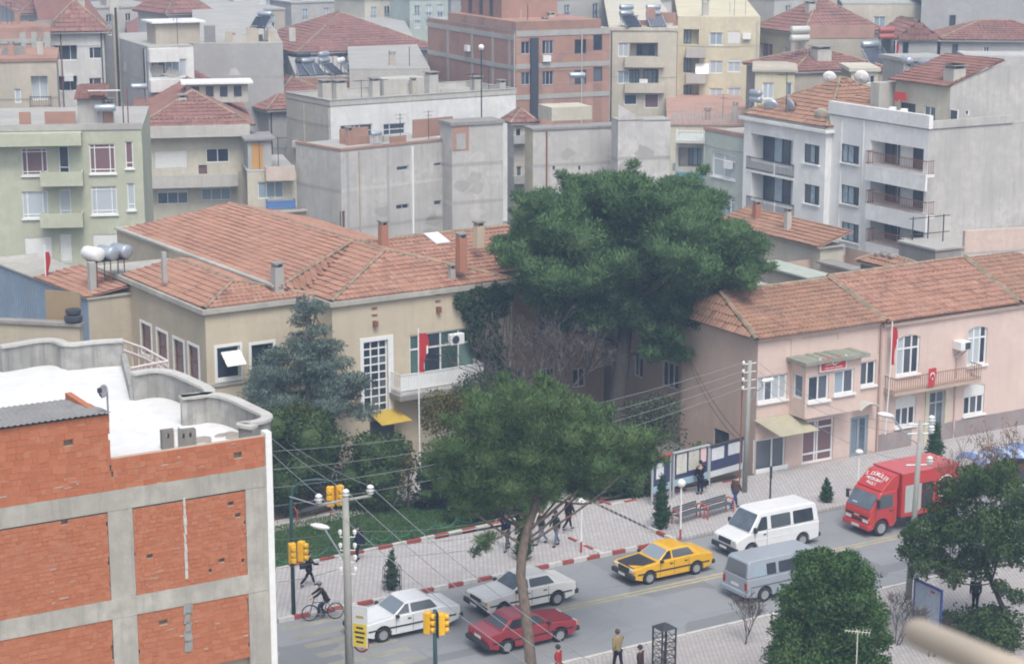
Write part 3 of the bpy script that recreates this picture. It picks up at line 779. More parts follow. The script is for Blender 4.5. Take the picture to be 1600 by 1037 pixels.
w = bb.M @ Vector((u_sh + .02, .12, z_shed - .2)); dish(w, R(-40), 'small grey satellite dish on the roof shed of the brick building', .2, plain('dish_grey', (.28, .29, .3)), .85)
# loose hollow blocks, pipe, mud on the roof
for i, (px, w_) in enumerate(((267, 30), (291, 26))):
    p = bb.loc(at(px, 700, RZ)); m = MB(); m.bx(-.3, -.12, 0, .3, .12, .36); m.bx(-.3, -.12, .52, .3, .12, .62)
    for x in (-.3, -.07, .15): m.bx(x, -.12, .36, x + .15, .12, .52)
    o = m.build('hollow_block', plaster('block_dark', (.2, .19, .17), .5), loc=bb.M @ Vector((p.x, max(.5, p.y), RZ + .002)), rz=R(th_b - 4))
    tag(o, ('hollow dark concrete block standing on the white roof, left of the white pipe', 'hollow dark concrete block on the white roof, right of the white pipe')[i], 'block', 'hollow blocks on the white roof')
p = bb.M @ Vector((bu(283, 690)[0], .42, RZ)); m = MB(); m.tube((0, 0, 0), (0, 0, 1.25), .06, n=8); m.tube((0, 0, 1.25), (0, 0, 1.3), .075, n=8); tag(m.build('vent_pipe', WHITE, loc=p), 'thin white vent pipe rising from the white roof edge', 'pipe')
m = MB(); pts = bb.loc(at(345, 684, RZ)); [m.ball((random.uniform(-.8, .8), random.uniform(-.3, .3), 0), (random.uniform(.12, .4), random.uniform(.1, .3), random.uniform(.03, .09)), 7, 4) for _ in range(9)]; tag(m.build('mud_heap', plaster('mud_pale', (.34, .30, .26), .5), loc=bb.M @ Vector((pts.x, max(.8, pts.y), RZ + .01)), rz=R(40)), 'low heap of brown mud on the white roof corner', 'heap')

# ================================================================ beige public building behind the garden
BEIGE = plaster('render_beige', (.55, .475, .355), .4, (.36, .32, .26), .12); BEIGE_S = plaster('render_beige_shaded', (.46, .40, .30), .5, (.28, .25, .21), .16)  # second beige is the same render with side-face shade in its colour
CORN = plaster('cornice_grey', (.44, .42, .37), .55, (.2, .2, .17), .25)
ZE = 8.8
C1 = at(320, 487, ZE); bg_ = House('public_building', 'long beige public building with hipped red tile roofs and a tall stair window', C1, 1, 1, ZE, 33)
uj = bg_.hit('R', 492, 462)[0]; proj = -bg_.loc(at(538, 473, ZE)).y; ur = bg_.hit('R', 800, 438, proj)[0]; DL = bg_.hit('L', 153, 427)[0]
Dm = bg_.hit('L', 187, 364, -uj)[0]; bg_.W, bg_.D = ur, Dm
fw = dict(fm=F_BROWN)
Lw = [(172, 507, 14, 42, 1, 'c', dict(fm=F_WHITE, tr=(.45,))), (195, 514, 14, 42, 1, 'm', dict(fm=F_WHITE, tr=(.45,)))] + [(x, y, 15, h, 1, 'p', dict(fm=F_BROWN, tr=(.5,))) for x, y, h in ((229, 530, 46), (254, 542, 46), (280, 557, 50), (303, 566, 50))]
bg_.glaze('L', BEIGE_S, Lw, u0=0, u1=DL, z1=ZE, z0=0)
bg_.glaze('R', BEIGE, [(357, 566, 36, 50, 1, 'd', dict(fm=F_WHITE)), (410, 561, 34, 48, 1, 'd', dict(fm=F_BROWN, tr=(.45,))), (505, 531, 16, 34, 1, 'd', dict(fm=F_WHITE, tr=(.5,)))], u0=.0, u1=uj, z1=ZE, z0=0)
bg_.wall('L', BEIGE, (), -proj, 0, 0, ZE, off=-uj)
# white window surrounds
def surround(face, cx, cy, w, h, off=0.0, t=.14):
    a, b, c, d = bg_.rect(face, cx, cy, w, h, off); m = MB()
    for x in ((a - t, a), (c, c + t)): bg_.fbox(m, face, x[0], x[1], b - t, d + t, off + .002, off + .035)
    bg_.fbox(m, face, a, c, d, d + t, off + .002, off + .035); bg_.fbox(m, face, a, c, b - t, b, off + .002, off + .06); m.build('window_surround', F_WHITE, bg_.root)
for w in Lw: surround('L', *w[:4])
for q in ((357, 566, 36, 50), (410, 561, 34, 48)): surround('R', *q)
a, b, c, d = bg_.rect('R', 357, 566, 36, 50)
m = MB(); m.box(((a + c) / 2 + .1, -.42, d - .55), (1.05, .05, .95), M=Matrix.Rotation(R(-52), 4, 'X')); m.build('open_sash', F_WHITE, bg_.root)
m = MB(); z = bg_.hit('R', 340, 601)[1]; m.bx(.0, -.07, z - .1, uj, -.002, z + .06); m.build('string_course', CORN, bg_.root)
# projecting block
tall = (587, 588, 38, 112); bigw = (692, 549, 104, 64)
bg_.glaze('R', BEIGE, [(*tall, 3, 'd', dict(fm=F_WHITE, tr=tuple(i / 9 for i in range(1, 9)), bw=.075)), (*bigw, (0, .22, .47, .74, 1), 'gdgg', dict(fm=F_WHITE, tr=(.64,), bw=.09))], u0=uj, u1=ur, z0=0, z1=ZE, off=proj)
a, b, c, d = bg_.rect('R', *tall, proj); m = MB()
for x in ((a - .2, a), (c, c + .32)): m.bx(x[0], -proj - .07, b - .3, x[1], -proj - .002, d + .2)
m.bx(a, -proj - .07, d, c, -proj - .002, d + .2); m.build('window_surround', F_WHITE, bg_.root)
z = bg_.hit('R', 690, 604, proj + 1.1)[1]; u0, u1 = bg_.hit('R', 626, 612, proj + 1.1)[0], bg_.hit('R', 756, 592, proj + 1.1)[0]
bal = bg_.balcony('R', u0, u1, z, 1.1, .95, 'panel', plaster('balcony_white', (.58, .57, .54), .6), F_WHITE, off=proj)
m = MB(); m.bx(u0 - .1, -proj - 1.2, z - .42, u1 + .1, -proj - .001, z - .165); m.build('balcony_soffit', CONC_D, bg_.root)
for px, py, off, lab in ((716, 530, 1.0, 'white air conditioner unit hung above the balcony of the beige building'), (733, 580, .35, 'white air conditioner unit standing on the white balcony')):
    u, zz = bg_.hit('R', px, py, proj + off); t = thing('air_conditioner', lab, 'air conditioner', bg_.M @ Vector((u, -proj - off + .2, zz - .3)), R(33), 'air conditioner units')
    m = MB(); m.bx(-.42, -.16, 0, .42, .16, .58); bevel(m.build('case', F_WHITE, t), .03); m = MB(); m.lathe([(.0, 0), (.2, 0), (.22, .02), (.2, .03)], (-.12, -.19, .29), 16, axis='y'); m.build('fan_grille', F_DARK, t)
    m = MB(); [m.tube((x, .16, .02), (x, .16 + off * .5, .02 if off > .5 else -.28), .02, n=5) for x in (-.3, .3)]; m.build('bracket', STEEL, t)
# loudspeaker bracket and vents on the wall
for px, py in ((585, 505), (684, 483)):
    u, zz = bg_.hit('R', px, py, proj); m = MB(); m.box((u, -proj - .12, zz), (.22, .22, .3)); m.build('loudspeaker', RUST, bg_.root)
    for dz in (.45, .8): m = MB(); m.box((u, -proj - .03, zz + dz), (.3, .05, .07)); m.build('wall_bracket', RUST, bg_.root)
# entrance canopy of yellow sheet
u0, zc = bg_.hit('R', 575, 645, proj); u1 = bg_.hit('R', 612, 645, proj)[0]; m = MB()
m.add([(u0, -proj - .01, zc), (u1 + .2, -proj - .01, zc), (u1 + .5, -proj - 1.3, zc - .42), (u0 + .1, -proj - 1.3, zc - .42)], [(0, 1, 2, 3)])
o = m.build('entrance_canopy', plaster('canopy_yellow', (.50, .35, .06), .5, (.25, .18, .06)), bg_.root); s_ = o.modifiers.new('thick', 'SOLIDIFY'); s_.thickness = .05
m = MB(); m.bx(u0 + .1, -proj - .05, 0, u1 + .1, -proj - .003, zc - .5); m.build('entrance_door', F_DARK, bg_.root)
# ramp wall by the entrance: a pale curved kerb
q = [bg_.loc(at(*p, 1.6)) for p in ((617, 662), (640, 650), (668, 640), (700, 632), (742, 626))]; m = MB(); ribbon(smooth(q, 1), 0, 1.75, .3, m); m.build('ramp_wall', CORN, bg_.root)
# recessed right wing, mostly behind the trees
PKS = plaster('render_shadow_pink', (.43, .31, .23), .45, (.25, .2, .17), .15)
uw = bg_.hit('R', 945, 470, 0)[0]
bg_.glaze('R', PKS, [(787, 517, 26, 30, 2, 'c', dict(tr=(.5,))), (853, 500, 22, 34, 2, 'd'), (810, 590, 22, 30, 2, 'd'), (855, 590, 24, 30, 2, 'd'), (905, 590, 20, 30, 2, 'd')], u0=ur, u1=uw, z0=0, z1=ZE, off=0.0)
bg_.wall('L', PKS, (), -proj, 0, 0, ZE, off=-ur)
# cornice band
cn = MB()
for a in ((-.22, -.22, ZE - .12, uj - .22, .0, ZE + .12), (uj - .22, -proj - .22, ZE - .121, ur + .22, -proj, ZE + .121), (uj - .22, -proj, ZE - .12, uj, -.225, ZE + .12), (-.22, 0, ZE - .12, 0, DL, ZE + .12), (ur + .0, -.22, ZE - .12, uw, 0, ZE + .12), (ur, -proj, ZE - .12, ur + .22, -.22, ZE + .12)): cn.bx(*a)
cn.build('cornice', CORN, bg_.root)
xw, Dm, yw = 4.3, 22.0, 5.3
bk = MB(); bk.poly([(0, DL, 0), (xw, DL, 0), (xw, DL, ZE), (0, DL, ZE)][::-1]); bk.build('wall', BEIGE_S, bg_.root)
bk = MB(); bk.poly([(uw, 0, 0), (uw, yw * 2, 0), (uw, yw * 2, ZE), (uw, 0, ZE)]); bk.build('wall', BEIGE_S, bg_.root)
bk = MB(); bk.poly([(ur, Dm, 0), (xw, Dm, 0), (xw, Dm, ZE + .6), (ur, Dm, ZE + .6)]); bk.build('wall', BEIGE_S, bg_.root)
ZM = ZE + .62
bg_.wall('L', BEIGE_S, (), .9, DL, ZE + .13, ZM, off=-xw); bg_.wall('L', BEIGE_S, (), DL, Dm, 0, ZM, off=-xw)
cp_ = MB(); cp_.bx(xw - .14, .9, ZM, xw + .2, Dm + .1, ZM + .12); cp_.build('coping', CORN, bg_.root)
cp_ = MB(); cp_.bx(xw + .2, Dm - .2, ZM, ur, Dm + .1, ZM + .12); cp_.build('coping', CORN, bg_.root)
# roofs: A = apex of the front hip, the main ridge runs back from it
xm = (uj + ur) / 2
def hitx(x, px, py): return bg_.hit('L', px, py, -x)
ya, za = 2.3, 10.4
rmain = MB(); rmain.bx(uj + .02, -proj + .02, ZE - .1, ur - .02, Dm - .05, ZE + .05); rm_ = rmain.build('roof', CORN, bg_.root)
e0 = ZE + .13; em = ZM + .02
A = (xm, ya, za); Bq = (xm, Dm - .3, za); Y6 = (xm, 5.8, za)
fl, frr, br = (uj - .05, -proj - .05, e0), (ur + .05, -proj - .05, e0), (ur + .05, Dm - .3, e0)
tile_face(rm_, [fl, frr, A], TILE, (.28, .45)); tile_face(rm_, [(uj - .05, 1.0, e0), fl, A, Y6], TILE, (.28, .45))
tile_face(rm_, [(xw + .2, Dm - .3, em), (xw + .2, .7, em), Y6, Bq], TILE, (.28, .45)); tile_face(rm_, [frr, br, Bq, A], TILE, (.28, .45))
tile_face(rm_, [(uj - .05, 1.0, e0), (xw + .2, .7, em), Y6], TILE, (.28, .45), U=(0, -1, 0), bad=0)
cap = MB(); [ridge_run(cap, p, q) for p, q in ((fl, A), (frr, A), (A, Bq), ((xw + .3, .8, em), Y6))]; cap.build('ridge_tiles', RIDGE, rm_, kind='stuff')
tile_face(rm_, [(ur - .6, -.2, e0), (uw + .3, -.2, e0), (uw - 3, yw, za), (xm + .2, yw, za)], TILE, (.28, .45))
tile_face(rm_, [(uw + .3, yw * 2, e0), (ur, yw * 2, e0), (xm + .2, yw, za), (uw - 3, yw, za)], TILE, (.28, .45))
cap = MB(); ridge_run(cap, (xm + .2, yw, za), (uw - 3, yw, za)); cap.build('ridge_tiles', RIDGE, rm_, kind='stuff')
# left wing roof
y1, z1, y2 = 3.0, 9.55, 10.6
a0, a1, a2, a3 = (-.05, -.05, e0), (uj, -.05, e0), (xw, y2, e0 + .25), (-.05, y2 + .2, e0); P1, P2 = (3.0, y1, z1), (3.0, y2, z1)
rw_ = MB(); rw_.bx(.02, .02, ZE - .1, uj - .01, DL - .02, ZE + .09); rl_ = rw_.build('roof', CORN, bg_.root)
tile_face(rl_, [a0, a1, P1], TILE, (.28, .45)); tile_face(rl_, [a3, a0, P1, P2], TILE, (.28, .45)); tile_face(rl_, [a1, (uj, y2, e0), P2, P1], TILE, (.28, .45))
g_ = MB(); g_.poly([a3, (3.0, y2, z1), (uj, y2, e0)]); g_.build('roof_gable', CORN, rl_)
cap = MB(); [ridge_run(cap, p, q) for p, q in ((a0, P1), (a1, P1), (P1, P2))]; cap.build('ridge_tiles', RIDGE, rl_, kind='stuff')
def on_roof(px, py, z): p = bg_.loc(at(px, py, z)); return (p.x, p.y, z)
BRK = plaster('chimney_brick', (.42, .19, .12), .4); 
chimney(rm_, on_roof(599, 384, za - .1), .42, 1.15, BRK); chimney(rm_, on_roof(721, 415, e0 + 1.0), .45, 1.5, BRK); chimney(rl_, on_roof(434, 450, e0 + .4), .5, 1.1, CONC)
chimney(rm_, on_roof(706, 436, e0 + .25), .3, .55, CONC); chimney(rm_, on_roof(748, 378, e0 + 1.5), .45, .9, BEIGE); chimney(rl_, on_roof(257, 432, e0 + .7), .22, 1.3, CONC, cap=False)
p = on_roof(683, 383, e0 + 1.0); sl_ = (za - e0) / (yw + .2); m = MB(); m.box((p[0], p[1], e0 + (p[1] + .2) * sl_ + .16), (.9, 1.4, .08), M=Matrix.Rotation(math.atan(sl_), 4, 'X')); m.build('skylight', plain('skylight_white', (.72, .74, .76), .3), rm_)

# ================================================================ pink two-storey building on the right
PINK = plaster('render_pink', (.64, .50, .435), .35, (.44, .35, .31), .12); PINK_S = plaster('render_pink_shaded', (.56, .43, .355), .45, (.40, .32, .28), .14)  # second pink repeats the first, darkened as the less lit side
STONE = plaster('plinth_stone', (.33, .28, .27), .5, (.2, .17, .16), .3, bump=.6)
ZP = 7.2
sC = to_st(at(1184, 529, ZP))[0]; Cp = st(sC, 77.75)
pk = House('pink_building', 'pink two-storey street building with bay window, red sign and tiled roof', Cp, 1, 1, ZP, 31)
pk.W = pk.hit('R', 1650, 480)[0]; pk.D = pk.hit('L', 1066, 540)[0]; uS = pk.hit('R', 1374, 600)[0]
BO = 1.25                                                   # the bay stands out this far
def H(px, py, off=0.0): return pk.hit('R', px, py, off)
# left part of the street front
pk.glaze('R', PINK, [(1207, 606, 46, 40, 4, 'cdcc', dict(sill=F_WHITE, bw=.09)), (1356, 583, 25, 38, 2, 'd', dict(sill=F_WHITE, bw=.09)),
                     (1203, 710, 48, 52, (0, .58, 1), 'dd', dict(bw=.09)), (1278, 688, 48, 66, (0, .42, .5, 1), 'ppp', dict(bw=.1, tr=(.22, .8))),
                     (1342, 681, 28, 62, 2, 'm', dict(fm=plain('door_bluegrey', (.26, .31, .36), .6), bw=.16, name='door'))], u0=0, u1=uS, z0=0, z1=ZP)
# right part with arched windows
RW = [(1419, 554, 36, 62, 3, 'cdd', dict(sill=F_WHITE, tr=(.66,), bw=.1)), (1527, 540, 30, 60, 3, 'ccd', dict(sill=F_WHITE, tr=(.70,), bw=.1)),
      (1415, 641, 32, 48, 3, 'd', dict(sill=F_WHITE, bw=.1, blind=.42)), (1522, 623, 32, 48, 3, 'd', dict(sill=F_WHITE, bw=.1, blind=.42)),
      (1463, 647, 24, 72, 2, 'dm', dict(bw=.09, tr=(.75,), fm=F_GREY, name='door'))]
ZP2 = ZP - .12
pk.glaze('R', PINK, RW, u0=uS, u1=pk.W, z0=0, z1=ZP2, off=.06)
for q in RW[:2] + RW[2:4]:                                  # segmental heads: wall-coloured corners under a curve
    a, b, c, d = pk.rect('R', *q[:4], .06); m = MB(); n = 8; rise = .2
    for side in (0, 1):
        pts = [(a, d), (a, d - rise)] + [(a + (c - a) * .5 * k / n, d - rise * (1 - math.sin(math.pi / 2 * k / n))) for k in range(1, n + 1)]
        if side: pts = [(a + c - x, z) for x, z in pts]
        v = [(x, -.055, z) for x, z in pts] + [(x, .03, z) for x, z in pts]; k = len(pts)
        m.add(v, [tuple(range(k)), tuple(range(2*k - 1, k - 1, -1))] + [(i, k + i, k + (i+1) % k, (i+1) % k) for i in range(k)])
    m.build('arch_head', PINK, pk.root)
m = MB(); a, b, c, d = pk.rect('R', *RW[4][:4], .06)
for x in ((a - .3, a - .02), (c + .02, c + .3)): m.bx(x[0], -.12, 0, x[1], -.062, d + .25)
m.bx(a - .02, -.12, d + .02, c + .02, -.062, d + .25); m.build('door_surround', plaster('surround_cream', (.58, .54, .42), .3), pk.root)
a, b = H(1398, 600, .9)[0], H(1533, 590, .9)[0]; zb = H(1450, 606, .9)[1]
pk.balcony('R', a, b, zb, .85, .8, 'rail', plaster('balcony_pink', (.50, .38, .31), .5), plain('rail_rust', (.30, .19, .14), .8), off=.06)
m = MB(); z = H(1500, 690)[1]; m.bx(uS + .01, -.13, 0, a - .1 + (b - a) * .35, -.062, 1.05); m.bx(a + (b - a) * .62, -.13, 0, pk.W, -.062, 1.05); m.build('plinth', STONE, pk.root)
m = MB(); m.bx(uS - .12, -.14, 0, uS - .02, -.002, ZP - .1); m.build('rain_pipe', plain('pipe_pink', (.42, .3, .26), .6), pk.root)
m = MB(); m.bx(H(1488, 640)[0], -.16, 0, H(1488, 640)[0] + .09, -.063, 4.6); m.build('rain_pipe', plain('pipe_pale', (.5, .4, .35), .6), pk.root)
# bay
u0, zb0 = H(1257, 655, BO); u1 = H(1343, 635, BO)[0]; zt0 = H(1300, 563, BO)[1]
by = MB(); by.bx(u0, -BO, zb0, u1, -.002, zb0 + .14); by.build('bay_floor', PINK, pk.root)
pk.glaze('R', PINK, [(1279, 606, 32, 40, 2, 'd', dict(sill=F_WHITE, bw=.09)), (1319, 596, 31, 38, 2, 'kd', dict(sill=F_WHITE, bw=.09))], u0=u0, u1=u1, z0=zb0 + .14, z1=zt0, off=BO, name='bay_wall')
pk.glaze('L', PINK, [(1246, 603, 15, 38, 1, 'm', dict(bw=.09))], u0=-BO, u1=-.002, z0=zb0 + .14, z1=zt0, off=-u0, name='bay_wall')
m = MB(); m.poly([(u1, -BO, zb0), (u1, -.002, zb0), (u1, -.002, zt0), (u1, -BO, zt0)]); m.build('bay_wall', PINK, pk.root)
m = MB(); n = 14
for i in range(n):
    x0, x1 = u0 - .3 + (u1 - u0 + .6) * i / n, u0 - .3 + (u1 - u0 + .6) * (i + 1) / n; m.bx(x0, -BO - .35, zt0, x1 + .003 * (i % 2), -.003, zt0 + .14 + random.uniform(0, .05))
m.build('bay_roof', plaster('bay_roof_mossy', (.30, .31, .25), .6, (.14, .15, .11), .3), pk.root)
# raised frames in the plaster
m = MB()
for x0, x1, y0, y1 in ((1185, 1237, 536, 575), (1253, 1310, 528, 538), (1323, 1374, 518, 560)):
    a, zz1 = H(x0, y0); c, _ = H(x1, y0 - (x1 - x0) * .12); _, zz0 = H(x0, y1)
    for bxx in ((a, zz1 - .05, c, zz1), (c - .05, zz0, c, zz1 - .05)): m.bx(bxx[0], -.035, bxx[1], bxx[2], -.001, bxx[3])
m.build('plaster_moulding', PINK_S, pk.root)
m = MB(); m.bx(-.1, -.1, ZP - .16, uS, -.001, ZP - .02); m.build('eaves_band', PINK, pk.root)
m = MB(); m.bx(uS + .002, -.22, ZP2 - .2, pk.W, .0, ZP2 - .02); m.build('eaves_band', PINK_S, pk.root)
# awning over the shop, door canopy
a, z = H(1180, 660, .01); b = H(1240, 650, .01)[0]; m = MB(); m.add([(a - .1, -.02, z + .12), (b, -.02, z + .12), (b + .5, -1.5, z - .5), (a + .5, -1.5, z - .5)], [(0, 1, 2, 3)])
o = m.build('awning', plaster('awning_olive', (.40, .37, .27), .4, (.2, .2, .15)), pk.root); s_ = o.modifiers.new('thick', 'SOLIDIFY'); s_.thickness = .04
m = MB(); a, z = H(1331, 640); c = H(1362, 634)[0]; q = [(a + (c - a) * k / 8, z + .1 + .28 * math.sin(math.pi * k / 8)) for k in range(9)]
for (x0, z0), (x1, z1) in zip(q, q[1:]): m.add([(x0, -.01, z0), (x1, -.01, z1), (x1, -.75, z1), (x0, -.75, z0)], [(0, 1, 2, 3)])
o = m.build('door_canopy', plain('canopy_pale', (.55, .53, .48), .5), pk.root); s_ = o.modifiers.new('thick', 'SOLIDIFY'); s_.thickness = .05
m = MB(); a, z = H(1205, 739); m.bx(.05, -.05, 0, H(1230, 735)[0], -.003, z + .35); m.build('shop_base', F_WHITE, pk.root)
# sign with crescent
def text_mesh(name, body, size, mat, parent, M, ext=.004, sx=1.0, align='CENTER'):
    c = bpy.data.curves.new(name, 'FONT'); c.body = body; c.size = size; c.align_x = align; c.align_y = 'CENTER'; c.extrude = ext; c.resolution_u = 3
    t = bpy.data.objects.new(name, c); COL.objects.link(t); dg = bpy.context.evaluated_depsgraph_get()
    me = bpy.data.meshes.new_from_object(t.evaluated_get(dg)); bpy.data.objects.remove(t); bpy.data.curves.remove(c)
    me.materials.clear(); me.materials.append(mat)
    o = link(name, me, parent); o.matrix_local = M @ Matrix.Diagonal((sx, 1, 1, 1)); return o
FACE_R = Matrix.Rotation(R(90), 4, 'X')                       # text upright, reading along +x, facing -y
def crescent(name, r, mat, parent, M, star=True):
    m = MB(); n = 22; v = []
    for k in range(n + 1):
        q = R(35) + (R(325) - R(35)) * k / n; v.append((r * math.cos(q), r * math.sin(q), 0))
    for k in range(n + 1):
        q = R(325) - (R(325) - R(35)) * k / n; x, y = r * .8 * math.cos(q) + r * .26, r * .8 * math.sin(q); v.append((x, y, 0))
    k2 = 2 * (n + 1)
    m.add(v, [(i, i + 1, k2 - 2 - i, k2 - 1 - i) for i in range(n)])
    if star:
        sv = [(r * 1.12 + .42 * r * (1 if i % 2 == 0 else .4) * math.cos(R(180) + i * math.pi / 5), .42 * r * (1 if i % 2 == 0 else .4) * math.sin(R(180) + i * math.pi / 5), 0) for i in range(10)]
        m.poly(sv)
    o = m.build(name, mat, parent); o.matrix_local = M; sm = o.modifiers.new('thick', 'SOLIDIFY'); sm.thickness = .006; return o
a, z1 = H(1284, 563, BO + .2); c = H(1323, 557, BO + .2)[0]; z0 = H(1284, 582, BO + .2)[1]; w_ = c - a; h_ = .62
t = thing('sign_board', 'red sign board with white crescent fixed above the bay window', 'sign', pk.M @ Vector((a, -BO - .06, z0 + .06)), R(31))
m = MB(); m.bx(0, -.1, 0, w_, .0, h_); m.build('panel', plain('sign_red', (.50, .05, .055), .45), t)
m = MB(); m.bx(-.05, -.11, -.04, -.001, .01, h_ + .04); m.bx(w_ + .001, -.11, -.04, w_ + .05, .01, h_ + .04); m.bx(0, -.11, -.04, w_, .01, -.001); m.build('frame', F_WHITE, t)
crescent('crescent_emblem', .17, WHITE, t, Matrix.Translation((w_ * .55, -.108, h_ * .62)) @ FACE_R @ Matrix.Rotation(R(30), 4, 'Z'), False)
m = MB(); m.add([(w_ * .14, -.106, h_ * .42), (w_ * .5, -.106, h_ * .46), (w_ * .5, -.106, h_ * .52), (w_ * .2, -.106, h_ * .48)], [(0, 1, 2, 3)]); m.add([(w_ * .58, -.106, h_ * .46), (w_ * .86, -.106, h_ * .62), (w_ * .84, -.106, h_ * .66), (w_ * .58, -.106, h_ * .52)], [(0, 1, 2, 3)]); m.build('wing_emblem', WHITE, t)
text_mesh('lettering', 'TÜRK HAVA KURUMU', .13, WHITE, t, Matrix.Translation((w_ * .5, -.106, h_ * .16)) @ FACE_R, sx=.9)
# roofs
yr = 4.4; zr = max(8.5, min(9.6, pk.hit('R', 1230, 444, -yr)[1])); e0 = ZP + .04
base = MB(); base.bx(-.02, .02, ZP - .1, pk.W, pk.D + .0, ZP + .0); rp = base.build('roof', CONC, pk.root)
xh = 2.2
fl, fr_, A, Bp = (-.35, -.35, e0), (uS - .02, -.35, e0), (xh * .4, yr, zr), (uS - .02, yr, zr)
tile_face(rp, [fl, fr_, Bp, A], TILE_D, (.28, .42), bad=.02)
tile_face(rp, [(-.35, yr * 2 + .3, e0), fl, A], TILE_D, (.28, .42)); tile_face(rp, [(uS, yr * 2 + .3, e0), (-.35, yr * 2 + .3, e0), A, Bp], TILE_D, (.3, .45))
e2_ = ZP2 + .12; x2 = pk.hit('R', 1508, 418, -yr)[0]
f2, f3, A2, B2 = (uS + .02, -.38, e2_), (pk.hit('R', 1585, 482)[0], -.38, e2_), (uS + .02, yr + .1, zr + .12), (x2, yr + .1, zr + .22)
tile_face(rp, [f2, f3, B2, A2], TILE, (.34, .46), bad=.07, wob=.02)
f4, B4 = (pk.W + 1.5, -.38, e2_), (pk.W + 1.5, yr + .1, zr + .1)
tile_face(rp, [(f3[0] + .1, -.36, e2_), f4, B4, (x2 + .1, yr + .1, zr + .1)], TILE_D, (.3, .44)); tile_face(rp, [(pk.W, yr * 2 + .3, e2_), (uS, yr * 2 + .3, e2_), A2, B4], TILE_D, (.34, .46))
cap = MB(); [ridge_run(cap, p, q, .13) for p, q in ((fl, A), (A, Bp), (A2, B2))]; [ridge_run(cap, p, q, .2) for p, q in ((f2, (uS + .02, yr, zr + .1)), (f3, B2))]; cap.build('ridge_tiles', RIDGE, rp, kind='stuff')
m = MB(); m.poly([(uS, -.3, e2_ - .3), (uS, -.3, e2_), (uS, yr, zr + .1), (uS, yr * 2, e2_), (uS, yr * 2, e2_ - .3)]); m.build('roof_gable', PINK, rp)
# side walls
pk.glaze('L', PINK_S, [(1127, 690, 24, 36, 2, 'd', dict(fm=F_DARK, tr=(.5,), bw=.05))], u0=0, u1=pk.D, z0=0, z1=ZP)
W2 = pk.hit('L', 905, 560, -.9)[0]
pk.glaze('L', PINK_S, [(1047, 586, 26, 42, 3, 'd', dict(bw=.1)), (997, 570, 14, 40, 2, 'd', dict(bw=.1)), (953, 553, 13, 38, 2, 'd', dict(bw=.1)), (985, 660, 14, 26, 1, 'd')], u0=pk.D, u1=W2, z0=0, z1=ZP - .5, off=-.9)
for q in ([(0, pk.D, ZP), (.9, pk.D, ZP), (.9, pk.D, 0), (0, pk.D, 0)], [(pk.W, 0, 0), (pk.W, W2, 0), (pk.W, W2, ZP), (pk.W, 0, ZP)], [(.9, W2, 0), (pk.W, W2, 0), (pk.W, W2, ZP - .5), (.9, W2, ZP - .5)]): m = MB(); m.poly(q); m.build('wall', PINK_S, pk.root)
wing_roof = MB(); wing_roof.bx(.6, pk.D + .05, ZP - .5, pk.W * .5, W2 + .2, ZP - .36); wr = wing_roof.build('roof', CONC, pk.root)
tile_face(wr, [(.5, W2 + .3, ZP - .34), (.5, pk.D + .05, ZP - .34), (5, pk.D + .05, ZP + 1.1), (5, W2 + .3, ZP + 1.1)], TILE_D, (.3, .44))
for q in ((953, 553), (997, 570), (1050, 588)): pass
# flags and air conditioner on the front
FLAG = plain('flag_red', (.46, .03, .035), .7)
def flag(label, p, rz, w, h, droop=True, pole=None, emblem=True):
    t = thing('flag', label, 'flag', p, rz, 'red flags'); m = MB(); nx, nz = 8, 10; v = []
    for j in range(nz + 1):
        for i in range(nx + 1):
            x = w * i / nx; z = -h * j / nz; y = .05 * math.sin(i * 1.3 + j * .4) * (i / nx)
            if droop: x = x * .42 * (.75 + .25 * math.sin(j * .55)); y = .09 * math.sin(i * 2.4 + j * .3)
            v.append((x, y, z))
    m.add(v, [(j*(nx+1) + i, j*(nx+1) + i + 1, (j+1)*(nx+1) + i + 1, (j+1)*(nx+1) + i) for j in range(nz) for i in range(nx)])
    m.build('cloth', FLAG, t, True)
    if pole: m = MB(); m.path(pole, .035, 7); m.build('pole', WHITE, t)
    if emblem:
        if droop: m = MB(); m.add([(w * .3, -.1, -h * .32), (w * .36, -.12, -h * .30), (w * .36, -.12, -h * .5), (w * .3, -.11, -h * .52)], [(0, 1, 2, 3)]); m.build('crescent', WHITE, t)
        else: crescent('crescent', h * .17, WHITE, t, Matrix.Translation((w * .48, -.06, -h * .38)) @ FACE_R @ Matrix.Rotation(R(-90), 4, 'Z'))
    return t
u, z = H(1394, 512, .5); flag('drooping red flag on a white pole beside the arched upper window', pk.M @ Vector((u, -.5, z)), R(31), .95, 2.0, True, [(0, 0, .35), (0, 0, -2.3), (-.08, .1, -5.8)])
u, z = H(1451, 576, .98); flag('flat red flag hung on the rusty balcony rail over the door', pk.M @ Vector((u, -.98, z)), R(31), .52, 1.0, False)
u, z = H(1503, 540, .4); t = thing('air_conditioner', 'boxy window air conditioner beside the right arched window', 'air conditioner', pk.M @ Vector((u, -.1, z - .2)), R(31), 'air conditioner units')
m = MB(); m.bx(-.36, -.62, 0, .36, .04, .48); bevel(m.build('case', F_WHITE, t), .03); m = MB(); m.bx(-.05, -.635, .05, .32, -.622, .42); m.build('grille', F_DARK, t); m = MB(); m.tube((-.25, -.5, 0), (-.25, .0, -.4), .02, n=5); m.tube((.25, -.5, 0), (.25, .0, -.4), .02, n=5); m.build('bracket', RUST, t)

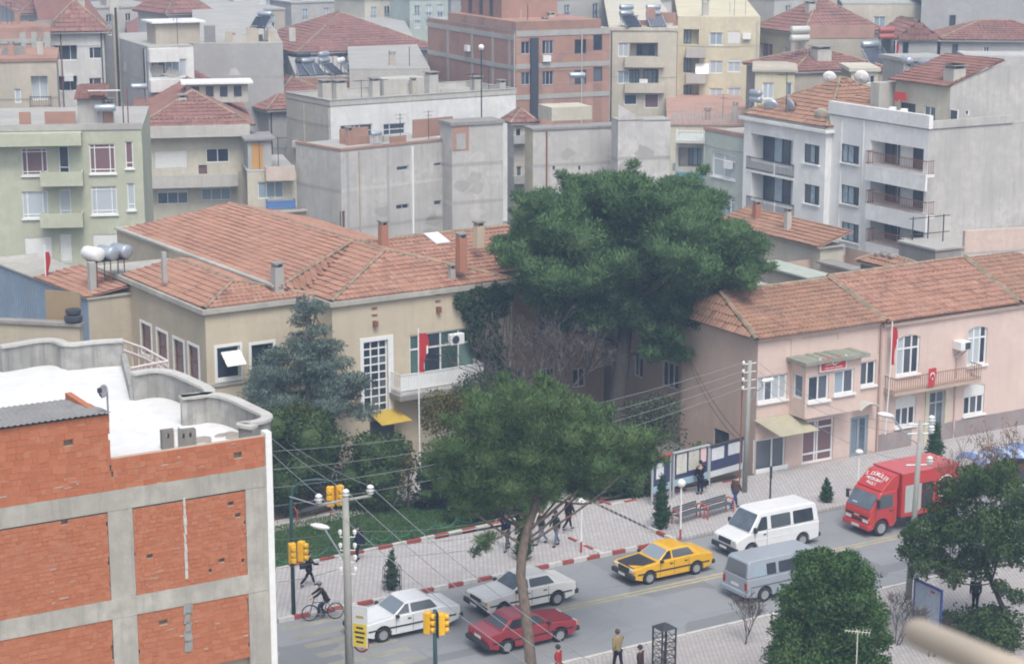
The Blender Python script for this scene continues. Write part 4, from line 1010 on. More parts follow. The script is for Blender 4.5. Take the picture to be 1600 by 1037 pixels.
# ================================================================ the town behind
def W_(c, name, stain=.4, **k): return plaster(name, c, stain, **k)
GREEN = W_((.46, .475, .36), 'render_green', .3); CREAM = W_((.56, .52, .42), 'render_cream', .4); WHITEW = W_((.70, .70, .67), 'render_white', .3); GREYB = W_((.50, .48, .45), 'render_grey_bare', .55, sc=(.25, .24, .225), patch=.22)
GREYC = W_((.40, .395, .38), 'render_grey_cool', .5); WAPT = W_((.80, .80, .78), 'render_white_clean', .3, sc=(.45, .44, .42)); YEL = W_((.62, .56, .40), 'render_yellow', .35); PALEG = W_((.45, .50, .45), 'render_pale_green', .35); BLOTCH = W_((.58, .56, .53), 'render_blotchy', .8, sc=(.36, .33, .31), patch=.3)
OFFW = W_((.50, .48, .43), 'render_offwhite', .5); DGREY = W_((.27, .26, .25), 'render_dark_grey', .5); BEI = W_((.47, .42, .34), 'render_tan', .5); BLUE = plaster('sheet_blue', (.25, .32, .40), .5); BLUE2 = plaster('shop_blue', (.06, .16, .42), .3)
BRICKF = pieces('brick_far', (.32, .185, .135), (.37, .22, .165), (.41, .255, .2), dirt_amt=.45); YSHOP = plaster('shop_yellow', (.65, .50, .10), .3)

# --- green apartment house, far left
h = corner_house('green_house', 'olive green apartment house with white windows and balconies, far left', 128, 206, 128, -60, 221, th=8, Dmin=14)
h.glaze('R', GREEN, [(160, 248, 40, 46, (0, .2, .8, 1), 'ppp', dict(tr=(.13, .87), sill=F_WHITE)), (163, 313, 40, 44, (0, .2, .8, 1), 'ccc', dict(tr=(.13, .87), sill=F_WHITE)), (166, 383, 40, 34, 2, 'b', dict(blind=.95)),
                     (202, 242, 12, 42, 1, 'p', dict(tr=(.2,), sill=F_WHITE)), (205, 307, 12, 42, 1, 'c', dict(tr=(.2,), sill=F_WHITE)), (163, 452, 40, 40, 2, 'c')], z1=h.z1)
u0 = h.hit('R', 27, 250)[0] - 2.5
h.glaze('R', GREEN, [(54, 253, 40, 42, (0, .2, .8, 1), 'ppp', dict(tr=(.13, .87), sill=F_WHITE)), (55, 320, 40, 42, (0, .2, .8, 1), 'ccc', dict(tr=(.13,), sill=F_WHITE)), (60, 388, 42, 34, 2, 'b', dict(blind=.95)),
                     (100, 252, 16, 48, 1, 'd', dict(tr=(.3,))), (102, 320, 18, 48, 1, 'c', dict(tr=(.3,))), (103, 388, 18, 44, 1, 'b', dict(blind=.95))], u0=u0, u1=0)
for y in (288, 353):
    a, z = h.hit('R', 63, y, 1.1); c = h.hit('R', 131, y, 1.1)[0]; h.balcony('R', a, c - .05, z, 1.1, .75, 'solid', GREEN)
h.body(GREEN); m = MB(); m.bx(u0, .0, h.z1, h.W, h.D, h.z1 + .1); m.bx(u0, -.06, h.z1 + .1, h.W + .05, .14, h.z1 + .5); m.build('roof', CONC, h.root)
m = MB(); m.bx(u0, -1.1, h.z1 - .75, 0, -.002, h.z1 + .05); m.build('eaves_slab', GREEN, h.root)
for x0, x1, nm in ((30, 48, 'r'), (70, 118, 'r')):
    a, z = h.hit('R', x0, 190, -1); c = h.hit('R', x1, 190, -1)[0]; m = MB(); m.bx(a, 1, h.z1 + .1, c, 1.2, h.z1 + 1.2); m.build('roof_wall', BRICKF, h.root)
a = h.hit('R', 122, 190, -2)[0]; m = MB(); m.bx(a, 2, h.z1 + .1, a + 1.6, 5, h.z1 + 1.9); st1 = m.build('stair_hut', GREYB, h.root)
tile_face(st1, [(a - .2, 1.7, h.z1 + 1.9), (a + 1.9, 1.7, h.z1 + 1.9), (a + 1.9, 5.3, h.z1 + 2.5), (a - .2, 5.3, h.z1 + 2.5)], TILE_F, (.3, .45))
p = h.M @ Vector((h.hit('R', 165, 190, -1.5)[0], 1.5, h.z1 + .15)); solar(p, R(8), 'pale blue water tank under a white sheet on the green house roof', False, False, s=1.15)
m = MB(); m.box((0, 0, 0), (2.0, 1.1, .06), M=Matrix.Rotation(R(-8), 4, 'X')); tag(m.build('sheet_cover', WHITE, loc=p + Vector((0, 0, 2.3)), rz=R(8)), 'white sheet roof propped over the water tank of the green house', 'cover')

# --- cream house beside it
h = corner_house('cream_house', 'cream apartment house with long balcony and dark red roof beside the green house', 222, 203, 152, 200, 387, th=11, Dmin=13)
h.glaze('R', CREAM, [(267, 250, 50, 28, 3, 'b', dict(blind=.95)), (340, 243, 36, 22, 2, 'd', dict(fm=F_WHITE)), (317, 265, 13, 14, 1, 'p', dict(fm=F_BROWN)), (270, 308, 48, 22, 3, 'm', dict(blind=.2)), (338, 302, 46, 22, 3, 'k', dict(blind=.2)), (305, 360, 40, 30, 2, 'd')])
h.body(CREAM); a, z = h.hit('R', 226, 292, 1.2); c = h.hit('R', 372, 284, 1.2)[0]; h.balcony('R', a, c, z, 1.2, .8, 'solid', OFFW)
m = MB(); m.bx(-.2, -1.0, h.z1 - .55, h.W + .1, -.002, h.z1); m.bx(-.2, -1.0, h.z1, h.W + .1, -.85, h.z1 + .35); m.build('eaves_slab', OFFW, h.root)
r = h.hip(2.3, TILE_F, over=.5, z=h.z1 + .2, tile=(.4, .5)); chimney(r, (3.2, 3.0, h.z1 + 1.0), .6, 1.1, OFFW)
m = MB(); m.bx(3.6, 5.2, h.z1 + 1.4, 8.4, 7.4, h.z1 + 2.9); pt = m.build('penthouse', OFFW, r); m = MB(); m.bx(3.2, 4.7, h.z1 + 2.9, 8.8, 7.9, h.z1 + 3.05); m.build('penthouse_roof', WHITE, pt)
for k in range(4): m = MB(); m.bx(4.0 + k * 1.1, 5.14, h.z1 + 1.9, 4.6 + k * 1.1, 5.197, h.z1 + 2.7); m.build('penthouse_window', F_DARK, pt)
# annex with orange door and balconies
h = corner_house('cream_annex', 'low cream annex with an orange door and blue railing beside the bare grey wall', 386, 270, 150, 370, 463, th=13, Dmin=9)
h.glaze('R', CREAM, [(423, 297, 40, 26, 3, 'k'), (400, 345, 20, 26, 1, 'd')]); h.body(CREAM); h.slab(CONC, t=.12)
a, z = h.hit('R', 416, 280, 1.0); c = h.hit('R', 461, 276, 1.0)[0]; h.balcony('R', a, c, z, 1.0, .9, 'solid', plaster('render_rose', (.58, .48, .42), .3)); 
a, z = h.hit('R', 418, 328, 1.0); h.balcony('R', a, c, z, 1.0, .7, 'panel', CONC, plain('rail_blue', (.10, .2, .42), .6))
a = h.hit('R', 388, 260, -1)[0]; c = h.hit('R', 425, 260, -1)[0]; m = MB(); m.bx(a, 1, h.z1 + .12, c, 5, h.z1 + 2.3); s1 = m.build('roof_hut', GREYC, h.root); m = MB(); m.bx(a + .3, .95, h.z1 + .14, a + 1.1, .997, h.z1 + 2.1); m.build('hut_door', plain('door_orange', (.5, .27, .08), .6), s1)
m = MB(); m.bx(a - .3, .7, h.z1 + 2.3, c + .3, 5.2, h.z1 + 2.45); m.build('hut_roof', DGREY, s1)
yagi(h.M @ Vector((c + .6, 2, h.z1)), R(20), 'dark antenna mast beside the orange door hut', 2.4)

# --- long bare grey party wall
h = corner_house('bare_grey_house', 'broad windowless grey rendered house with orange brick roof walls behind the tiled roofs', 532, 238, 146, 462, 706, th=40)
h.glaze('R', GREYB, [(629, 263, 18, 7, 1, 'd', dict(fm=F_GREY)), (629, 323, 20, 8, 2, 'd', dict(fm=F_GREY)), (684, 257, 12, 5, 1, 'd', dict(fm=F_GREY)), (684, 317, 12, 8, 1, 'm', dict(fm=F_GREY)), (536, 345, 6, 30, 1, 'p', dict(fm=F_BROWN))])
h.wall('L', GREYB); h.body(GREYB); h.slab(CONC, t=.1); m = MB(); m.bx(-.06, -.06, h.z1 + .1, h.W + .06, .18, h.z1 + .26); m.bx(-.06, .18, h.z1 + .1, .18, h.D, h.z1 + .26); m.build('coping', BRICKF, h.root)
m = MB(); u, z = h.hit('R', 643, 280); m.bx(u, -.12, h.z1 - 9, u + .14, -.002, h.z1 - .1); m.build('rain_pipe', WHITE, h.root)
for x in (507, 605, 700): u, z = h.hit('R', x, 300) if x > 540 else (h.W * .05, 0); m = MB(); m.bx(u, -.03, 0, u + .2, -.001, h.z1 - .02); m.build('pilaster', GREYC, h.root)
for x0, x1, hh, dy in ((508, 568, 1.2, 3.2), (575, 605, .6, 2.0), (622, 700, 1.5, 2.5)):
    a = h.hit('R', x0 + 25, 230, -dy)[0]; c = h.hit('R', x1 + 8, 225, -dy)[0]; m = MB(); m.bx(a, dy, h.z1 + .1, c, dy + .2, h.z1 + hh); m.build('roof_wall', BRICKF if x0 != 575 else CONC, h.root)
p = h.M @ Vector((h.hit('R', 588, 228, -1.2)[0], 1.2, h.z1 + .1)); solar(p, R(40), 'small round tank on thin legs on the bare grey house', False, False, s=.8)
hg = h
# higher right part, stepping back
h = corner_house('bare_grey_house', 'taller windowless grey party wall with a small brick roof room, left of the big pine', 706, 197, 150, 692, 786, th=26, Dmin=2.2)
h.wall('R', GREYB); h.wall('L', GREYB); h.body(GREYB); h.slab(CONC_D, t=.25, over=.12)
a = h.hit('R', 706, 200, .02)[0]; m = MB(); m.bx(.02, -.03, h.z1 - 1.9, 1.4, -.002, h.z1 - .05); pb = m.build('brick_panel', BRICKF, h.root); m = MB(); m.bx(.35, -.05, h.z1 - 1.8, 1.1, -.032, h.z1 - .6); m.build('shutter', GREYC, pb)
# narrow yellowish strip house
h = corner_house('narrow_house', 'narrow yellowish house with small balconies between two bare grey walls', 803, 192, 160, 796, 833, th=14, Dmin=2.2)
h.glaze('R', CREAM, [(810, 208, 9, 15, 1, 'd'), (811, 268, 9, 16, 1, 'd'), (812, 330, 9, 16, 1, 'd')]); h.wall('L', GREYB); h.body(GREYB)
for y in (222, 285): a, z = h.hit('R', 803, y, .8); c = h.hit('R', 824, y, .8)[0]; h.balcony('R', a, c, z, .8, .5, 'solid', GREYC)
h.hip(1.0, TILE_F, .4, tile=(.4, .5))
# grey wall right of it and the blotchy white wall
h = corner_house('grey_wall_house', 'plain grey rendered house with flat roof just above the big pine crown', 833, 204, 152, 824, 967, th=20, Dmin=1.8)
h.wall('R', GREYB); h.wall('L', W_((.55, .50, .36), 'render_straw', .5)); h.body(GREYB); h.slab(CONC_D, t=.16, over=.1)
for x in (865, 905): u, z = h.hit('R', x, 262); m = MB(); m.box((u, -.02, z), (.16, .04, .3)); m.build('wall_vent', F_DARK, h.root)
a, c = h.hit('R', 862, 185, -4)[0], h.hit('R', 925, 180, -4)[0]; m = MB(); m.bx(a, 4, h.z1 + .16, c, 7, h.z1 + 1.2); m.build('roof_hut', CREAM, h.root)
h = corner_house('white_wall_house', 'blotchy whitewashed party wall with sloping top right of the grey house', 966, 190, 150, 960, 1048, th=12, Dmin=2)
m = MB(); u2 = h.W; zz = h.hit('R', 1005, 190)[1]; m.poly([(0, 0, 0), (u2, 0, 0), (u2, 0, h.z1 - .05), (u2 * .52, 0, h.z1 - .05), (0, 0, h.z1 + 1.3)]); m.build('wall', BLOTCH, h.root); h.wall('L', GREYB); h.body(GREYB); h.slab(CONC, t=.1)

# --- flat-roofed white house behind the bare grey one
h = corner_house('white_flat_house', 'long white house with flat roof, vent shafts and dark windows', 516, 168, 168, 447, 806, th=33)
h.glaze('R', WHITEW, [(557, 205, 50, 20, (0, .2, .45, .6, 1), 'd', dict(tr=(.5,))), (616, 202, 34, 18, (0, .3, 1), 'd', dict(tr=(.5,))), (663, 198, 25, 14, (0, .3, 1), 'd', dict(tr=(.5,)))]); h.wall('L', OFFW); h.body(OFFW); h.slab(CONC, t=.1)
h.parapet(OFFW, .45, .2, h.z1 + .1, CONC)
for x, y, w, hh in ((508, 160, .9, 1.6), (530, 160, 1.0, 1.6), (585, 155, .7, 1.5), (674, 152, .9, 1.9), (744, 150, .8, 1.4), (795, 150, .6, 1.0)):
    p = h.loc(at(x, y, h.z1)); chimney(h.root, (max(.8, min(p.x, h.W - 1)), max(.9, min(h.D - .8, p.y)), h.z1 + .1), w, hh, OFFW)
a = h.hit('R', 600, 160, -5)[0]; c = h.hit('R', 668, 150, -5)[0]; m = MB(); m.bx(a, 5, h.z1 + .1, c, 7.5, h.z1 + 1.5); m.build('roof_hut', OFFW, h.root)
for i, x in enumerate((566, 597, 740)): p = h.M @ Vector((h.hit('R', x, 170, -.5)[0], .6, h.z1 + .1)); yagi(p, R(33), ('thin antenna mast on the white flat house, left one', 'thin antenna mast on the white flat house, middle one', 'thin antenna mast on the white flat house, right one')[i], 2.0)

# --- low red roofs and tanks, upper middle
h = corner_house('red_roof_house', 'house under a broad orange-red tile roof with solar tanks, upper left middle', 420, 172, 178, 318, 550, th=30)
h.wall('R', GREYC); h.wall('L', GREYC); h.body(GREYC); r = h.hip(2.4, TILE_F, .5, tile=(.45, .55)); chimney(r, (2.5, 6, h.z1 + 1.2), .6, 1.0, OFFW); chimney(r, (3.5, 10, h.z1 + 1.4), .6, 1.0, OFFW)
solar(h.M @ Vector((2.0, 7.5, h.z1 + 1.2)), R(25), 'pale round solar tank with a long tilted panel on the red roof', False, s=1.25)
h = corner_house('brick_gable_house', 'house with an orange brick side wall meeting pale render, behind the white flat house', 462, 122, 192, 440, 548, th=8, Dmin=8)
h.wall('R', BRICKF); h.wall('L', GREYC); h.body(GREYC); h.slab(CONC, t=.12)
for i, (x, lab) in enumerate(((440, 'black solar tank with steep dark panel above the brick side wall'), (478, 'silver solar tank in the middle of the row above the brick wall'), (503, 'blue-grey solar tank pair above the brick wall, dark panel below'), (530, 'white solar tank at the right end of the row above the brick wall'))):
    p = h.loc(at(x, 112, h.z1)); solar(h.M @ Vector((min(max(.8, p.x), h.W - .8), 2.0, h.z1 + .15)), R(20 + 20 * i), lab, i % 2 == 0, True, [F_DARK, ALU, ALU, WHITE][i], 1.25)
h = corner_house('pale_wall_house', 'pale grey rendered wall with stepped top right of the orange brick wall', 546, 110, 190, 536, 672, th=5, Dmin=8); h.wall('R', OFFW); h.wall('L', OFFW); h.body(OFFW); h.slab(CONC, t=.12)

# --- upper left group
h = corner_house('white_window_house', 'white apartment house with dark ribbon windows under a dark red roof, upper left', 77, 50, 178, 40, 162, th=14, Dmin=12)
WN = []
for y in (83, 131): WN += [(103, y, 36, 24, (0, .2, .7, 1), 'd', dict(fm=F_WHITE, depth=.5)), (149, y, 20, 18, (0, .35, 1), 'd', dict(fm=F_WHITE))]
h.glaze('R', WHITEW, WN + [(100, 173, 24, 10, 2, 'd')]); h.wall('L', BEI); h.body(WHITEW); r = h.hip(2.6, TILE_F, .6, tile=(.45, .55)); chimney(r, (3, 3, h.z1 + 1.2), .6, 1.4, OFFW); chimney(r, (6, 5, h.z1 + 1.6), .8, 1.2, OFFW)
h = corner_house('brick_frame_house', 'house with brick infill panels and pale frame at the upper left edge', -40, 52, 170, None, 79, th=14, Dmin=8)
h.wall('R', BRICKF); h.body(BRICKF); h.slab(BRICKF, t=.4)
for x in (32, 50, 70): u = h.hit('R', x, 80)[0]; m = MB(); m.bx(u, -.06, 0, u + .5, -.002, h.z1); m.build('concrete_column', CONC, h.root)
for y in (68, 100): z = h.hit('R', 50, y)[1]; m = MB(); m.bx(0, -.07, z, h.W, -.003, z + .4); m.build('concrete_beam', CONC, h.root)
h = corner_house('tan_house', 'tan flat house with a curtained balcony door at the left edge', -40, 98, 150, None, 88, th=12, Dmin=10)
h.glaze('R', BEI, [(62, 138, 26, 38, 2, 'c', dict(depth=.5)), (28, 150, 10, 22, 1, 'c')]); h.body(BEI); h.slab(BRICKF, t=.25, over=.1); a, z = h.hit('R', 47, 168, .6); c = h.hit('R', 80, 168, .6)[0]; h.balcony('R', a, c, z, .6, .8, 'rail', BEI)
h = corner_house('grey_party_house', 'bare grey house with a tall flue and a white enclosed bay, upper left', 231, 76, 165, 161, 302, th=24)
h.wall('L', GREYC); h.glaze('R', WHITEW, [(264, 107, 56, 28, 5, 'kdkkc', dict(fm=F_WHITE)), (290, 150, 14, 14, 1, 'c')]); h.body(GREYC); h.slab(CONC, t=.15); a, z = h.hit('R', 236, 145, .8); c = h.hit('R', 282, 140, .8)[0]
m = MB(); m.bx(a, -.8, z, c, -.003, z + 1.0); m.build('bay_base', WHITEW, h.root); m = MB(); m.bx(a, -.8, h.z1 - 1.1, c, -.003, h.z1); m.build('bay_head', WHITEW, h.root)
m = MB(); u = h.hit('L', 187, 100)[0]; m.bx(-.5, u - .35, 0, -.003, u + .35, h.z1 + 2.2); m.build('flue', BEI, h.root); m = MB(); m.tube((-.3, u - .6, 1), (-.3, u - .6, h.z1 + 2.8), .1, n=8); m.build('flue_pipe', IRON, h.root)
m = MB(); m.bx(1.2, 2, h.z1 + .15, 5.0, 5, h.z1 + 1.9); hu = m.build('roof_hut', BEI, h.root); m = MB(); m.bx(.8, 1.6, h.z1 + 1.9, 5.4, 5.4, h.z1 + 2.05); m.build('hut_roof', WHITE, hu)
solar(h.M @ Vector((-.9, 3, h.z1 - 4.5)), R(20), 'pale blue round tank beside the white bay, upper left', False, False, s=1.1).location = atd(218, 158, 160)
h = corner_house('long_grey_house', 'long grey windowless house with roof clutter behind the white bay', 302, 72, 178, 296, 442, th=9, Dmin=10); h.wall('R', GREYC); h.wall('L', GREYC); h.body(GREYC); h.slab(CONC, t=.2)
for k in range(5): u = 1 + k * 1.9; m = MB(); m.bx(u, 1.2, h.z1 + .2, u + random.uniform(.5, 1.1), 2.2, h.z1 + random.uniform(.8, 1.7)); m.build('roof_shaft', random.choice([OFFW, DGREY, BEI]), h.root)
solar(h.M @ Vector((h.W * .82, 2.5, h.z1 + 1.4)), R(-20), 'pale blue tank at the end of the long grey house roof', False, True, s=1.15)

# --- wide hipped red roof
h = corner_house('hip_roof_house', 'large house with a wide hipped red roof and a row of small windows', 470, 82, 214, 420, 672, th=26, Dmin=16)
h.glaze('R', OFFW, [(x, 97, w, 20, 2, p) for x, w, p in ((500, 12, 'd'), (572, 13, 'k'), (590, 10, 'm'), (624, 10, 'd'), (637, 10, 'd'), (649, 9, 'k'))]); h.wall('L', OFFW); h.body(OFFW); h.hip(3.6, TILE_F, .9, tile=(.5, .6))

# --- unfinished brick block, top middle
h = corner_house('brick_block', 'large unfinished brick apartment block with dark empty window holes, top middle', 806, 50, 182, 668, 953, th=25)
WN = [(821, 75, 14, 20, 2, 'd', dict(fm=F_GREY)), (856, 74, 18, 22, 3, 'd', dict(fm=F_GREY)), (907, 73, 18, 22, 1, 'd', dict(fm=F_DARK)), (934, 67, 14, 24, 1, 'd', dict(fm=F_DARK)), (821, 123, 14, 20, 2, 'd', dict(fm=F_GREY)), (856, 122, 18, 22, 3, 'd', dict(fm=F_GREY)), (907, 121, 18, 22, 1, 'd', dict(fm=F_DARK)), (934, 116, 14, 22, 1, 'd', dict(fm=F_DARK))]
h.glaze('R', BRICKF, WN); h.wall('L', BRICKF); h.body(BRICKF); h.slab(CONC, t=.12)
for f, x, ys_ in (('R', 870, (52, 102, 150)), ('L', 740, (50, 95, 140))):
    for y in ys_: z = h.hit(f, x, y)[1]; m = MB(); h.fbox(m, f, 0, h.W if f == 'R' else h.D, z - .22, z + .22, .002, .05); m.build('concrete_beam', CONC, h.root)
for x in (700, 738, 770, 796): u = h.hit('L', x, 90)[0]; m = MB(); h.fbox(m, 'L', u - .22, u + .22, 0, h.z1 - .3, .003, .045); m.build('concrete_column', CONC, h.root)
u = h.hit('R', 828, 90)[0]; m = MB(); h.fbox(m, 'R', u, u + .75, 0, h.z1 - .6, .003, .3); m.build('stair_shaft', F_DARK, h.root)
m = MB(); m.bx(-.02, -.02, h.z1 + .12, h.W * .9, h.D * .75, h.z1 + .9); m.bx(h.W * .1, h.D * .25, h.z1 + .9, h.W * .7, h.D * .7, h.z1 + 4.2); up = m.build('upper_storey', BRICKF, h.root)
for x in (735, 752, 768): p = h.hit('L', x, 28, -h.W * .1)[0]; m = MB(); m.bx(h.W * .1 - .05, p - .35, h.z1 + 1.0, h.W * .1 - .003, p + .35, h.z1 + 3.0); m.build('dark_hole_plate', F_DARK, up)  # dark plates on the wall paint the shade of empty openings
solar(atd(902, 140, 170), R(10), 'blue-white tank on a stand in front of the brick block', False, False, s=1.15)
lamp_top = atd(752, 78, 160); t = thing('street_lamp', 'distant lamp post with a white globe in front of the brick block', 'lamp', (lamp_top.x, lamp_top.y, 0)); m = MB(); m.tube((0, 0, 0), (0, 0, lamp_top.z), .07, .05, 8); m.build('post', IRON, t); m = MB(); m.ball((0, 0, lamp_top.z + .2), .24); m.build('globe', WHITE, t, True)

# --- cream and yellow apartment houses, top right of middle
h = corner_house('cream_balcony_house', 'cream apartment house with stacked bluish balconies, beside the brick block', 953, 48, 192, 930, 1058, th=-2, Dmin=10)
h.glaze('R', CREAM, [(974, 78, 16, 22, 2, 'c'), (1006, 78, 44, 22, 3, 'd', dict(loggia=1.2, glaz=[(.25, .9, 0, .8)])), (974, 121, 18, 20, 2, 'k'), (1006, 121, 46, 26, 3, 'k', dict(loggia=1.2, glaz=[(.0, .35, 0, .9), (.5, .95, 0, .9)])), (985, 156, 20, 16, 1, 'd'), (1018, 158, 22, 22, 1, 'p')]); h.body(CREAM); h.slab(CREAM, t=.3, over=.1)
for y in (103, 143): a, z = h.hit('R', 976, y, .5); c = h.hit('R', 1038, y, .5)[0]; h.balcony('R', a, c, z, .5, .8, 'solid', CREAM)
solar(h.M @ Vector((1.6, 1.5, h.z1 + .3)), R(25), 'white and blue tanks at the left end of the cream house roof', True, True, s=1.2); solar(h.M @ Vector((4.2, 1.7, h.z1 + .3)), R(15), 'dark panelled tank in the middle of the cream house roof', True, True, s=1.2)
m = MB(); m.bx(h.W * .55, 1, h.z1 + .3, h.W * .68, 2.5, h.z1 + 2.1); m.bx(h.W * .7, 2, h.z1 + .3, h.W, 2.3, h.z1 + 1.6); m.build('roof_wall', BRICKF, h.root)
h = corner_house('yellow_house', 'yellow apartment house with rows of white windows and one tilted awning', 1059, 30, 194, 1050, 1188, th=-4, Dmin=12)
WN = []
for i, y in enumerate((61, 105, 148)): WN += [(1119, y, 20, 20, 2, 'kcc'[i]), (1147, y - 2, 20, 20, 2, 'bcc'[i], dict(blind=(.95, .2, .1)[i])), (1080, y - 3, 24, 24, 2, 'k', dict(loggia=1.0, glaz=[(.0, .5, 0, .95)]))]
h.glaze('R', YEL, WN); h.body(YEL); h.slab(YEL, t=.25)
for y in (88, 128): a, z = h.hit('R', 1072, y, .9); c = h.hit('R', 1103, y, .9)[0]; h.balcony('R', a, c, z, .9, .75, 'solid', OFFW)
u, z = h.hit('R', 1097, 108, .6); m = MB(); m.box((u, -.5, z), (1.3, .05, 1.2), M=Matrix.Rotation(R(-40), 4, 'X')); m.build('awning', WHITE, h.root)
# pale green house behind the pine
h = corner_house('pale_green_house', 'pale green house with big white windows and a teal balcony above the pine', 1100, 205, 150, 1052, 1166, th=-62, Dmin=9); 
h = h
h.glaze('R', PALEG, [(1131, 259, 36, 38, 2, 'c', dict(tr=(.72,), sill=F_WHITE, bw=.1)), (1130, 321, 36, 38, (0, .25, .8, 1), 'ckk', dict(tr=(.72,), sill=F_WHITE, bw=.1))]); h.body(PALEG)
h.wall('L', PALEG); h.slab(CONC, t=.1); m = MB(); m.bx(0, -.05, h.z1 + .1, h.W, .2, h.z1 + .35); m.build('coping', BRICKF, h.root)
h2 = corner_house('pale_green_wing', 'pale wing with teal balcony railing and white roof rail above the pine', 1056, 222, 151, 1046, 1102, th=-10, Dmin=4)
h2.glaze('R', OFFW, [(1078, 246, 36, 30, 3, 'mkk', dict(loggia=.8, glaz=[(.4, 1, 0, 1)])), (1078, 312, 36, 30, 3, 'm', dict(loggia=.8, glaz=[(.4, 1, 0, 1)]))]); h2.body(PALEG); h2.slab(PALEG, t=.2)
a, z = h2.hit('R', 1055, 284, 1.0); c = h2.hit('R', 1099, 287, 1.0)[0]; h2.balcony('R', a, c, z, 1.0, .75, 'panel', OFFW, plain('rail_teal', (.12, .28, .30), .6)); h2.balcony('R', a, c, h2.z1 + .2, 1.0, .8, 'rail', OFFW, F_WHITE)
# yellow house with small balcony fence behind it
h = corner_house('low_cream_house', 'low cream house with a roof-garden fence between the yellow and white houses', 1044, 196, 172, 1035, 1175, th=-4, Dmin=9); h.wall('R', CREAM); h.body(CREAM); h.slab(BRICKF, t=.15, over=.1)
m = MB()
for k in range(24): u = .3 + k * (h.W - .6) / 24; m.bx(u, .2, h.z1 + .15, u + .12, .26, h.z1 + 1.1 + random.uniform(-.1, .2))
m.build('roof_fence', GREYC, h.root)

# --- roof clutter and wall wear on the town houses (all parts of their house)
PATCH = [plaster('patch_pale', (.54, .52, .48), .4), plaster('patch_dark', (.40, .385, .36), .5), plaster('patch_ochre', (.46, .38, .28), .4)]
rc = random.Random(21)
for h in HOUSES:
    if h.root.name.startswith(('unfinished', 'public', 'pink_building')): continue
    blank = any(k in h.root['label'] for k in ('grey', 'windowless', 'party', 'wall'))
    flat = any(c.name.startswith('roof') and not any(g.name.startswith('roof_deck') for g in c.children) for c in h.root.children)
    W, D = min(h.W, 30), min(h.D, 18)
    if flat and W > 3 and D > 3:
        z = h.z1 + .12
        for k in range(rc.randint(3, 6)):
            x, y = rc.uniform(.6, W - .8), rc.uniform(.5, min(D - .6, 5)); q = rc.random()
            if q < .4: chimney(h.root, (x, y, z), rc.uniform(.35, .7), rc.uniform(.6, 1.5), rc.choice([OFFW, BEI, CONC, BRICKF]))
            elif q < .6: m = MB(); m.tube((x, y, z - .1), (x, y, z + rc.uniform(.8, 2.4)), .04, n=5); m.build('vent_pipe', rc.choice([IRON, RUST, F_GREY]), h.root)
            elif q < .8: m = MB(); m.bx(x, y, z - .02, x + rc.uniform(.6, 1.8), y + .18, z + rc.uniform(.4, 1.0)); m.build('roof_wall', rc.choice([BRICKF, OFFW, CONC_D]), h.root)
            else: m = MB(); m.tube((x, y, z - .1), (x, y, z + 2.2), .025, n=4); m.tube((x - .5, y, z + 2.1), (x + .5, y, z + 2.1), .015, n=4); m.tube((x - .35, y, z + 1.8), (x + .35, y, z + 1.8), .015, n=4); m.build('antenna_mast', IRON, h.root)
    if blank:
        for f, L in (('R', W), ('L', D)):
            zz = h.z1 - rc.uniform(2.6, 3.1)
            while zz > 1: m = MB(); h.fbox(m, f, .02, L - .02, zz - .13, zz + .13, .001, .012); m.build('floor_band', rc.choice(PATCH[:2]), h.root); zz -= 2.9
            for k in range(rc.randint(2, 5)):
                if L < 3: continue
                u = rc.uniform(.4, L - 1.6); zc = rc.uniform(max(1, h.z1 - 9), h.z1 - 1.2); m = MB(); pts = [(u + .7 * rc.uniform(.6, 1.3) * math.cos(a), zc + .5 * rc.uniform(.5, 1.3) * math.sin(a)) for a in [i * .7 for i in range(9)]]
                m.poly([h.P(f, min(max(x, .05), L - .05), z_, .006 + .002 * k) for x, z_ in pts]); m.build('plaster_patch', rc.choice(PATCH[:2]), h.root)

    for f, L in (('R', W), ('L', D)):
        if L < 4 or rc.random() < .25: continue
        for k in range(rc.randint(1, 2)):
            u = rc.choice([.18, L - .25, rc.uniform(.5, L - .5)]); m = MB(); h.fbox(m, f, u - .05, u + .05, 0, h.z1 - .1, .014, .11); m.build('rain_pipe', rc.choice([F_GREY, IRON, RUST, OFFW, BEI]), h.root)
        if not blank:
            u = rc.uniform(.5, L - 1.2); z_ = h.z1 - rc.uniform(1.5, 6); m = MB(); h.fbox(m, f, u, u + .8, z_, z_ + .55, .02, .32); m.build('cooling_unit', F_WHITE, h.root)
        if blank: continue
        z_ = h.z1 - rc.uniform(.8, 5); m = MB(); m.path([h.P(f, L * i / 6, z_ - .12 * math.sin(math.pi * i / 6), .05) for i in range(7)], .012, 4); m.build('cable', IRON, h.root)

# --- white apartment house on the right: two blocks with their long fronts turned left
DARKF = F_DARK
h = corner_house('white_apartment', 'white apartment house with dark window frames and recessed balconies beside the pale green house', 1291, 208, 136, 1163, 1300, th=29, Wmin=10)
def front(h, wins, face='L'): return wins
WN = []
for i, (yb, yw_) in enumerate(((222, 241), (284, 304), (346, 364))):
    WN += [(1206, yb + 14, 66, 44, (0, .28, .6, 1), 'dkd', dict(loggia=1.1, glaz=[(.34, .97, .0, .95)])), (1268, yw_, 24, 30, 3, 'dkd', dict(fm=F_DARK, sill=WAPT))]
h.glaze('L', WAPT, WN); h.wall('R', WAPT); h.body(WAPT)
for y in (252, 315): 
    for x0, x1 in ((1166, 1208), (1212, 1240)):
        a, z = h.hit('L', x1, y + (x1 - 1166) * .2, .05); c = h.hit('L', x0, y, .05)[0]; h.balcony('L', a, c, z - .55, .06, .95, 'rail', WAPT, IRON)
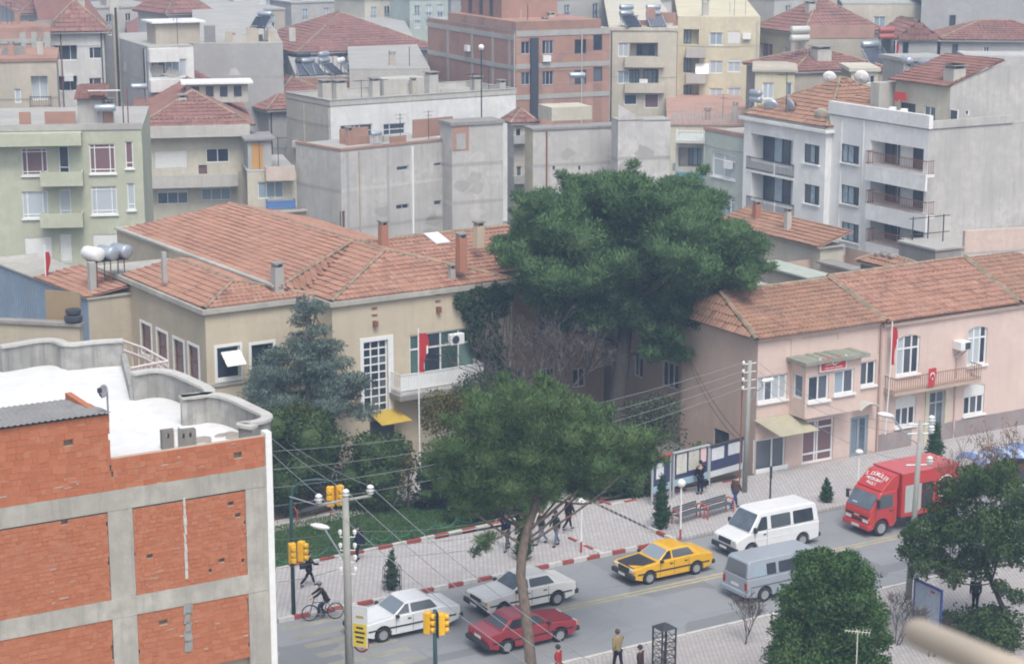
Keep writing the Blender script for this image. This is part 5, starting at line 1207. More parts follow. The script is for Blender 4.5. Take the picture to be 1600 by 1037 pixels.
m = MB(); m.bx(-.3, -.3, h.z1, h.W, h.D + .3, h.z1 + .22); m.build('roof', WAPT, h.root)
r = h.hip(2.7, TILE_D, .15, z=h.z1 + .4, tile=(.34, .45))
for i, (x, y, lab) in enumerate(((1228, 168, 'thin antenna mast standing on the old red roof of the white apartment house'),)): p = h.loc(at(x, y, h.z1 + 1.2)); yagi(h.M @ Vector((p.x, p.y, h.z1 + .6)), R(20), lab, 3.0)
for x, y, lab, rr in ((1294, 150, 'round white satellite dish on a pole on the old red roof, left one', .5), (1344, 150, 'round white satellite dish on a pole on the old red roof, right one', .55)): dish(atd(x, y + 8, 142), R(160), lab, rr, None, 1.6)
dish(h.M @ Vector((.5, h.D - 2.4, h.z1 + .3)), R(150), 'grey satellite dish at the left eaves of the white apartment house', .6, ALU, .7); dish(h.M @ Vector((.5, h.D - 4.4, h.z1 + .3)), R(110), 'tilted grey satellite dish beside the pole at the left eaves', .6, ALU, 1.0); dish(h.M @ Vector((.5, 1.3, h.z1 + .3)), R(150), 'dull brown satellite dish at the roof step of the white apartment house', .55, BEI, .7)
solar(atd(1180, 178, 146), R(120), 'two pale tanks on the left roof corner of the white apartment house', True, False, s=1.0)
# right block
h = corner_house('white_apartment', 'white apartment house with corner balconies and a bare grey side wall, right edge', 1452, 204, 127.5, 1296, 1640, th=29)
zt1 = h.z1
WN = []
for i, (yw_, yb) in enumerate(((241, 245), (305, 306), (363, 366))):
    WN += [(1328, yw_, 28, 29, 3, 'dkk', dict(fm=F_DARK, sill=WAPT)), (1401, yb, 84, 38, (0, .2, .45, 1), 'kdd', dict(loggia=1.3, glaz=[(.05, .45, .0, .95), (.72, .98, 0, .95)]))]
h.glaze('L', WAPT, WN); 
h.wall('R', GREYB); h.body(GREYB)
for y in (262, 326, 388):
    a, z = h.hit('L', 1447, y + 6, .7); c = h.hit('L', 1352, y - 3, .7)[0]; b_ = h.balcony('L', a, c, z - .25, .7, .9, 'rail', WAPT, RUST); m = MB(); h.fbox(m, 'L', a, c, z - 1.3, z - .42, .55, .7); m.build('balcony_apron', WAPT, b_)
for x in (1296, 1312, 1346): u = h.hit('L', x, 300)[0]; m = MB(); h.fbox(m, 'L', u - .06, u + .06, 0, h.z1 - .05, .002, .06); m.build('wall_rib', WAPT, h.root)
h.slab(CONC, t=.1); m = MB(); h.fbox(m, 'L', -.1, h.D, h.z1 + .1, h.z1 + .95, -.2, .12); m.build('parapet', WAPT, h.root); m = MB(); m.bx(.2, -.1, h.z1 + .1, 7, .12, h.z1 + .6); m.build('parapet', GREYB, h.root)
# penthouse with small red roof set back from the edge
a, z = h.hit('L', 1512, 196, -2.5); y0 = .9; m = MB(); x0 = 2.4
pz = h.z1 + 2.6
hp = []
for px, py, w, hh, k in ((1418, 180, 24, 38, 'd'), (1452, 178, 18, 24, 'm'), (1488, 182, 14, 22, 'd'), (1509, 176, 6, 8, 'd')): hp.append((px, py, w, hh, 2 if w > 15 else 1, k, dict(fm=F_WHITE if px > 1430 else F_DARK)))
h.glaze('L', CREAM, hp, u0=y0, u1=h.D * .62, z0=h.z1 + .1, z1=pz, off=-x0, name='penthouse_wall')
m = MB(); m.poly([(x0, y0, h.z1 + .1), (h.W, y0, h.z1 + .1), (h.W, y0, pz + 1.2), (x0 + 3, y0, pz + 1.1), (x0, y0, pz)]); m.build('penthouse_wall', GREYB, h.root)
rr = MB(); rr.bx(x0, y0 + .02, pz - .05, h.W, h.D * .62, pz); r = rr.build('penthouse_roof', CONC, h.root); tile_face(r, [(x0 - .4, h.D * .66, pz), (x0 - .4, y0 - .1, pz), (x0 + 4.5, y0 - .1, pz + 1.5), (x0 + 4.5, h.D * .66, pz + 1.5)], TILE_F, (.34, .46))
for px, py, w in ((1498, 150, 1.0), (1535, 158, .9), (1545, 148, .8)): p = h.loc(at(px, py, pz + .6)); chimney(r, (max(x0 + .8, p.x), max(y0 + .6, p.y), pz + .2), w, .9, OFFW)
rr2 = MB(); rr2.bx(.5, h.D * .7, h.z1 + .1, 7.5, h.D - .1, h.z1 + .55); r2 = rr2.build('roof', CONC, h.root); tile_face(r2, [(.4, h.D, h.z1 + .6), (.4, h.D * .68, h.z1 + .6), (6.5, h.D * .68, h.z1 + 2.5), (6.5, h.D, h.z1 + 2.5)], TILE_D, (.34, .46))
p = h.loc(at(1380, 195, h.z1)); m = MB(); m.bx(1.2, h.D * .64, h.z1 + .1, 2.8, h.D * .64 + .9, h.z1 + 2.4); m.build('roof_shaft', OFFW, h.root)
for q in range(2): 
    p = h.M @ Vector((x0 + 3.4, h.D * .70 + q * 2.2, pz - .3)); solar(p, R(130 - 30 * q), ('pale grey solar tank at the left end of the penthouse roof', 'white and brown solar tank behind the penthouse roof')[q], False, True, s=1.15)
cl = MB(); nn = 6
for i in range(nn): cl.bx(i * .2, -.02 + .02 * (i % 2), -.5 - .15 * random.random(), i * .2 + .19, .02, 0)
tag(cl.build('laundry', plain('cloth_red', (.55, .06, .05), .8), loc=h.M @ Vector((x0 - .5, h.hit('L', 1424, 178, -x0)[0], h.z1 + 1.9)), rz=R(119)), 'red laundry hanging in the penthouse terrace doorway', 'laundry')
for i, px in enumerate((1410, 1428)): m = MB(); m.lathe([(.0, 0), (.25, 0), (.28, .1), (.28, .7), (.24, .8), (0, .8)], n=12); tag(m.build('plastic_tub', WHITE, loc=h.M @ Vector((x0 - .9, h.hit('L', px, 195, -x0)[0], h.z1 + .1))), ('white plastic tub left of the red laundry on the roof terrace', 'white plastic tub right of the red laundry on the roof terrace')[i], 'tub')

# --- small tiled house right of the pine
h = corner_house('small_tiled_house', 'small cream house with a red tile roof between the big pine and the white flats', 1282, 388, 124, 1120, 1284, th=29, Wmin=1.8, z0=0)
h.wall('L', CREAM); h.wall('R', CREAM); h.body(CREAM); m = MB(); m.bx(-.3, -.2, h.z1, h.W, h.D, h.z1 + .1); r = m.build('roof', CONC, h.root); tile_face(r, [(-.35, h.D, h.z1 + .1), (-.35, -.25, h.z1 + .1), (2.4, -.25, h.z1 + .9), (2.4, h.D, h.z1 + .9)], TILE_D, (.32, .44)); chimney(r, (1.2, h.D * .75, h.z1 + .6), .4, .9, BRK); chimney(r, (.8, h.D * .4, h.z1 + .4), .35, 1.2, OFFW)
h = corner_house('green_roof_shed', 'low pale green flat roof beside the cream wall below the white flats', 1262, 436, 116, 1180, 1264, th=29, Wmin=1.6); h.wall('L', CREAM); h.wall('R', CREAM); h.body(CREAM); h.slab(plaster('roof_pale_green', (.42, .46, .40), .4), t=.12, over=.15)
h = corner_house('shop_front_house', 'dim ground-floor shop front under the white apartment house', 1330, 424, 121, 1282, 1345, th=29, z0=0); h.glaze('L', BEI, [(1300, 445, 26, 30, 2, 'd', dict(fm=F_WHITE))]); h.wall('R', BEI); h.body(BEI); h.slab(CONC_D, t=.15, over=.2)
# --- things behind the pink roof
h = corner_house('grey_shed', 'stained grey rendered outbuilding with concrete coping behind the pink roof', 1462, 392, 118, 1405, 1470, th=29, Wmin=2); h.wall('L', CONC_D); h.wall('R', CONC_D); h.body(CONC_D); h.slab(CONC, t=.12, over=.1)
h = corner_house('pink_rear_house', 'pink rear building with narrow windows at the right edge behind the tiled roof', 1478, 400, 124, 1465, 1700, th=17, Dmin=6)
PK2 = plaster('render_rose_pale', (.60, .47, .40), .3); h.glaze('R', PK2, [(1532, 412, 14, 26, 2, 'c'), (1557, 412, 12, 28, 1, 'd'), (1585, 410, 14, 28, 1, 'd')]); h.wall('L', PK2); h.body(PK2); h.slab(CONC, t=.15)
m = MB(); u = h.hit('R', 1505, 380, -.2)[0]; m.bx(u, .02, h.z1 + .15, h.W, .3, h.z1 + 1.5); m.build('parapet', PK2, h.root)
h = corner_house('ruin_shed', 'ragged rubble-topped shed with red tiles behind the pink roof ridge', 1412, 424, 114, 1345, 1414, th=29, Wmin=1.6); h.wall('L', CONC_D); h.wall('R', CONC_D); h.body(CONC_D); r = h.hip(.5, TILE_D, .2, tile=(.32, .44))
for k in range(9): m = MB(); m.ball((random.uniform(.2, 1.4), random.uniform(.5, h.D - .5), h.z1 + .42 + random.uniform(0, .15)), (random.uniform(.12, .34), random.uniform(.12, .34), random.uniform(.06, .16)), 5, 3); m.build('rubble', CONC_D, h.root)
h = corner_house('rear_roof_house', 'grey yard house with a small red roof at the right edge below the bare wall', 1500, 372, 132, 1398, 1660, th=29, Wmin=10); h.wall('L', GREYC); h.wall('R', GREYC); h.body(GREYC); h.slab(CONC_D, t=.15); h.hip(1.6, TILE_D, 0, x0=2.5, tile=(.34, .46), z=h.z1 + .3)
# scaffold of poles behind
t = thing('scaffold', 'thin iron frame with wires standing behind the pink roof', 'scaffold', atd(1425, 385, 121) - Vector((0, 0, .2)), R(29))
for x in (0, 1.2, 2.4): m = MB(); m.tube((x, 0, -1), (x, 0, 2.0), .04, n=5); m.build('upright', IRON, t)
for z in (.9, 1.9): m = MB(); m.tube((-.3, 0, z), (2.9, 0, z), .03, n=5); m.build('rail', IRON, t)

# --- left edge: blue shed, red roof, tanks
h = corner_house('blue_sheet_house', 'blue corrugated sheet wall under a low tile roof at the left edge', 138, 468, 106, -20, 152, th=36, Wmin=3)
h.wall('L', BLUE); h.wall('R', BEIGE_S); h.body(BEIGE_S); tw = MB(); tw.bx(-.1, -.1, h.z1, h.W, h.D, h.z1 + .1); r = tw.build('roof', CORN, h.root)
m = MB(); n = int(h.D / .25)
for k in range(n): m.bx(-.05, k * .25, .2, -.002, k * .25 + .12, h.z1 - .05)
m.build('corrugation', BLUE, h.root, kind='stuff')
tile_face(r, [(-.15, h.D * .5, h.z1 + .1), (-.15, -.1, h.z1 + .1), (2.7, -.1, h.z1 + .5), (2.7, h.D * .5, h.z1 + .5)], TILE, (.3, .45)); chimney(r, (.7, 1.0, h.z1 + .2), .35, 1.6, CONC, cap=False)
TANKW = plain('tank_white', (.72, .72, .70), .4)
t = thing('water_tank_frame', 'rusty frame carrying pale round water tanks on the left red roof', 'tank stand', h.M @ Vector((1.9, 1.6, h.z1 + .4)), R(36))
for x in (-.8, 0, .8):
    for y in (-.4, .4): m = MB(); m.tube((x, y, -.3), (x, y, 1.3), .035, n=5); m.build('leg', RUST, t)
m = MB(); m.bx(-1.0, -.55, 1.3, 1.0, .55, 1.36); m.build('platform', IRON, t)
for i, (dx, dy, lab) in enumerate(((-.85, -.1, 'pale round water tank at the left end of the rusty frame'), (-.1, -.25, 'grey-ended water tank in the middle of the rusty frame'), (.75, -.15, 'grey-ended water tank at the right end of the rusty frame'))):
    m = MB(); m.lathe([(.02, -.6), (.34, -.6), (.38, -.55), (.38, .55), (.34, .6), (.02, .6)], n=16, axis='y'); tag(m.build('water_tank', [TANKW, ALU, ALU][i], loc=h.M @ Vector((1.9 + dx, 1.6 + dy, h.z1 + .4 + 1.36 + .38)), rz=R(36 + 15), smooth=True), lab, 'water tank', 'water tanks on the frame')
flag('furled red flag on a short pole above the blue wall, left edge', h.M @ Vector((.3, h.hit('L', 62, 400, 0)[0], h.z1 + 1.6)), R(30), .8, 1.5, True, [(0, 0, .4), (0, 0, -1.6)], False)
h = corner_house('curved_wall_house', 'beige wall with dark coping and an orange board, left edge behind the white roof', -20, 503, 92, None, 124, th=-12, Dmin=.35); h.wall('L', BEIGE_S); h.wall('R', BEIGE_S); h.body(BEIGE_S); h.slab(CONC_D, t=.14, over=.12)
m = MB(); m.bx(-.9, -.02, -1.4, .9, .06, 1.3); tag(m.build('board', plaster('board_orange', (.34, .25, .15), .4), loc=h.M @ Vector((h.hit('R', 88, 490)[0], .75, h.z1 + .14)), rz=R(-18)), 'orange plywood board leaning on the beige wall, left edge', 'board')
m = MB(); m.lathe([(.0, 0), (.3, 0), (.42, .12), (.42, .3), (.3, .36), (0, .36)], n=14); m.lathe([(.0, .37), (.28, .37), (.36, .45), (.36, .62), (0, .68)], n=14); tag(m.build('junk_heap', F_DARK, loc=h.M @ Vector((h.hit('R', 113, 505)[0], .15, h.z1 + .14))), 'dark heap of scrap beside the orange board', 'scrap')

# --- upper right cluster
h = corner_house('cream_gable_house', 'cream house with big red roof behind the yellow apartment house, top right', 1258, 52, 200, 1186, 1330, th=25, Wmin=9); h.glaze('L', CREAM, [(1197, 85, 20, 34, 2, 'p', dict(depth=.4)), (1232, 84, 16, 20, 2, 'c')]); h.wall('R', CREAM); h.body(CREAM); r = h.hip(3.2, TILE_F, .5, tile=(.45, .55)); chimney(r, (2.5, 3, h.z1 + 1.5), .8, 1.2, OFFW); chimney(r, (4.5, 5, h.z1 + 2.2), .8, 1.2, OFFW)
h = corner_house('yellow_small_house', 'small bright yellow house with white windows left of the old red roof', 1180, 112, 168, 1172, 1242, th=-7, Dmin=8); h.glaze('R', YEL, [(1200, 142, 18, 26, 2, 'c', dict(bw=.1)), (1233, 140, 10, 22, 1, 'm', dict(bw=.1))]); h.body(YEL); h.slab(BEI, t=.18, over=.25)
h = corner_house('brick_top_house', 'beige house wall with a band of red brick along the top, upper right', 1262, 60, 192, 1256, 1366, th=2, Dmin=9); h.wall('R', BEI); h.body(BEI); m = MB(); m.bx(0, -.05, h.z1, h.W, .3, h.z1 + 1.2); m.build('roof_wall', BRICKF, h.root)
h = corner_house('red_roof_house', 'low house with a red roof and long silver tanks behind the old red roof', 1240, 112, 172, 1215, 1385, th=20, Dmin=9); h.wall('R', BEI); h.wall('L', DGREY); h.body(BEI); r = h.hip(1.6, TILE_F, .3, tile=(.42, .52)); chimney(r, (3.8, 2.2, h.z1 + .4), 1.4, 1.3, OFFW)
solar(h.M @ Vector((2.2, 3.2, h.z1 + 1.0)), R(20), 'long silver solar tank high above the low red roof', True, False, plain('tank_cream', (.5, .5, .46), .4), 1.5)
solar(h.M @ Vector((9.0, 2.6, h.z1 + .3)), R(15), 'blue-grey solar tank right of the low red roof', False, True, None, 1.5)
h = corner_house('tall_beige_house', 'tall beige house with bay and few windows at the top right', 1316, 8, 205, 1308, 1440, th=-6, Dmin=9); h.glaze('R', CREAM, [(1342, 35, 12, 16, 2, 'd'), (1374, 38, 18, 24, 2, 'k'), (1416, 40, 24, 26, 3, 'k')]); h.body(CREAM); h.slab(CONC, t=.2)
h = corner_house('tall_grey_house', 'tall plain grey house in the top right corner', 1440, 2, 200, 1432, 1660, th=-4, Dmin=9); h.glaze('R', GREYC, [(1488, 36, 10, 24, 1, 'd', dict(fm=F_DARK))]); h.body(GREYC); h.slab(CONC, t=.2)
h = corner_house('gable_hut', 'small grey hut with a red gable roof and dark door, upper right', 1402, 62, 182, 1392, 1465, th=2, Dmin=7); h.glaze('R', GREYC, [(1415, 75, 9, 18, 1, 'd', dict(fm=F_DARK))]); h.body(GREYC); h.hip(1.6, TILE_F, .3, gable=True, tile=(.4, .5))
h = corner_house('grey_terrace_house', 'grey house with red roof and a white door panel at the upper right edge', 1470, 62, 184, 1460, 1660, th=-6, Dmin=8); h.glaze('R', GREYC, [(1492, 80, 9, 22, 1, 'd', dict(fm=F_DARK)), (1541, 82, 9, 18, 2, 'd', dict(fm=F_WHITE))]); h.body(GREYC); h.hip(1.5, TILE_F, .4, tile=(.42, .52))
h = corner_house('concrete_roof_house', 'low bare house with a broad flat concrete roof, upper right', 1412, 96, 168, 1380, 1480, th=16); h.wall('R', GREYB); h.wall('L', GREYB); h.body(GREYB); h.slab(CONC, t=.3, over=.3)
h = corner_house('blue_shop', 'bright blue sheet kiosk with dark opening, upper right', 1464, 102, 165, 1455, 1508, th=0, Dmin=4); h.glaze('R', BLUE2, [(1486, 106, 14, 14, 1, 'd', dict(fm=F_DARK))]); h.body(BLUE2); h.slab(BLUE2, t=.15, over=.35)
h = corner_house('yellow_shop', 'yellow painted shop front with red door at the right edge, upper right', 1508, 104, 168, 1500, 1660, th=-4, Dmin=5); h.glaze('R', YSHOP, [(1524, 122, 10, 18, 1, 'p', dict(fm=RED)), (1562, 128, 12, 12, 1, 'm', dict(fm=RED))]); h.body(YSHOP); h.slab(GREYB, t=.9)
h = corner_house('cream_terrace', 'low cream terrace with pillars behind the old red roof', 1330, 112, 166, 1318, 1372, th=0, Dmin=5); h.glaze('R', CREAM, [(1352, 124, 30, 12, 4, 'd')]); h.body(CREAM); h.slab(CREAM, t=.3, over=.2)
solar(atd(1384, 80, 176), R(10), 'dull red water tank on legs left of the gable hut', True, False, plain('tank_red', (.35, .1, .09), .6), 1.2)
flag('small red and white flag on a short pole near the red tank, upper right', atd(1400, 68, 174), 0, .7, 1.4, True, [(0, 0, .2), (0, 0, -2.6)], False)
# --- farthest rows, closing the view up to the top edge
far = [(35, 22, 240, -60, 110, 'red'), (150, 14, 262, 105, 250, 'flat'), (262, 22, 225, 215, 330, 'red'), (345, 18, 240, 320, 445, 'flat'), (455, 6, 270, 430, 565, 'flat'), (570, 2, 262, 555, 640, 'flat'), (640, 0, 255, 628, 700, 'flat'), (705, -8, 280, 690, 800, 'red'), (812, 2, 245, 795, 960, 'flat'), (965, 4, 262, 950, 1090, 'flat'), (1100, -4, 270, 1080, 1200, 'red'), (1210, 0, 255, 1190, 1320, 'flat'), (1330, -10, 285, 1310, 1450, 'flat'), (1460, -14, 290, 1440, 1620, 'red'), (-20, 10, 300, -120, 60, 'flat'), (200, -6, 330, 120, 320, 'red'), (400, -10, 340, 330, 500, 'red'), (620, -18, 350, 540, 700, 'flat'), (860, -14, 330, 790, 960, 'red'), (1080, -20, 345, 1010, 1180, 'flat'), (1280, -20, 340, 1210, 1400, 'red')]
tones = [('white', WHITEW), ('grey', GREYC), ('cream', CREAM), ('tan', BEI), ('off-white', OFFW), ('pale green', PALEG), ('bare grey', GREYB)]
where = ['far left corner', 'left of the far left roofs', 'above the dark red roof', 'above the long grey house', 'left of the haze-blue block', 'above the wide hipped roof', 'beside the brick block', 'behind the brick block', 'above the brick block', 'above the cream balconies', 'above the yellow house', 'above the big red roof top right', 'above the tall beige house', 'above the top right corner', 'beyond the far left corner', 'deep behind the far left roofs', 'deep behind the long grey house', 'deep behind the hipped roof', 'deep behind the brick block', 'deep behind the yellow house', 'deep behind the top right roofs']
for i, (x, y, d, xl, xr, k) in enumerate(far):
    tn, mt = tones[(i * 3 + 1) % len(tones)]
    h = corner_house('distant_house', f'distant hazy {tn} house with {"red tile" if k == "red" else "flat"} roof {where[i]}', x, y, d, xl, xr, th=20 + (i * 7) % 20, group='distant houses at the top edge', Dmin=8)
    wn = []; 
    for r_i in range(3):
        for c_i in range(3):
            wn.append((x + (xr - x) * (.2 + .3 * c_i), y + 16 + r_i * 9000 / d / 3.0 / 1.05 - (xr - x) * (.2 + .3 * c_i) * .05, 9, 13, 2, random.choice('dkmc')))
    h.glaze('R', mt, wn); h.wall('L', mt); h.body(mt)
    if k == 'red': h.hip(2.6, TILE_F, .5, tile=(.6, .7))
    else: h.slab(CONC, t=.2, over=.1); m = MB(); m.bx(2, 2, h.z1 + .2, 4.5, 5, h.z1 + 2.2); m.build('roof_hut', OFFW, h.root)

# ================================================================ trees and shrubs
NEEDLE = foliage('pine_needles', (0.055, 0.111, 0.048), (0.146, 0.252, 0.100), (0.165, 0.239, 0.102)); NEEDLE_L = foliage('pine_needles_light', (0.056, 0.108, 0.040), (0.166, 0.263, 0.100), (0.210, 0.275, 0.115))
CEDAR = foliage('cedar_needles', (0.095, 0.129, 0.113), (0.208, 0.276, 0.235), (0.249, 0.299, 0.253)); LEAF_D = foliage('leaves_dark', (0.036, 0.073, 0.027), (0.100, 0.164, 0.057), (0.138, 0.188, 0.069)); LEAF_Y = foliage('leaves_yellowing', (.065, .078, .016), (.195, .182, .039), (.28, .20, .05))
LEAF_O = foliage('leaves_olive', (.054, .081, .041), (.115, .162, .081), (.15, .19, .11)); LEAF_R = foliage('leaves_rust', (.12, .05, .015), (.28, .13, .03), (.42, .24, .06)); IVY = foliage('ivy_leaves', (0.025, 0.059, 0.030), (0.064, 0.118, 0.058), (0.084, 0.132, 0.060))
CYP = foliage('cypress_scales', (.017, .049, .021), (.049, .112, .042), (.08, .13, .05)); CYP_L = foliage('cypress_bright', (.03, .07, .012), (.08, .15, .03), (.15, .22, .05)); MEDGREEN = foliage('leaves_mid', (0.039, 0.096, 0.029), (0.105, 0.202, 0.061), (0.182, 0.260, 0.085))
BARK_P = bark('bark_pine', (.15, .115, .09)); BARK_G = bark('bark_grey', (.16, .14, .125)); BARK_D = bark('bark_dark', (.055, .045, .038))
def foliage_tris(pads, n, L, w, out=1.0, up=.35, jit=.6, shell=(.72, 1.05), low=.35, leaf=False):
    """loose triangles over the pads; needles stand out from each pad, leaves lie at random"""
    res = []; rr = []; nn_ = []
    for c, r in pads:
        tone = rng.random()
        c = np.array(c, float); r = np.array(r if hasattr(r, '__len__') else (r, r, r), float); k = max(8, int(n * (r[0] * r[1] + r[0] * r[2] + r[1] * r[2]) / 3))
        d = rng.normal(0, 1, (k, 3)); d /= np.linalg.norm(d, axis=1)[:, None]
        m = d[:, 2] < 0; keep = ~m | (rng.random(k) < low); d = d[keep]; k = len(d)
        lump = 1 + .16 * np.sin(d[:, 0] * 5 + c[0] * 3) * np.sin(d[:, 1] * 6 + c[1] * 2) + .10 * np.sin(d[:, 2] * 9 + c[2] * 5)
        p = c + d * r * (rng.uniform(shell[0], shell[1], k) * lump)[:, None]
        nrm = d / r; nrm /= np.linalg.norm(nrm, axis=1)[:, None]
        ax = nrm * out + np.array([0, 0, up]) + rng.normal(0, jit, (k, 3)); ax /= np.linalg.norm(ax, axis=1)[:, None]
        sd_ = np.cross(ax, rng.normal(0, 1, (k, 3))); sd_ /= np.linalg.norm(sd_, axis=1)[:, None] + 1e-9
        l = (L * rng.uniform(.55, 1.3, k))[:, None]; ww = (w * rng.uniform(.6, 1.3, k))[:, None]
        if leaf: tri = np.stack([p - ax * l * .5, p + sd_ * ww, p + ax * l * .5], 1); tri2 = np.stack([p - ax * l * .5, p + ax * l * .5, p - sd_ * ww], 1); res += [tri, tri2]; q = rng.random(k) * .6 + tone * .4; rr += [q, q]; g = nrm * 1.0 + rng.normal(0, .45, (k, 3)); nn_ += [np.repeat(g, 3, 0)] * 2
        else: res.append(np.stack([p - sd_ * ww, p + sd_ * ww, p + ax * l], 1)); rr.append(rng.random(k) * .6 + tone * .4); nn_.append(np.repeat(nrm + rng.normal(0, .55, (k, 3)), 3, 0))
    N_ = np.concatenate(nn_); N_ /= np.linalg.norm(N_, axis=1)[:, None]
    global LAST_N
    LAST_N = N_.astype(np.float32)
    return np.concatenate(res).reshape(-1, 3), np.concatenate(rr)
def limb(mb, p, q, r0, r1, sag=0.0, n=6, k=5, wob=.08):
    p, q = Vector(p), Vector(q); L = (q - p).length; pts = []
    for i in range(k + 1):
        f = i / k; pts.append(p.lerp(q, f) + Vector((random.uniform(-1, 1), random.uniform(-1, 1), random.uniform(-1, 1))) * (wob * L * .12 if 0 < i < k else 0) + Vector((0, 0, sag * math.sin(math.pi * f))))
    mb.path(pts, [r0 + (r1 - r0) * i / k for i in range(k + 1)], n)
def tree(name, label, base, trunk, pads, mat, bk, n, L, w, cat='tree', group=None, limbs=True, core=None, **kw):
    base = Vector(base); t = thing(name, label, cat, base, 0, group); mb = MB()
    tp = [Vector(p[0]) - base for p in trunk]; mb.path(smooth(tp, 1), np.interp(np.linspace(0, 1, len(smooth(tp, 1))), np.linspace(0, 1, len(trunk)), [p[1] for p in trunk]).tolist(), 9)
    mb.build('trunk', bk, t, True)
    pl = [(Vector(c) - base, r) for c, r in pads]
    if limbs:
        lm = MB(); top = tp[-1]
        for c, r in (pl if len(pl) <= 18 else random.sample(pl, 18)):
            f = random.uniform(.55, 1.0); i = min(len(tp) - 2, int(f * (len(tp) - 1))); a = tp[i].lerp(tp[i+1], f * (len(tp) - 1) - i)
            limb(lm, a, Vector(c) - Vector((0, 0, .15)), trunk[-1][1] * .55, .03, -.15, 5)
        lm.build('branches', bk, t, True, kind='stuff')
    V, q = foliage_tris([(tuple(c), r) for c, r in pl], n, L, w, **kw)
    tri_mesh('crown', V, mat, t, 'stuff', q, LAST_N)
    if core:
        mb = MB()
        for c, r in pl: r_ = r if hasattr(r, '__len__') else (r, r, r); mb.ball(tuple(c), tuple(x * core for x in r_), 8, 6)
        mb.build('inner_foliage', mat, t, kind='stuff')
    return t

# big umbrella pine in the middle
b0 = at(966, 705); dp = (b0 - EYE).dot(Vector((0, _cp, -_sp)))
def wp(px, py, d): return atd(px, py, d)
tr = [(b0 - Vector((0, 0, .2)), .55), (wp(962, 640, dp), .46), (wp(972, 570, dp), .42), (wp(978, 500, dp), .36), (wp(985, 430, dp), .26)]
pads = []
cx, cy = 985, 405; mpp = dp / CAM_F
lobes = [(868, 338, 1.5), (922, 315, 1.6), (985, 307, 1.6), (1045, 312, 1.5), (1085, 325, 1.5), (825, 365, 1.3), (812, 402, .9), (850, 390, 1.8), (910, 370, 2.0), (980, 360, 2.1), (1050, 365, 2.0), (1110, 375, 1.6), (1150, 390, 1.5), (1165, 425, 1.2), (1160, 462, 1.0), (1100, 500, .9), (1130, 425, 1.6), (1070, 415, 1.9), (1000, 415, 1.8), (930, 425, 1.8), (870, 430, 1.6), (840, 440, .9), (895, 465, 1.2), (950, 462, 1.2), (1030, 468, 1.3), (1090, 462, 1.3), (1140, 465, 1.1), (1035, 520, 1.15), (1030, 545, .9), (1075, 490, 1.0), (1120, 488, .9), (868, 472, 1.0), (915, 492, 1.1), (848, 455, .9), (958, 492, 1.0), (1005, 498, 1.0), (885, 505, .6), (1060, 545, .6), (940, 445, 1.5)]
for x, y, r in lobes:
    for sgn in ((-1, 1) if y < 440 else (-1,)):
        dd = dp + sgn * random.uniform(.5, 5.0) * (1 if y < 440 else .35) * math.sqrt(max(.05, 1 - ((x - cx) / 215) ** 2))
        f = dd / dp; c0 = wp(x + random.uniform(-8, 8), y + random.uniform(-6, 6) + sgn * -4, dd); pads.append((c0, (r * .78, r * .78, r * .6)))
        for _ in range(4): a_ = random.uniform(0, 6.28); r2 = r * random.uniform(.36, .55); pads.append((c0 + Vector((math.cos(a_) * r * .75, math.sin(a_) * r * .75, random.uniform(-.25, .55) * r)), (r2, r2, r2 * .8)))
for c0, r0 in list(pads)[::2]:
    d_ = (c0 - wp(985, 420, dp)).normalized(); r2 = random.uniform(.22, .42); pads.append((c0 + d_ * r0[0] * random.uniform(.8, 1.15) + Vector((random.uniform(-.4, .4), random.uniform(-.4, .4), random.uniform(-.2, .35))), (r2, r2, r2 * .7)))
tree('umbrella_pine', 'huge dark umbrella pine with broad dome crown in the garden middle', b0, tr, pads, NEEDLE, BARK_D, 2800, .22, .032, up=.5, jit=.6, low=.55, core=.55, shell=(.5, 1.14))
# front pine with bent trunk
b1 = at(833, 1068); d1 = (b1 - EYE).dot(Vector((0, _cp, -_sp)))
tr = [(b1 - Vector((0, 0, .2)), .24), (wp(826, 1000, d1), .215), (wp(818, 930, d1 + .2), .20), (wp(812, 890, d1 + .3), .19), (wp(822, 830, d1 + .4), .17), (wp(842, 775, d1 + .5), .14), (wp(850, 710, d1 + .5), .10)]
pads = []
for x, y, r in ((760, 640, .75), (810, 632, .8), (860, 632, .85), (905, 650, .8), (730, 665, .6), (780, 675, .95), (840, 670, 1.0), (895, 685, .95), (940, 690, .8), (985, 690, .7), (1015, 690, .5), (715, 700, .65), (760, 715, .95), (820, 720, 1.0), (875, 725, .9), (930, 735, .75), (700, 735, .55), (740, 755, .8), (800, 765, .85), (850, 760, .7), (985, 725, .55), (1020, 715, .45), (725, 785, .55), (900, 765, .45), (955, 720, .6), (772, 780, .4), (770, 845, .28), (755, 860, .25), (790, 612, .55), (850, 612, .5), (705, 765, .45), (755, 780, .5), (905, 748, .5), (690, 712, .4), (940, 655, .5)):
    for sgn in ((-1, 1) if r > .6 else (0,)): pads.append((wp(x + random.uniform(-6, 6), y + random.uniform(-6, 6), d1 + .5 + sgn * random.uniform(.3, 1.9)), (r * 1.0, r, r * .8)))
for c0, r0 in list(pads):
    d_ = (c0 - wp(850, 715, d1)).normalized(); r2 = random.uniform(.12, .28); pads.append((c0 + d_ * r0[0] * random.uniform(.8, 1.2) + Vector((random.uniform(-.25, .25), random.uniform(-.25, .25), random.uniform(-.15, .2))), (r2, r2, r2 * .8)))
t = tree('leaning_pine', 'bright green pine with a bent bare trunk rising in front of the red car', b1, tr, pads, NEEDLE_L, BARK_P, 6500, .17, .016, up=.5, jit=.7, low=.6, core=.5, shell=(.4, 1.16))
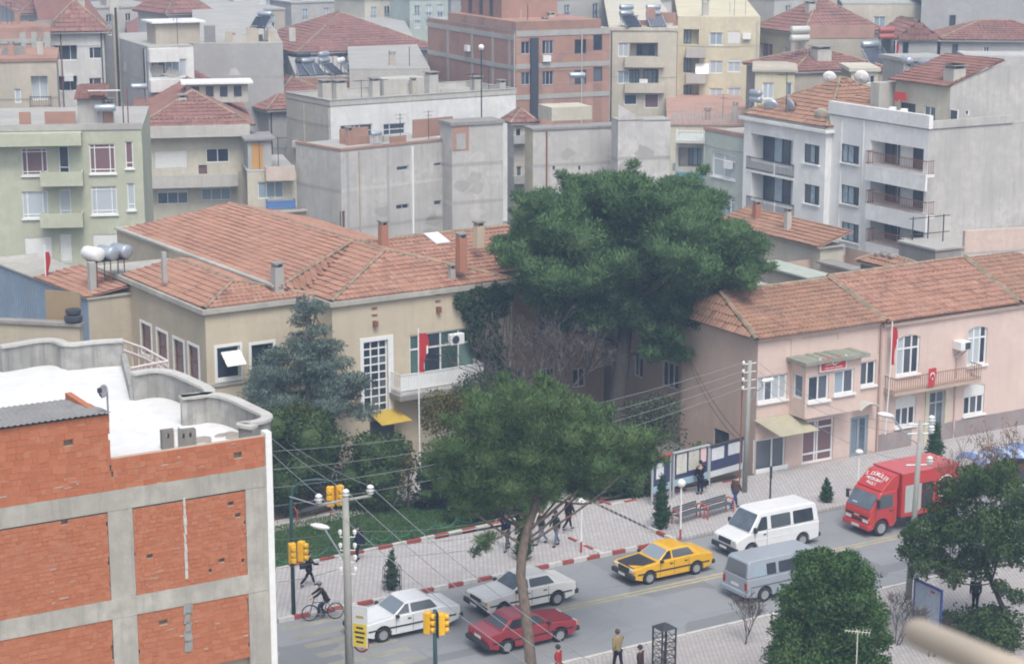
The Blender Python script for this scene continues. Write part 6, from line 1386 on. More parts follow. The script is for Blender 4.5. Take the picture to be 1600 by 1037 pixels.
lm = MB(); limb(lm, wp(822, 830, d1 + .4) - b1, wp(905, 765, d1) - b1, .085, .04); limb(lm, wp(830, 815, d1 + .4) - b1, wp(760, 850, d1) - b1, .035, .012); lm.build('bare_limb', BARK_P, t, True)
# blue cedar before the beige building
b2 = at(487, 770); d2 = (b2 - EYE).dot(Vector((0, _cp, -_sp)))
tr = [(b2 - Vector((0, 0, .2)), .22), (wp(483, 640, d2), .16), (wp(478, 540, d2), .09), (wp(482, 462, d2), .03)]
pads = []
for k in range(62):
    f = random.random() ** .8; y = 478 + f * 190; hw = 16 + f * 96; pads.append((wp(480 + random.uniform(-1, 1) * hw, y, d2 + random.uniform(-1, 1) * hw * .028), (.55 + .45 * f, .55 + .45 * f, .24 + .12 * f)))
for x, y in ((472, 470), (494, 478), (430, 560), (515, 540), (400, 615), (555, 620)): pads.append((wp(x, y, d2), (.3, .3, .28)))
tree('blue_cedar', 'grey-blue conical cedar standing in front of the beige wall', b2, tr, pads, CEDAR, BARK_G, 3200, .17, .028, up=.1, jit=.7, low=.6, shell=(.4, 1.1))
# dark garden trees at the left
def bush(name, label, px, py, wpx, hpx, mat, n=900, L=.16, w=.05, cat='shrub', base=None, dd=0, k=14, bk=None, rs=.32, core=None, trunk_r=.08, group=None):
    b = at(px if base is None else base[0], py if base is None else base[1]); d = (b - EYE).dot(Vector((0, _cp, -_sp))); m = d / CAM_F
    cyp = py - hpx / 2 if base is None else py; pads = []
    for i in range(k):
        a = random.uniform(0, 6.28); rr = math.sqrt(random.random()) * .72; q = random.uniform(-.68, .68)
        sq = math.sqrt(max(.1, 1 - q * q * .8)); pads.append((atd(px + math.cos(a) * rr * sq * wpx / 2, cyp - q * hpx / 2 , d + math.sin(a) * rr * sq * wpx / 2 * m), wpx * m * rs * random.uniform(.65, 1.05) * .72))
    return tree(name, label, b, [(b - Vector((0, 0, .1)), trunk_r), (atd(px, cyp + hpx * .2, d), trunk_r * .7), (atd(px, cyp - hpx * .2, d), trunk_r * .3)], pads, mat, bk or BARK_D, n, L, w, cat, group, leaf=True, low=.7, jit=1.0, core=core)
bush('evergreen_tree', 'dense dark evergreen tree beside the white corner strip of the brick building', 462, 712, 150, 165, LEAF_D, 900, cat='tree', base=(462, 805), k=26, core=.6, trunk_r=.15)
bush('evergreen_tree', 'olive dark tree with reddish tinge left of the flagpole', 570, 738, 130, 125, LEAF_D, 900, cat='tree', base=(566, 800), k=22, core=.6, trunk_r=.12)
bush('yellowing_shrub', 'yellow-green bushy tree top in front of the grey cedar', 460, 668, 110, 60, foliage('leaves_yellow_green', (.042, .063, .017), (.112, .140, .042), (.16, .16, .05)), 1000, base=(455, 800), k=12, cat='tree')
bush('yellowing_shrub', 'yellowing shrub over the curved ramp wall by the entrance', 700, 645, 110, 50, LEAF_Y, 700, base=(700, 745), k=14)
bush('yellowing_shrub', 'slim yellow-green sapling left of the flagpole foot', 638, 745, 46, 110, LEAF_Y, 500, base=(638, 800), k=10, rs=.42)
bush('dark_shrub', 'dark shrub in the shade under the yellow entrance canopy', 612, 715, 70, 80, LEAF_D, 900, base=(612, 765), k=14, core=.55)
bush('dark_shrub', 'dark shrub behind the flagpole foot beside the front pine', 690, 742, 90, 120, LEAF_D, 900, base=(690, 800), k=18, core=.6)
bush('dark_shrub', 'low dark shrubs at the lawn end under the front pine', 745, 790, 110, 60, LEAF_D, 900, base=(745, 812), k=16, core=.5)
bush('dark_shrub', 'purple-dark low bush at the back of the lawn', 672, 786, 70, 30, foliage('leaves_purple', (.02, .02, .02), (.04, .045, .04), (.08, .09, .07)), 900, base=(672, 800), k=8)
bush('garden_tree', 'thin bare-stemmed olive tree beside the pink side wall', 1020, 665, 110, 100, LEAF_O, 420, base=(1010, 752), k=18, cat='tree', L=.14)
bush('garden_tree', 'shaded green tree mass below the big pine trunk', 925, 720, 140, 100, LEAF_D, 900, base=(925, 770), k=20, cat='tree', core=.55)
bush('garden_tree', 'dark tree mass between the front pine and the notice boards', 975, 755, 120, 50, LEAF_D, 800, base=(975, 775), k=16, cat='tree', core=.5)
bush('garden_tree', 'dark evergreen under the ivy and bare tree', 775, 620, 120, 60, LEAF_D, 800, base=(775, 728), k=16, cat='tree', core=.5)
# ivy down the corner of the beige building
t = thing('ivy', 'dark ivy hanging over the right corner of the beige building', 'climber', bg_.M @ Vector((ur - 1, -proj - .15, 0)), R(33)); pads = []
for x, y, r in ((720, 470, .5), (745, 462, .6), (770, 458, .6), (735, 490, .6), (755, 485, .7), (775, 480, .7), (740, 515, .6), (760, 512, .75), (748, 540, .6), (768, 540, .7), (755, 570, .6), (775, 575, .7), (790, 455, .5), (762, 600, .7), (785, 605, .7)):
    u, z = bg_.hit('R', x, y, proj + .1); pads.append(((u - (ur - 1), -.1 + random.uniform(-.05, .1), z), (r, .28, r)))
V, q = foliage_tris(pads, 2400, .16, .06, leaf=True, low=.9, jit=1.0); tri_mesh('leaves', V, IVY, t, 'stuff', q)
st_ = MB(); [limb(st_, (random.uniform(-.6, .8), -.05, 0), (random.uniform(-1, .8), -.05, 8.4), .05, .02) for _ in range(4)]; st_.build('stems', BARK_D, t)
# bare trees
def bare(name, label, base, h, spread, mat, depth=5, r=.09, seed=1, tips=None, tipn=0, cat='tree', droop=0.0, tw=.008):
    rs = random.Random(seed); base = Vector(base); t = thing(name, label, cat, base); mb = MB(); ends = []
    def grow(p, d, L, rad, k):
        q = p + d * L; mid = p.lerp(q, .5) + Vector((rs.uniform(-1, 1), rs.uniform(-1, 1), rs.uniform(-1, 1))) * L * .07
        mb.path([p, mid, q], [rad, rad * .85, rad * .65], 5 if k > 2 else 4)
        if k == 0: ends.append(q); return
        for _ in range(rs.choice((2, 3, 3) if k > 1 else (2, 3))):
            a = Vector((rs.uniform(-1, 1), rs.uniform(-1, 1), rs.uniform(-.35, .75) - droop)) * spread; nd = (d + a).normalized(); ends.append(p.lerp(q, .7)); grow(p.lerp(q, rs.uniform(.65, 1)), nd, L * rs.uniform(.6, .85), max(rad * .62, tw), k - 1)
    for _ in range(3): grow(Vector((rs.uniform(-.1, .1), rs.uniform(-.1, .1), -.1)), Vector((rs.uniform(-.35, .35), rs.uniform(-.35, .35), 1)).normalized(), h * .3, r, depth)
    mb.build('branches', mat, t, True)
    if tips:
        pads = [(tuple(e), .16) for e in ends if rs.random() < tipn]
        if pads: V, q = foliage_tris(pads, 300, .07, .026, leaf=True, low=1, jit=1.0, shell=(.2, 1)); tri_mesh('buds', V, tips, t, 'stuff', q)
    return t
GREYTWIG = bark('bark_twig', (.12, .10, .09))
bare('bare_tree', 'bare grey-brown twiggy tree left of the big pine trunk', at(848, 722), 9.4, .66, GREYTWIG, 6, .12, 3, tw=.013)
bare('bare_tree', 'bare slender tree in front of the shaded right wing', at(800, 735), 6.8, .5, GREYTWIG, 5, .08, 9)
bare('budding_tree', 'twiggy tree with rust-orange buds in front of the red truck', at(1490, 925), 8.0, .55, GREYTWIG, 5, .05, 5, LEAF_R, .32, tw=.006)
bare('budding_tree', 'sparse orange-budded twigs at the right edge beside the lamp pole', at(1585, 890), 7.6, .55, GREYTWIG, 5, .05, 8, LEAF_R, .4, tw=.006)
bare('bare_shrub', 'leafless thin shrub left of the round street tree', at(1165, 1010), 2.6, .6, GREYTWIG, 5, .025, 12, cat='shrub'); bare('bare_shrub', 'leafless thin shrub between the round tree and the map board', at(1402, 1010), 2.8, .65, GREYTWIG, 5, .03, 14, cat='shrub'); bare('bare_shrub', 'leafless shrub in front of the blue map board', at(1455, 1030), 2.4, .6, BARK_D, 5, .03, 17, cat='shrub')
# round street tree and the dark tree on the right
b3 = at(1300, 1120); d3 = (b3 - EYE).dot(Vector((0, _cp, -_sp))); pads = []
for x, y, r in ((1290, 880, .75), (1250, 890, .7), (1335, 890, .65), (1225, 925, .7), (1275, 930, 1.0), (1330, 930, .8), (1355, 950, .6), (1215, 970, .8), (1265, 985, 1.0), (1325, 985, .9), (1370, 985, .45), (1205, 1010, .7), (1255, 1030, .9), (1320, 1030, .9), (1365, 1025, .5), (1235, 860, .4), (1310, 862, .45), (1265, 860, .5)):
    for sgn in (-1, 1): pads.append((wp((x - 1285) * .92 + 1300 + random.uniform(-5, 5), y + 14, d3 + sgn * random.uniform(.1, 1.0)), r * .92))
tree('street_tree', 'rounded glossy green street tree at the bottom right', b3, [(b3 - Vector((0, 0, .1)), .13), (wp(1300, 1050, d3), .1), (wp(1299, 950, d3), .05)], pads, MEDGREEN, BARK_D, 4200, .13, .034, leaf=True, low=.7, jit=1.0, shell=(.45, 1.12))
b4 = at(1592, 1015); d4 = (b4 - EYE).dot(Vector((0, _cp, -_sp))); pads = []
for x, y, r in ((1545, 755, .7), (1580, 765, .7), (1505, 780, .6), (1470, 800, .55), (1440, 825, .5), (1425, 860, .5), (1460, 850, .65), (1500, 830, .75), (1545, 815, .9), (1590, 815, .9), (1440, 890, .42), (1475, 885, .5), (1515, 870, .6), (1560, 865, .6), (1600, 870, .6), (1570, 735, .5), (1620, 790, .8), (1565, 920, .35), (1590, 930, .4), (1485, 770, .6), (1520, 745, .6), (1455, 870, .6), (1490, 900, .5), (1530, 895, .5), (1420, 835, .4), (1535, 845, .8), (1480, 825, .7), (1575, 840, .8)):
    for sgn in (-1, 1): pads.append((wp(x + random.uniform(-5, 5), y + random.uniform(-5, 5), d4 + sgn * random.uniform(.1, 1.1)), (r * 1.05, r * 1.05, r * .8)))
t = tree('street_tree', 'dark open-crowned tree with leaning stems at the right edge', b4, [(b4 - Vector((0, 0, .1)), .14), (wp(1572, 960, d4), .11), (wp(1548, 905, d4), .09), (wp(1525, 860, d4), .05)], pads, LEAF_D, BARK_D, 2300, .13, .036, leaf=True, low=.7, jit=1.0, shell=(.5, 1.1))
bush('dark_shrub', 'dark ground shrubs at the bottom right corner behind the rail', 1530, 990, 160, 50, LEAF_D, 700, base=(1530, 1015), k=16)
# little cypresses by the kerbs
def cypress(label, px, py, hpx, wpx, mat):
    b = at(px, py, .12); d = (b - EYE).dot(Vector((0, _cp, -_sp))); m = d / CAM_F; h = hpx * m / .96; r = wpx * m / 2; pads = []
    for k in range(9): f = k / 8; pads.append((b + Vector((random.uniform(-.06, .06), random.uniform(-.06, .06), h * (.1 + .82 * f))), (r * (1.05 - .8 * f) * (.7 if k == 0 else 1), r * (1.05 - .8 * f) * (.7 if k == 0 else 1), h * .11)))
    return tree('young_cypress', label, b, [(b, .05), (b + Vector((0, 0, h * .5)), .04), (b + Vector((0, 0, h * .85)), .02)], pads, mat, BARK_D, 1800, .16, .035, 'cypress', 'young cypresses along the pavement', limbs=False, up=1.2, jit=.4, low=.7, core=.75)
cypress('small cypress in a wire cage on the pavement behind the left white car', 613, 921, 64, 24, CYP); cypress('small cypress at the plaza corner left of the red-armed bench', 1033, 826, 84, 30, CYP); cypress('small cypress on the pavement between the white van and the red truck', 1291, 784, 36, 22, CYP); cypress('small cypress before the doorway of the pink building', 1461, 716, 54, 30, CYP); cypress('bright green cypress directly behind the bent pine trunk', 818, 875, 90, 32, CYP_L)
for px, py in ((1072, 712), (1098, 700)):
    b = at(px, py + 30); t = thing('palm_shrub', ('low dark palm shrub behind the notice boards, left one', 'low dark palm shrub behind the notice boards, right one')[px > 1080], 'palm', b, 0, 'palm shrubs behind the boards'); m = MB()
    for k in range(16): a = k * 2.4; e = random.uniform(.5, 1.0); m.add([(0, 0, .3), (math.cos(a) * .7 * e - .1 * math.sin(a), math.sin(a) * .7 * e + .1 * math.cos(a), 1.0 + .3 * e), (math.cos(a) * 1.2 * e, math.sin(a) * 1.2 * e, 1.0), (math.cos(a) * .7 * e + .1 * math.sin(a), math.sin(a) * .7 * e - .1 * math.cos(a), 1.0 + .3 * e)], [(0, 1, 2, 3)])
    m.build('fronds', LEAF_D, t); m = MB(); m.tube((0, 0, 0), (0, 0, .5), .12); m.build('trunk', BARK_D, t)

# ================================================================ vehicles (local x forward, y left)
TYRE = plain('tyre', (.025, .025, .027), .85); RIMM = plain('rim_steel', (.30, .31, .32), .5, .1); CAR_GLASS = glass('car_glass', (.035, .045, .055), .06); CAR_GLASS_L = glass('windscreen', (.10, .125, .15), .05)
TRIM = plain('trim_black', (.03, .03, .033), .6); LAMP = plain('headlamp_glass', (.62, .64, .62), .12); TAIL = plain('tail_lamp', (.35, .02, .02), .25); AMBER = plain('amber_lamp', (.75, .28, .03), .25); PLATE = plain('number_plate', (.68, .68, .66), .5)
def hull(profile, hw, k=0.0, zb=0.0, mb=None):
    """side outline (x, z) swept across the car; half width hw narrows by k per metre above zb"""
    mb = mb or MB(); n = len(profile); v = []
    for sg in (1, -1):
        for x, z in profile: v.append((x, sg * (hw - k * max(0, z - zb)), z))
    f = [tuple(range(n)), tuple(range(2 * n - 1, n - 1, -1))] + [(i, n + i, n + (i + 1) % n, (i + 1) % n) for i in range(n)]
    return mb.add(v, f)
def arch(xc, zc, r, zb, n=9):
    a0 = math.acos(max(-1, min(1, 1.0))) ; pts = []; s0 = math.asin(max(-1, min(1, (zb - zc) / r)))
    for i in range(n + 1):
        q = s0 + (math.pi - 2 * s0) * i / n; pts.append((xc + r * math.cos(q), zc + r * math.sin(q)))
    return pts
def wheels(t, xs, y, r, wd=.17, rim=.62, dual=False):
    tm = MB(); tm.lathe([(r * .55, -wd/2), (r * .93, -wd/2), (r, -wd * .36), (r, wd * .36), (r * .93, wd/2), (r * .55, wd/2)], n=20, axis='y'); tme = tm.mesh('tyre', TYRE, True)
    rm = MB(); rm.lathe([(0, -wd * .52), (r * .12, -wd * .56), (r * .2, -wd * .51), (r * rim * .8, -wd * .525), (r * rim, -wd * .57), (r * rim, wd * .4), (0, wd * .4)], n=16, axis='y'); rme = rm.mesh('rim', RIMM)
    for x in xs:
        for sg in (-1, 1):
            w = link('wheel', tme, t, (x, sg * y, r)); q = link('rim', rme, w); 
            if sg > 0: q.rotation_euler = (0, 0, math.pi)
def bpart(t, name, mat, box, bev=.02, parent=None):
    m = MB(); m.bx(*box); o = m.build(name, mat, parent or t); 
    if bev: bevel(o, bev)
    return o
def pane3(t, name, mat, quad, u0=.06, u1=.94, v0=.08, v1=.92, off=.008, parent=None):
    """a pane lying on the flat face quad = (bottom a, bottom b, top b, top a)"""
    a, b, c, d = [Vector(p) for p in quad]; P = lambda u, v: a.lerp(b, u).lerp(d.lerp(c, u), v); n = (b - a).cross(d - a).normalized() * off
    m = MB(); k = .14; uv = [(u0 + (u1-u0)*.03, v0), (u1 - (u1-u0)*.03, v0), (u1, v0 + (v1-v0)*.1), (u1, v1 - (v1-v0)*.1), (u1 - (u1-u0)*.03, v1), (u0 + (u1-u0)*.03, v1), (u0, v1 - (v1-v0)*.1), (u0, v0 + (v1-v0)*.1)]
    m.add([P(u, v) + n for u, v in uv] + [P(u, v) - n for u, v in uv], [tuple(range(8)), tuple(range(15, 7, -1))] + [(i, 8 + i, 8 + (i+1) % 8, (i+1) % 8) for i in range(8)]); return m.build(name, mat, parent or t)
def finish(o, w=.045, seg=3):
    bevel(o, w, seg, 28); o.data.polygons.foreach_set('use_smooth', [True] * len(o.data.polygons)); wn_ = o.modifiers.new('wn', 'WEIGHTED_NORMAL'); wn_.keep_sharp = False; return o

def sedan(label, p, rz, pm, hood=None, wide_lamp=True, twodoor=False, scale=1.0, rear_lift=0.0):
    t = thing('car', label, 'car', p, rz, 'cars on the street'); t.scale = (scale, scale, scale); W = .81
    prof = [(-2.04, .34), (-2.11, .58), (-2.08, .88), (-1.30, .955), (.74, .925), (1.98, .80), (2.10, .70), (2.08, .34), (1.69, .22)] + arch(1.27, .29, .37, .22) + arch(-1.22, .29, .37, .22) + [(-1.62, .22)]
    b = finish(hull(prof, W).build('body', pm, t))
    und = bpart(t, 'underbody', TRIM, (-1.95, -.62, .2, 1.95, .62, .6), 0)
    zb, zt, wb, wt = .92, 1.375, .755, .60; k = (wb - wt) / (zt - zb)
    up = [(.80, zb), (.16, zt - .02), (-.02, zt + .01), (-.78, zt), (-.96, zt - .05), (-1.46, zb + .02)]
    finish(hull(up, wb, k, zb).build('roof', pm, t), .035)
    yb, yt = wb, wt
    pane3(t, 'windscreen', CAR_GLASS_L, ((.80, yb, zb), (.80, -yb, zb), (.16, -yt, zt - .02), (.16, yt, zt - .02)), .05, .95, .10, .90)
    pane3(t, 'rear_window', CAR_GLASS, ((-1.46, -yb, zb + .02), (-1.46, yb, zb + .02), (-.96, yt, zt - .05), (-.96, -yt, zt - .05)), .07, .93, .14, .88)
    for sg in (1, -1):
        def Q(x, z): return (x, sg * (wb - k * (z - zb) + .0), z)
        z0, z1 = zb + .045, zt - .075; fx = lambda z, a, b_: a + (b_ - a) * (z - zb) / (zt - zb)
        splits = ((.10, .68, .0), (-.72, .04, .0), ) if not twodoor else ((-.40, .68, 0), (-1.02, -.48, 0))
        names = ('front_window', 'rear_side_window')
        for i, (xa, xb, _) in enumerate(splits):
            xb_t = min(xb, fx(z1, .68, .14)) if i == 0 else xb; xa_t = xa if i == 0 else max(xa, xa + .0)
            if i == 1: xa, xa_t = -1.14 if not twodoor else -1.2, -.86
            q = [Q(xa, z0), Q(xb, z0), Q(xb_t, z1), Q(xa_t, z1)]
            if sg > 0: q = [q[1], q[0], q[3], q[2]]
            pane3(t, names[i], CAR_GLASS, q, .02, .98, .02, .98, .01)
        for x in ((.72, -.02, -.80) if not twodoor else (.72, -.45)):
            m = MB(); m.bx(x - .008, sg * (W - .004), .30, x + .008, sg * (W + .004), .90); m.build('door_seam', TRIM, b)
        m = MB(); m.bx(-1.9, sg * (W - .002), .50, 1.9, sg * (W + .018), .56); m.build('side_trim', TRIM, b)
        for x in ((.16, -.62) if not twodoor else (-.28,)): bpart(t, 'door_handle', TRIM, (x - .09, sg * (W), .76, x + .06, sg * (W + .03), .80), 0)
        o = bpart(t, 'mirror', TRIM, (.62, sg * .80, .90, .76, sg * .95, 1.02), .02)
        bpart(t, 'headlight', LAMP, (2.04, sg * .74, .60, 2.115, sg * .44, .76), .01); bpart(t, 'indicator', AMBER, (2.03, sg * .755, .60, 2.10, sg * .815, .75), .005); bpart(t, 'tail_light', TAIL, (-2.125, sg * .76, .62, -2.06, sg * .38, .80), .01)
    bpart(t, 'grille', TRIM, (2.05, -.42, .61, 2.108, .42, .75), .005); bpart(t, 'front_bumper', TRIM, (2.02, -.83, .34, 2.20, .83, .54), .04); bpart(t, 'rear_bumper', TRIM, (-2.22, -.83, .36, -2.02, .83, .56), .04)
    bpart(t, 'number_plate', PLATE, (2.203, -.24, .38, 2.212, .24, .49), 0); bpart(t, 'number_plate', PLATE, (-2.132, -.24, .62, -2.118, .24, .74), 0)
    if hood:
        m = MB(); m.add([(.86, -.66, .921), (.86, .66, .921), (1.98, .64, .808), (2.02, .6, .79), (2.02, -.6, .79), (1.98, -.64, .808)], [(0, 1, 2, 3, 4, 5)]); o = m.build('bonnet', hood, t); s_ = o.modifiers.new('thick', 'SOLIDIFY'); s_.thickness = .012; s_.offset = 1
        bpart(t, 'nose_panel', hood, (2.04, -.36, .545, 2.125, .36, .60), 0)
    else:
        for y in (-.66, .66): m = MB(); m.add([(.86, y - .006, .924), (.86, y + .006, .924), (2.0, y * .97 + .006, .806), (2.0, y * .97 - .006, .806)], [(0, 1, 2, 3)]); m.build('bonnet_seam', TRIM, b)
    wheels(t, (1.27, -1.22), .72, .29)
    m = MB(); m.bx(-.9, -.6, .6, .2, .6, .95); m.build('seats', TRIM, t)
    return t
def van(label, p, rz, pm, L=4.7, W=.85, H=1.95, nose='short', wins=(), dark=CAR_GLASS):
    t = thing('van', label, 'van', p, rz, 'vans on the street'); h = L / 2
    zb = 1.12; wf, wr = h - .85, -h + .95
    if nose == 'short': lo = [(-h + .02, .32), (-h, .6), (-h + .01, zb), (h - .78, zb), (h - .1, .90), (h, .76), (h - .02, .30), (wf + .45, .24)]; ub = (h - .74, zb)
    else: lo = [(-h + .02, .32), (-h, .6), (-h + .01, zb), (h - .12, zb), (h, .8), (h - .02, .30), (wf + .45, .24)]; ub = (h - .13, zb)
    lo += arch(wf, .31, .39, .24) + arch(wr, .31, .39, .24) + [(wr - .45, .24)]
    b = finish(hull(lo, W).build('body', pm, t), .05); bpart(t, 'underbody', TRIM, (-h + .1, -W + .18, .22, h - .15, W - .18, .7), 0)
    k = .14 / (H - zb); fx = (ub[0] - .62 if nose == 'short' else ub[0] - .5)
    up = [(ub[0], zb), (fx, H - .05), (fx - .25, H), (-h + .3, H), (-h + .14, H - .07), (-h + .02, zb)]
    finish(hull(up, W - .012, k, zb).build('upper_body', pm, t), .06, 4)
    yb = W - .012; yt = yb - k * (H - .05 - zb); zt = H - .05
    pane3(t, 'windscreen', CAR_GLASS_L, ((ub[0], yb, zb), (ub[0], -yb, zb), (fx, -yt, zt), (fx, yt, zt)), .04, .96, .05, .93)
    pane3(t, 'rear_window', dark, ((-h + .02, -yb, zb), (-h + .02, yb, zb), (-h + .14, yt, zt), (-h + .14, -yt, zt)), .08, .92, .06, .88)
    for sg in (1, -1):
        Q = lambda x, z: (x, sg * (yb - k * (z - zb)), z)
        for nm, xa, xb, xat, xbt, mat in wins:
            q = [Q(xa, zb + .06), Q(xb, zb + .06), Q(xbt, H - .22), Q(xat, H - .22)]
            if sg > 0: q = [q[1], q[0], q[3], q[2]]
            pane3(t, nm, mat, q, .01, .99, .0, 1, .012)
        for x in (wins[0][1] + .03, wins[0][2] + .04): m = MB(); m.bx(x - .008, sg * (W - .004), .34, x + .008, sg * (W + .005), zb); m.build('door_seam', TRIM, b)
        bpart(t, 'door_handle', TRIM, (wins[0][1] + .1, sg * W, .95, wins[0][1] + .24, sg * (W + .03), 1.0), 0); bpart(t, 'mirror', TRIM, (ub[0] - .32, sg * (W - .02), zb + .02, ub[0] - .2, sg * (W + .16), zb + .26), .02)
        bpart(t, 'headlight', LAMP, (h - .1, sg * (W - .06), .70, h + .01, sg * (W - .36), .86), .015); bpart(t, 'tail_light', TAIL, (-h - .015, sg * (W - .03), .62, -h + .05, sg * (W - .2), .95), .01); m = MB(); m.bx(-h + .2, sg * (W - .002), .74, h - .9, sg * (W + .012), .765); m.build('side_trim', TRIM if nose != 'short' else pm, b)
    bpart(t, 'grille', TRIM, (h - .05, -.45, .62, h + .012, .45, .84), .01); bpart(t, 'front_bumper', TRIM, (h - .12, -W - .01, .30, h + .09, W + .01, .54), .04); bpart(t, 'rear_bumper', TRIM if nose == 'short' else ALU, (-h - .1, -W - .01, .34, -h + .05, W + .01, .54), .04)
    bpart(t, 'number_plate', PLATE, (h + .092, -.25, .38, h + .1, .25, .49), 0); bpart(t, 'number_plate', PLATE, (-h - .012, -.25, .66, -h - .002, .25, .78), 0)
    wheels(t, (wf, wr), W - .1, .31); return t
Z0 = .006
def car_at(px, py, lateral, back=False):
    p = at(px, py) + E2 * lateral; return Vector((p.x, p.y, Z0))
HL, HR = TH + math.pi, TH
YELLOW = paint('paint_taxi', (.72, .40, .02)); CWHITE = paint('paint_car_white', (.70, .71, .71)); CREAMW = paint('paint_car_ivory', (.74, .73, .69)); CRED = paint('paint_car_red', (.30, .025, .035)); SILV = paint('paint_van_silver', (.30, .33, .37)); TRED = paint('paint_truck_red', (.47, .035, .03))
sedan('yellow taxi sedan with a black bonnet driving along the street', car_at(1051, 904, .72), HL, YELLOW, hood=TRIM)
sedan('white sedan nearest the crosswalk, beside the small caged cypress', car_at(643, 992, .72), HL, CWHITE, scale=1.05)
sedan('second white sedan with a lit indicator behind the bent pine trunk', car_at(828, 953, .72), HL, CREAMW, scale=1.05)
sedan('dark red two-door sedan seen from behind in the near lane', car_at(832, 1011, .72), HR, CRED, twodoor=True, scale=.99)
wv = ((('front_window', .62, 1.30, .62, .92, CAR_GLASS), ('middle_window', -.72, .42, -.72, .42, CAR_GLASS), ('rear_side_window', -2.05, -.86, -2.0, -.86, CAR_GLASS)))
pv = st(*[a + b for a, b in zip(to_st(at(1207, 858)), (0, 0))]); sv = to_st(pv)[0]
van('white passenger van with dark side windows at the far kerb', st(sv, 68.6, Z0), HL, CWHITE, 4.75, .88, 1.98, 'short', wv)
ws = (('front_window', .75, 1.72, .75, 1.42, CAR_GLASS), ('middle_window', -.55, .62, -.55, .62, CAR_GLASS), ('curtained_window', -1.98, -1.22, -1.9, -1.22, CUR_B), ('rear_side_window', -1.18, -.68, -1.18, -.68, CAR_GLASS))
ss = to_st(at(1124, 905))[0] + 1.25
van('silver grey van seen from behind in the near lane', st(ss, 63.75, Z0), HR, SILV, 4.45, .86, 1.86, 'flat', ws)
# red delivery truck
sf = to_st(at(1352, 833))[0]
t = thing('delivery_truck', 'red delivery truck with box body and white lettering on the cab roof', 'truck', st(sf + 2.6, 67.9, Z0), HL)
W = .90
cab = [(1.35, .62), (1.32, 1.45), (1.35, 2.12), (2.30, 2.12), (2.44, 2.02), (2.92, 1.30), (3.0, .92), (2.98, .42), (2.80, .38)] + arch(2.25, .38, .46, .38) + [(1.5, .38)]
cb = finish(hull(cab, W).build('cab', TRED, t), .06, 3)
fair = [(1.30, 2.12), (1.22, 2.78), (1.32, 2.84), (1.60, 2.78), (2.32, 2.16), (2.30, 2.12)]; finish(hull(fair, W - .03).build('roof_fairing', TRED, t), .06, 3)
pane3(t, 'windscreen', CAR_GLASS_L, ((2.925, W, 1.30), (2.925, -W, 1.30), (2.45, -W, 2.0), (2.45, W, 2.0)), .05, .95, .04, .96, .03)
for sg in (1, -1):
    q = [(1.62, sg * W, 1.32), (2.62, sg * W, 1.32), (2.36, sg * W, 1.98), (1.62, sg * W, 1.98)]
    if sg > 0: q = [q[1], q[0], q[3], q[2]]
    pane3(t, 'side_window', CAR_GLASS, q, .02, .98, .02, .98, .012)
    bpart(t, 'headlight', LAMP, (2.96, sg * .78, .70, 3.02, sg * .40, .84), .01); bpart(t, 'indicator', AMBER, (2.94, sg * .80, .86, 3.01, sg * .88, .96), .005); mr = bpart(t, 'mirror', TRIM, (2.62, sg * 1.0, 1.45, 2.7, sg * 1.18, 1.85), .02); bpart(t, 'mirror_arm', TRIM, (2.60, sg * .88, 1.82, 2.66, sg * 1.1, 1.86), 0, mr)
    for x in (1.56, 2.66): m = MB(); m.bx(x - .01, sg * (W - .004), .55, x + .01, sg * (W + .005), 1.30); m.build('door_seam', TRIM, cb)
    bpart(t, 'door_handle', TRIM, (1.66, sg * W, 1.15, 1.82, sg * (W + .03), 1.2), 0)
bpart(t, 'grille', TRIM, (2.96, -.36, .70, 3.012, .36, .82), .005); bpart(t, 'grille', TRIM, (2.95, -.8, .90, 3.01, .8, 1.0), .005); bpart(t, 'emblem', F_CREAM, (3.01, -.18, .92, 3.02, .18, .98), 0)
bpart(t, 'front_bumper', TRED, (2.9, -.92, .36, 3.08, .92, .62), .05); bpart(t, 'number_plate', PLATE, (3.082, -.26, .42, 3.09, .26, .54), 0); bpart(t, 'paper_on_dash', PLATE, (2.80, -.5, 1.34, 2.86, -.2, 1.5), 0)
bpart(t, 'chassis', TRIM, (-2.25, -.42, .45, 1.5, .42, .75), 0)
bx_ = bpart(t, 'box_body', TRED, (-2.3, -1.0, .74, 1.18, 1.0, 2.84), .03)
m = MB(); m.bx(-2.34, -1.03, 2.8, 1.22, 1.03, 2.9); bevel(m.build('box_roof', paint('paint_truck_roof', (.52, .08, .085)), t), .04)
for x in (-2.27, -1.2, 1.12):
    for sg in (1, -1): m = MB(); m.bx(x - .03, sg * 1.0, .76, x + .03, sg * 1.025, 2.79); m.build('box_rib', TRED, bx_)
bpart(t, 'side_shutter', plaster('shutter_grey', (.42, .45, .43), .4), (.0, 1.001, .95, .98, 1.02, 2.25), 0); bpart(t, 'dark_opening_plate', TRIM, (-.75, 1.001, 1.0, -.06, 1.02, 2.25), 0)  # black plate on the box stands for the shade inside an opening
wheels(t, (2.25, -1.3), .78, .38, .2)
LET = plain('lettering_white', (.78, .78, .76), .5)
nf = Vector((2.32 - 1.60, 0, 2.16 - 2.78)).normalized(); upv = -nf; nrm = Vector((-upv.z, 0, upv.x)); nrm = nrm if nrm.x > 0 else -nrm; rt = Vector((0, 1, 0))
def face_mat(c): M = Matrix.Identity(4); M.col[0][:3] = rt; M.col[1][:3] = upv; M.col[2][:3] = nrm; M.col[3][:3] = c; return M
cen = Vector((1.96, 0, 2.47)) + nrm * .05
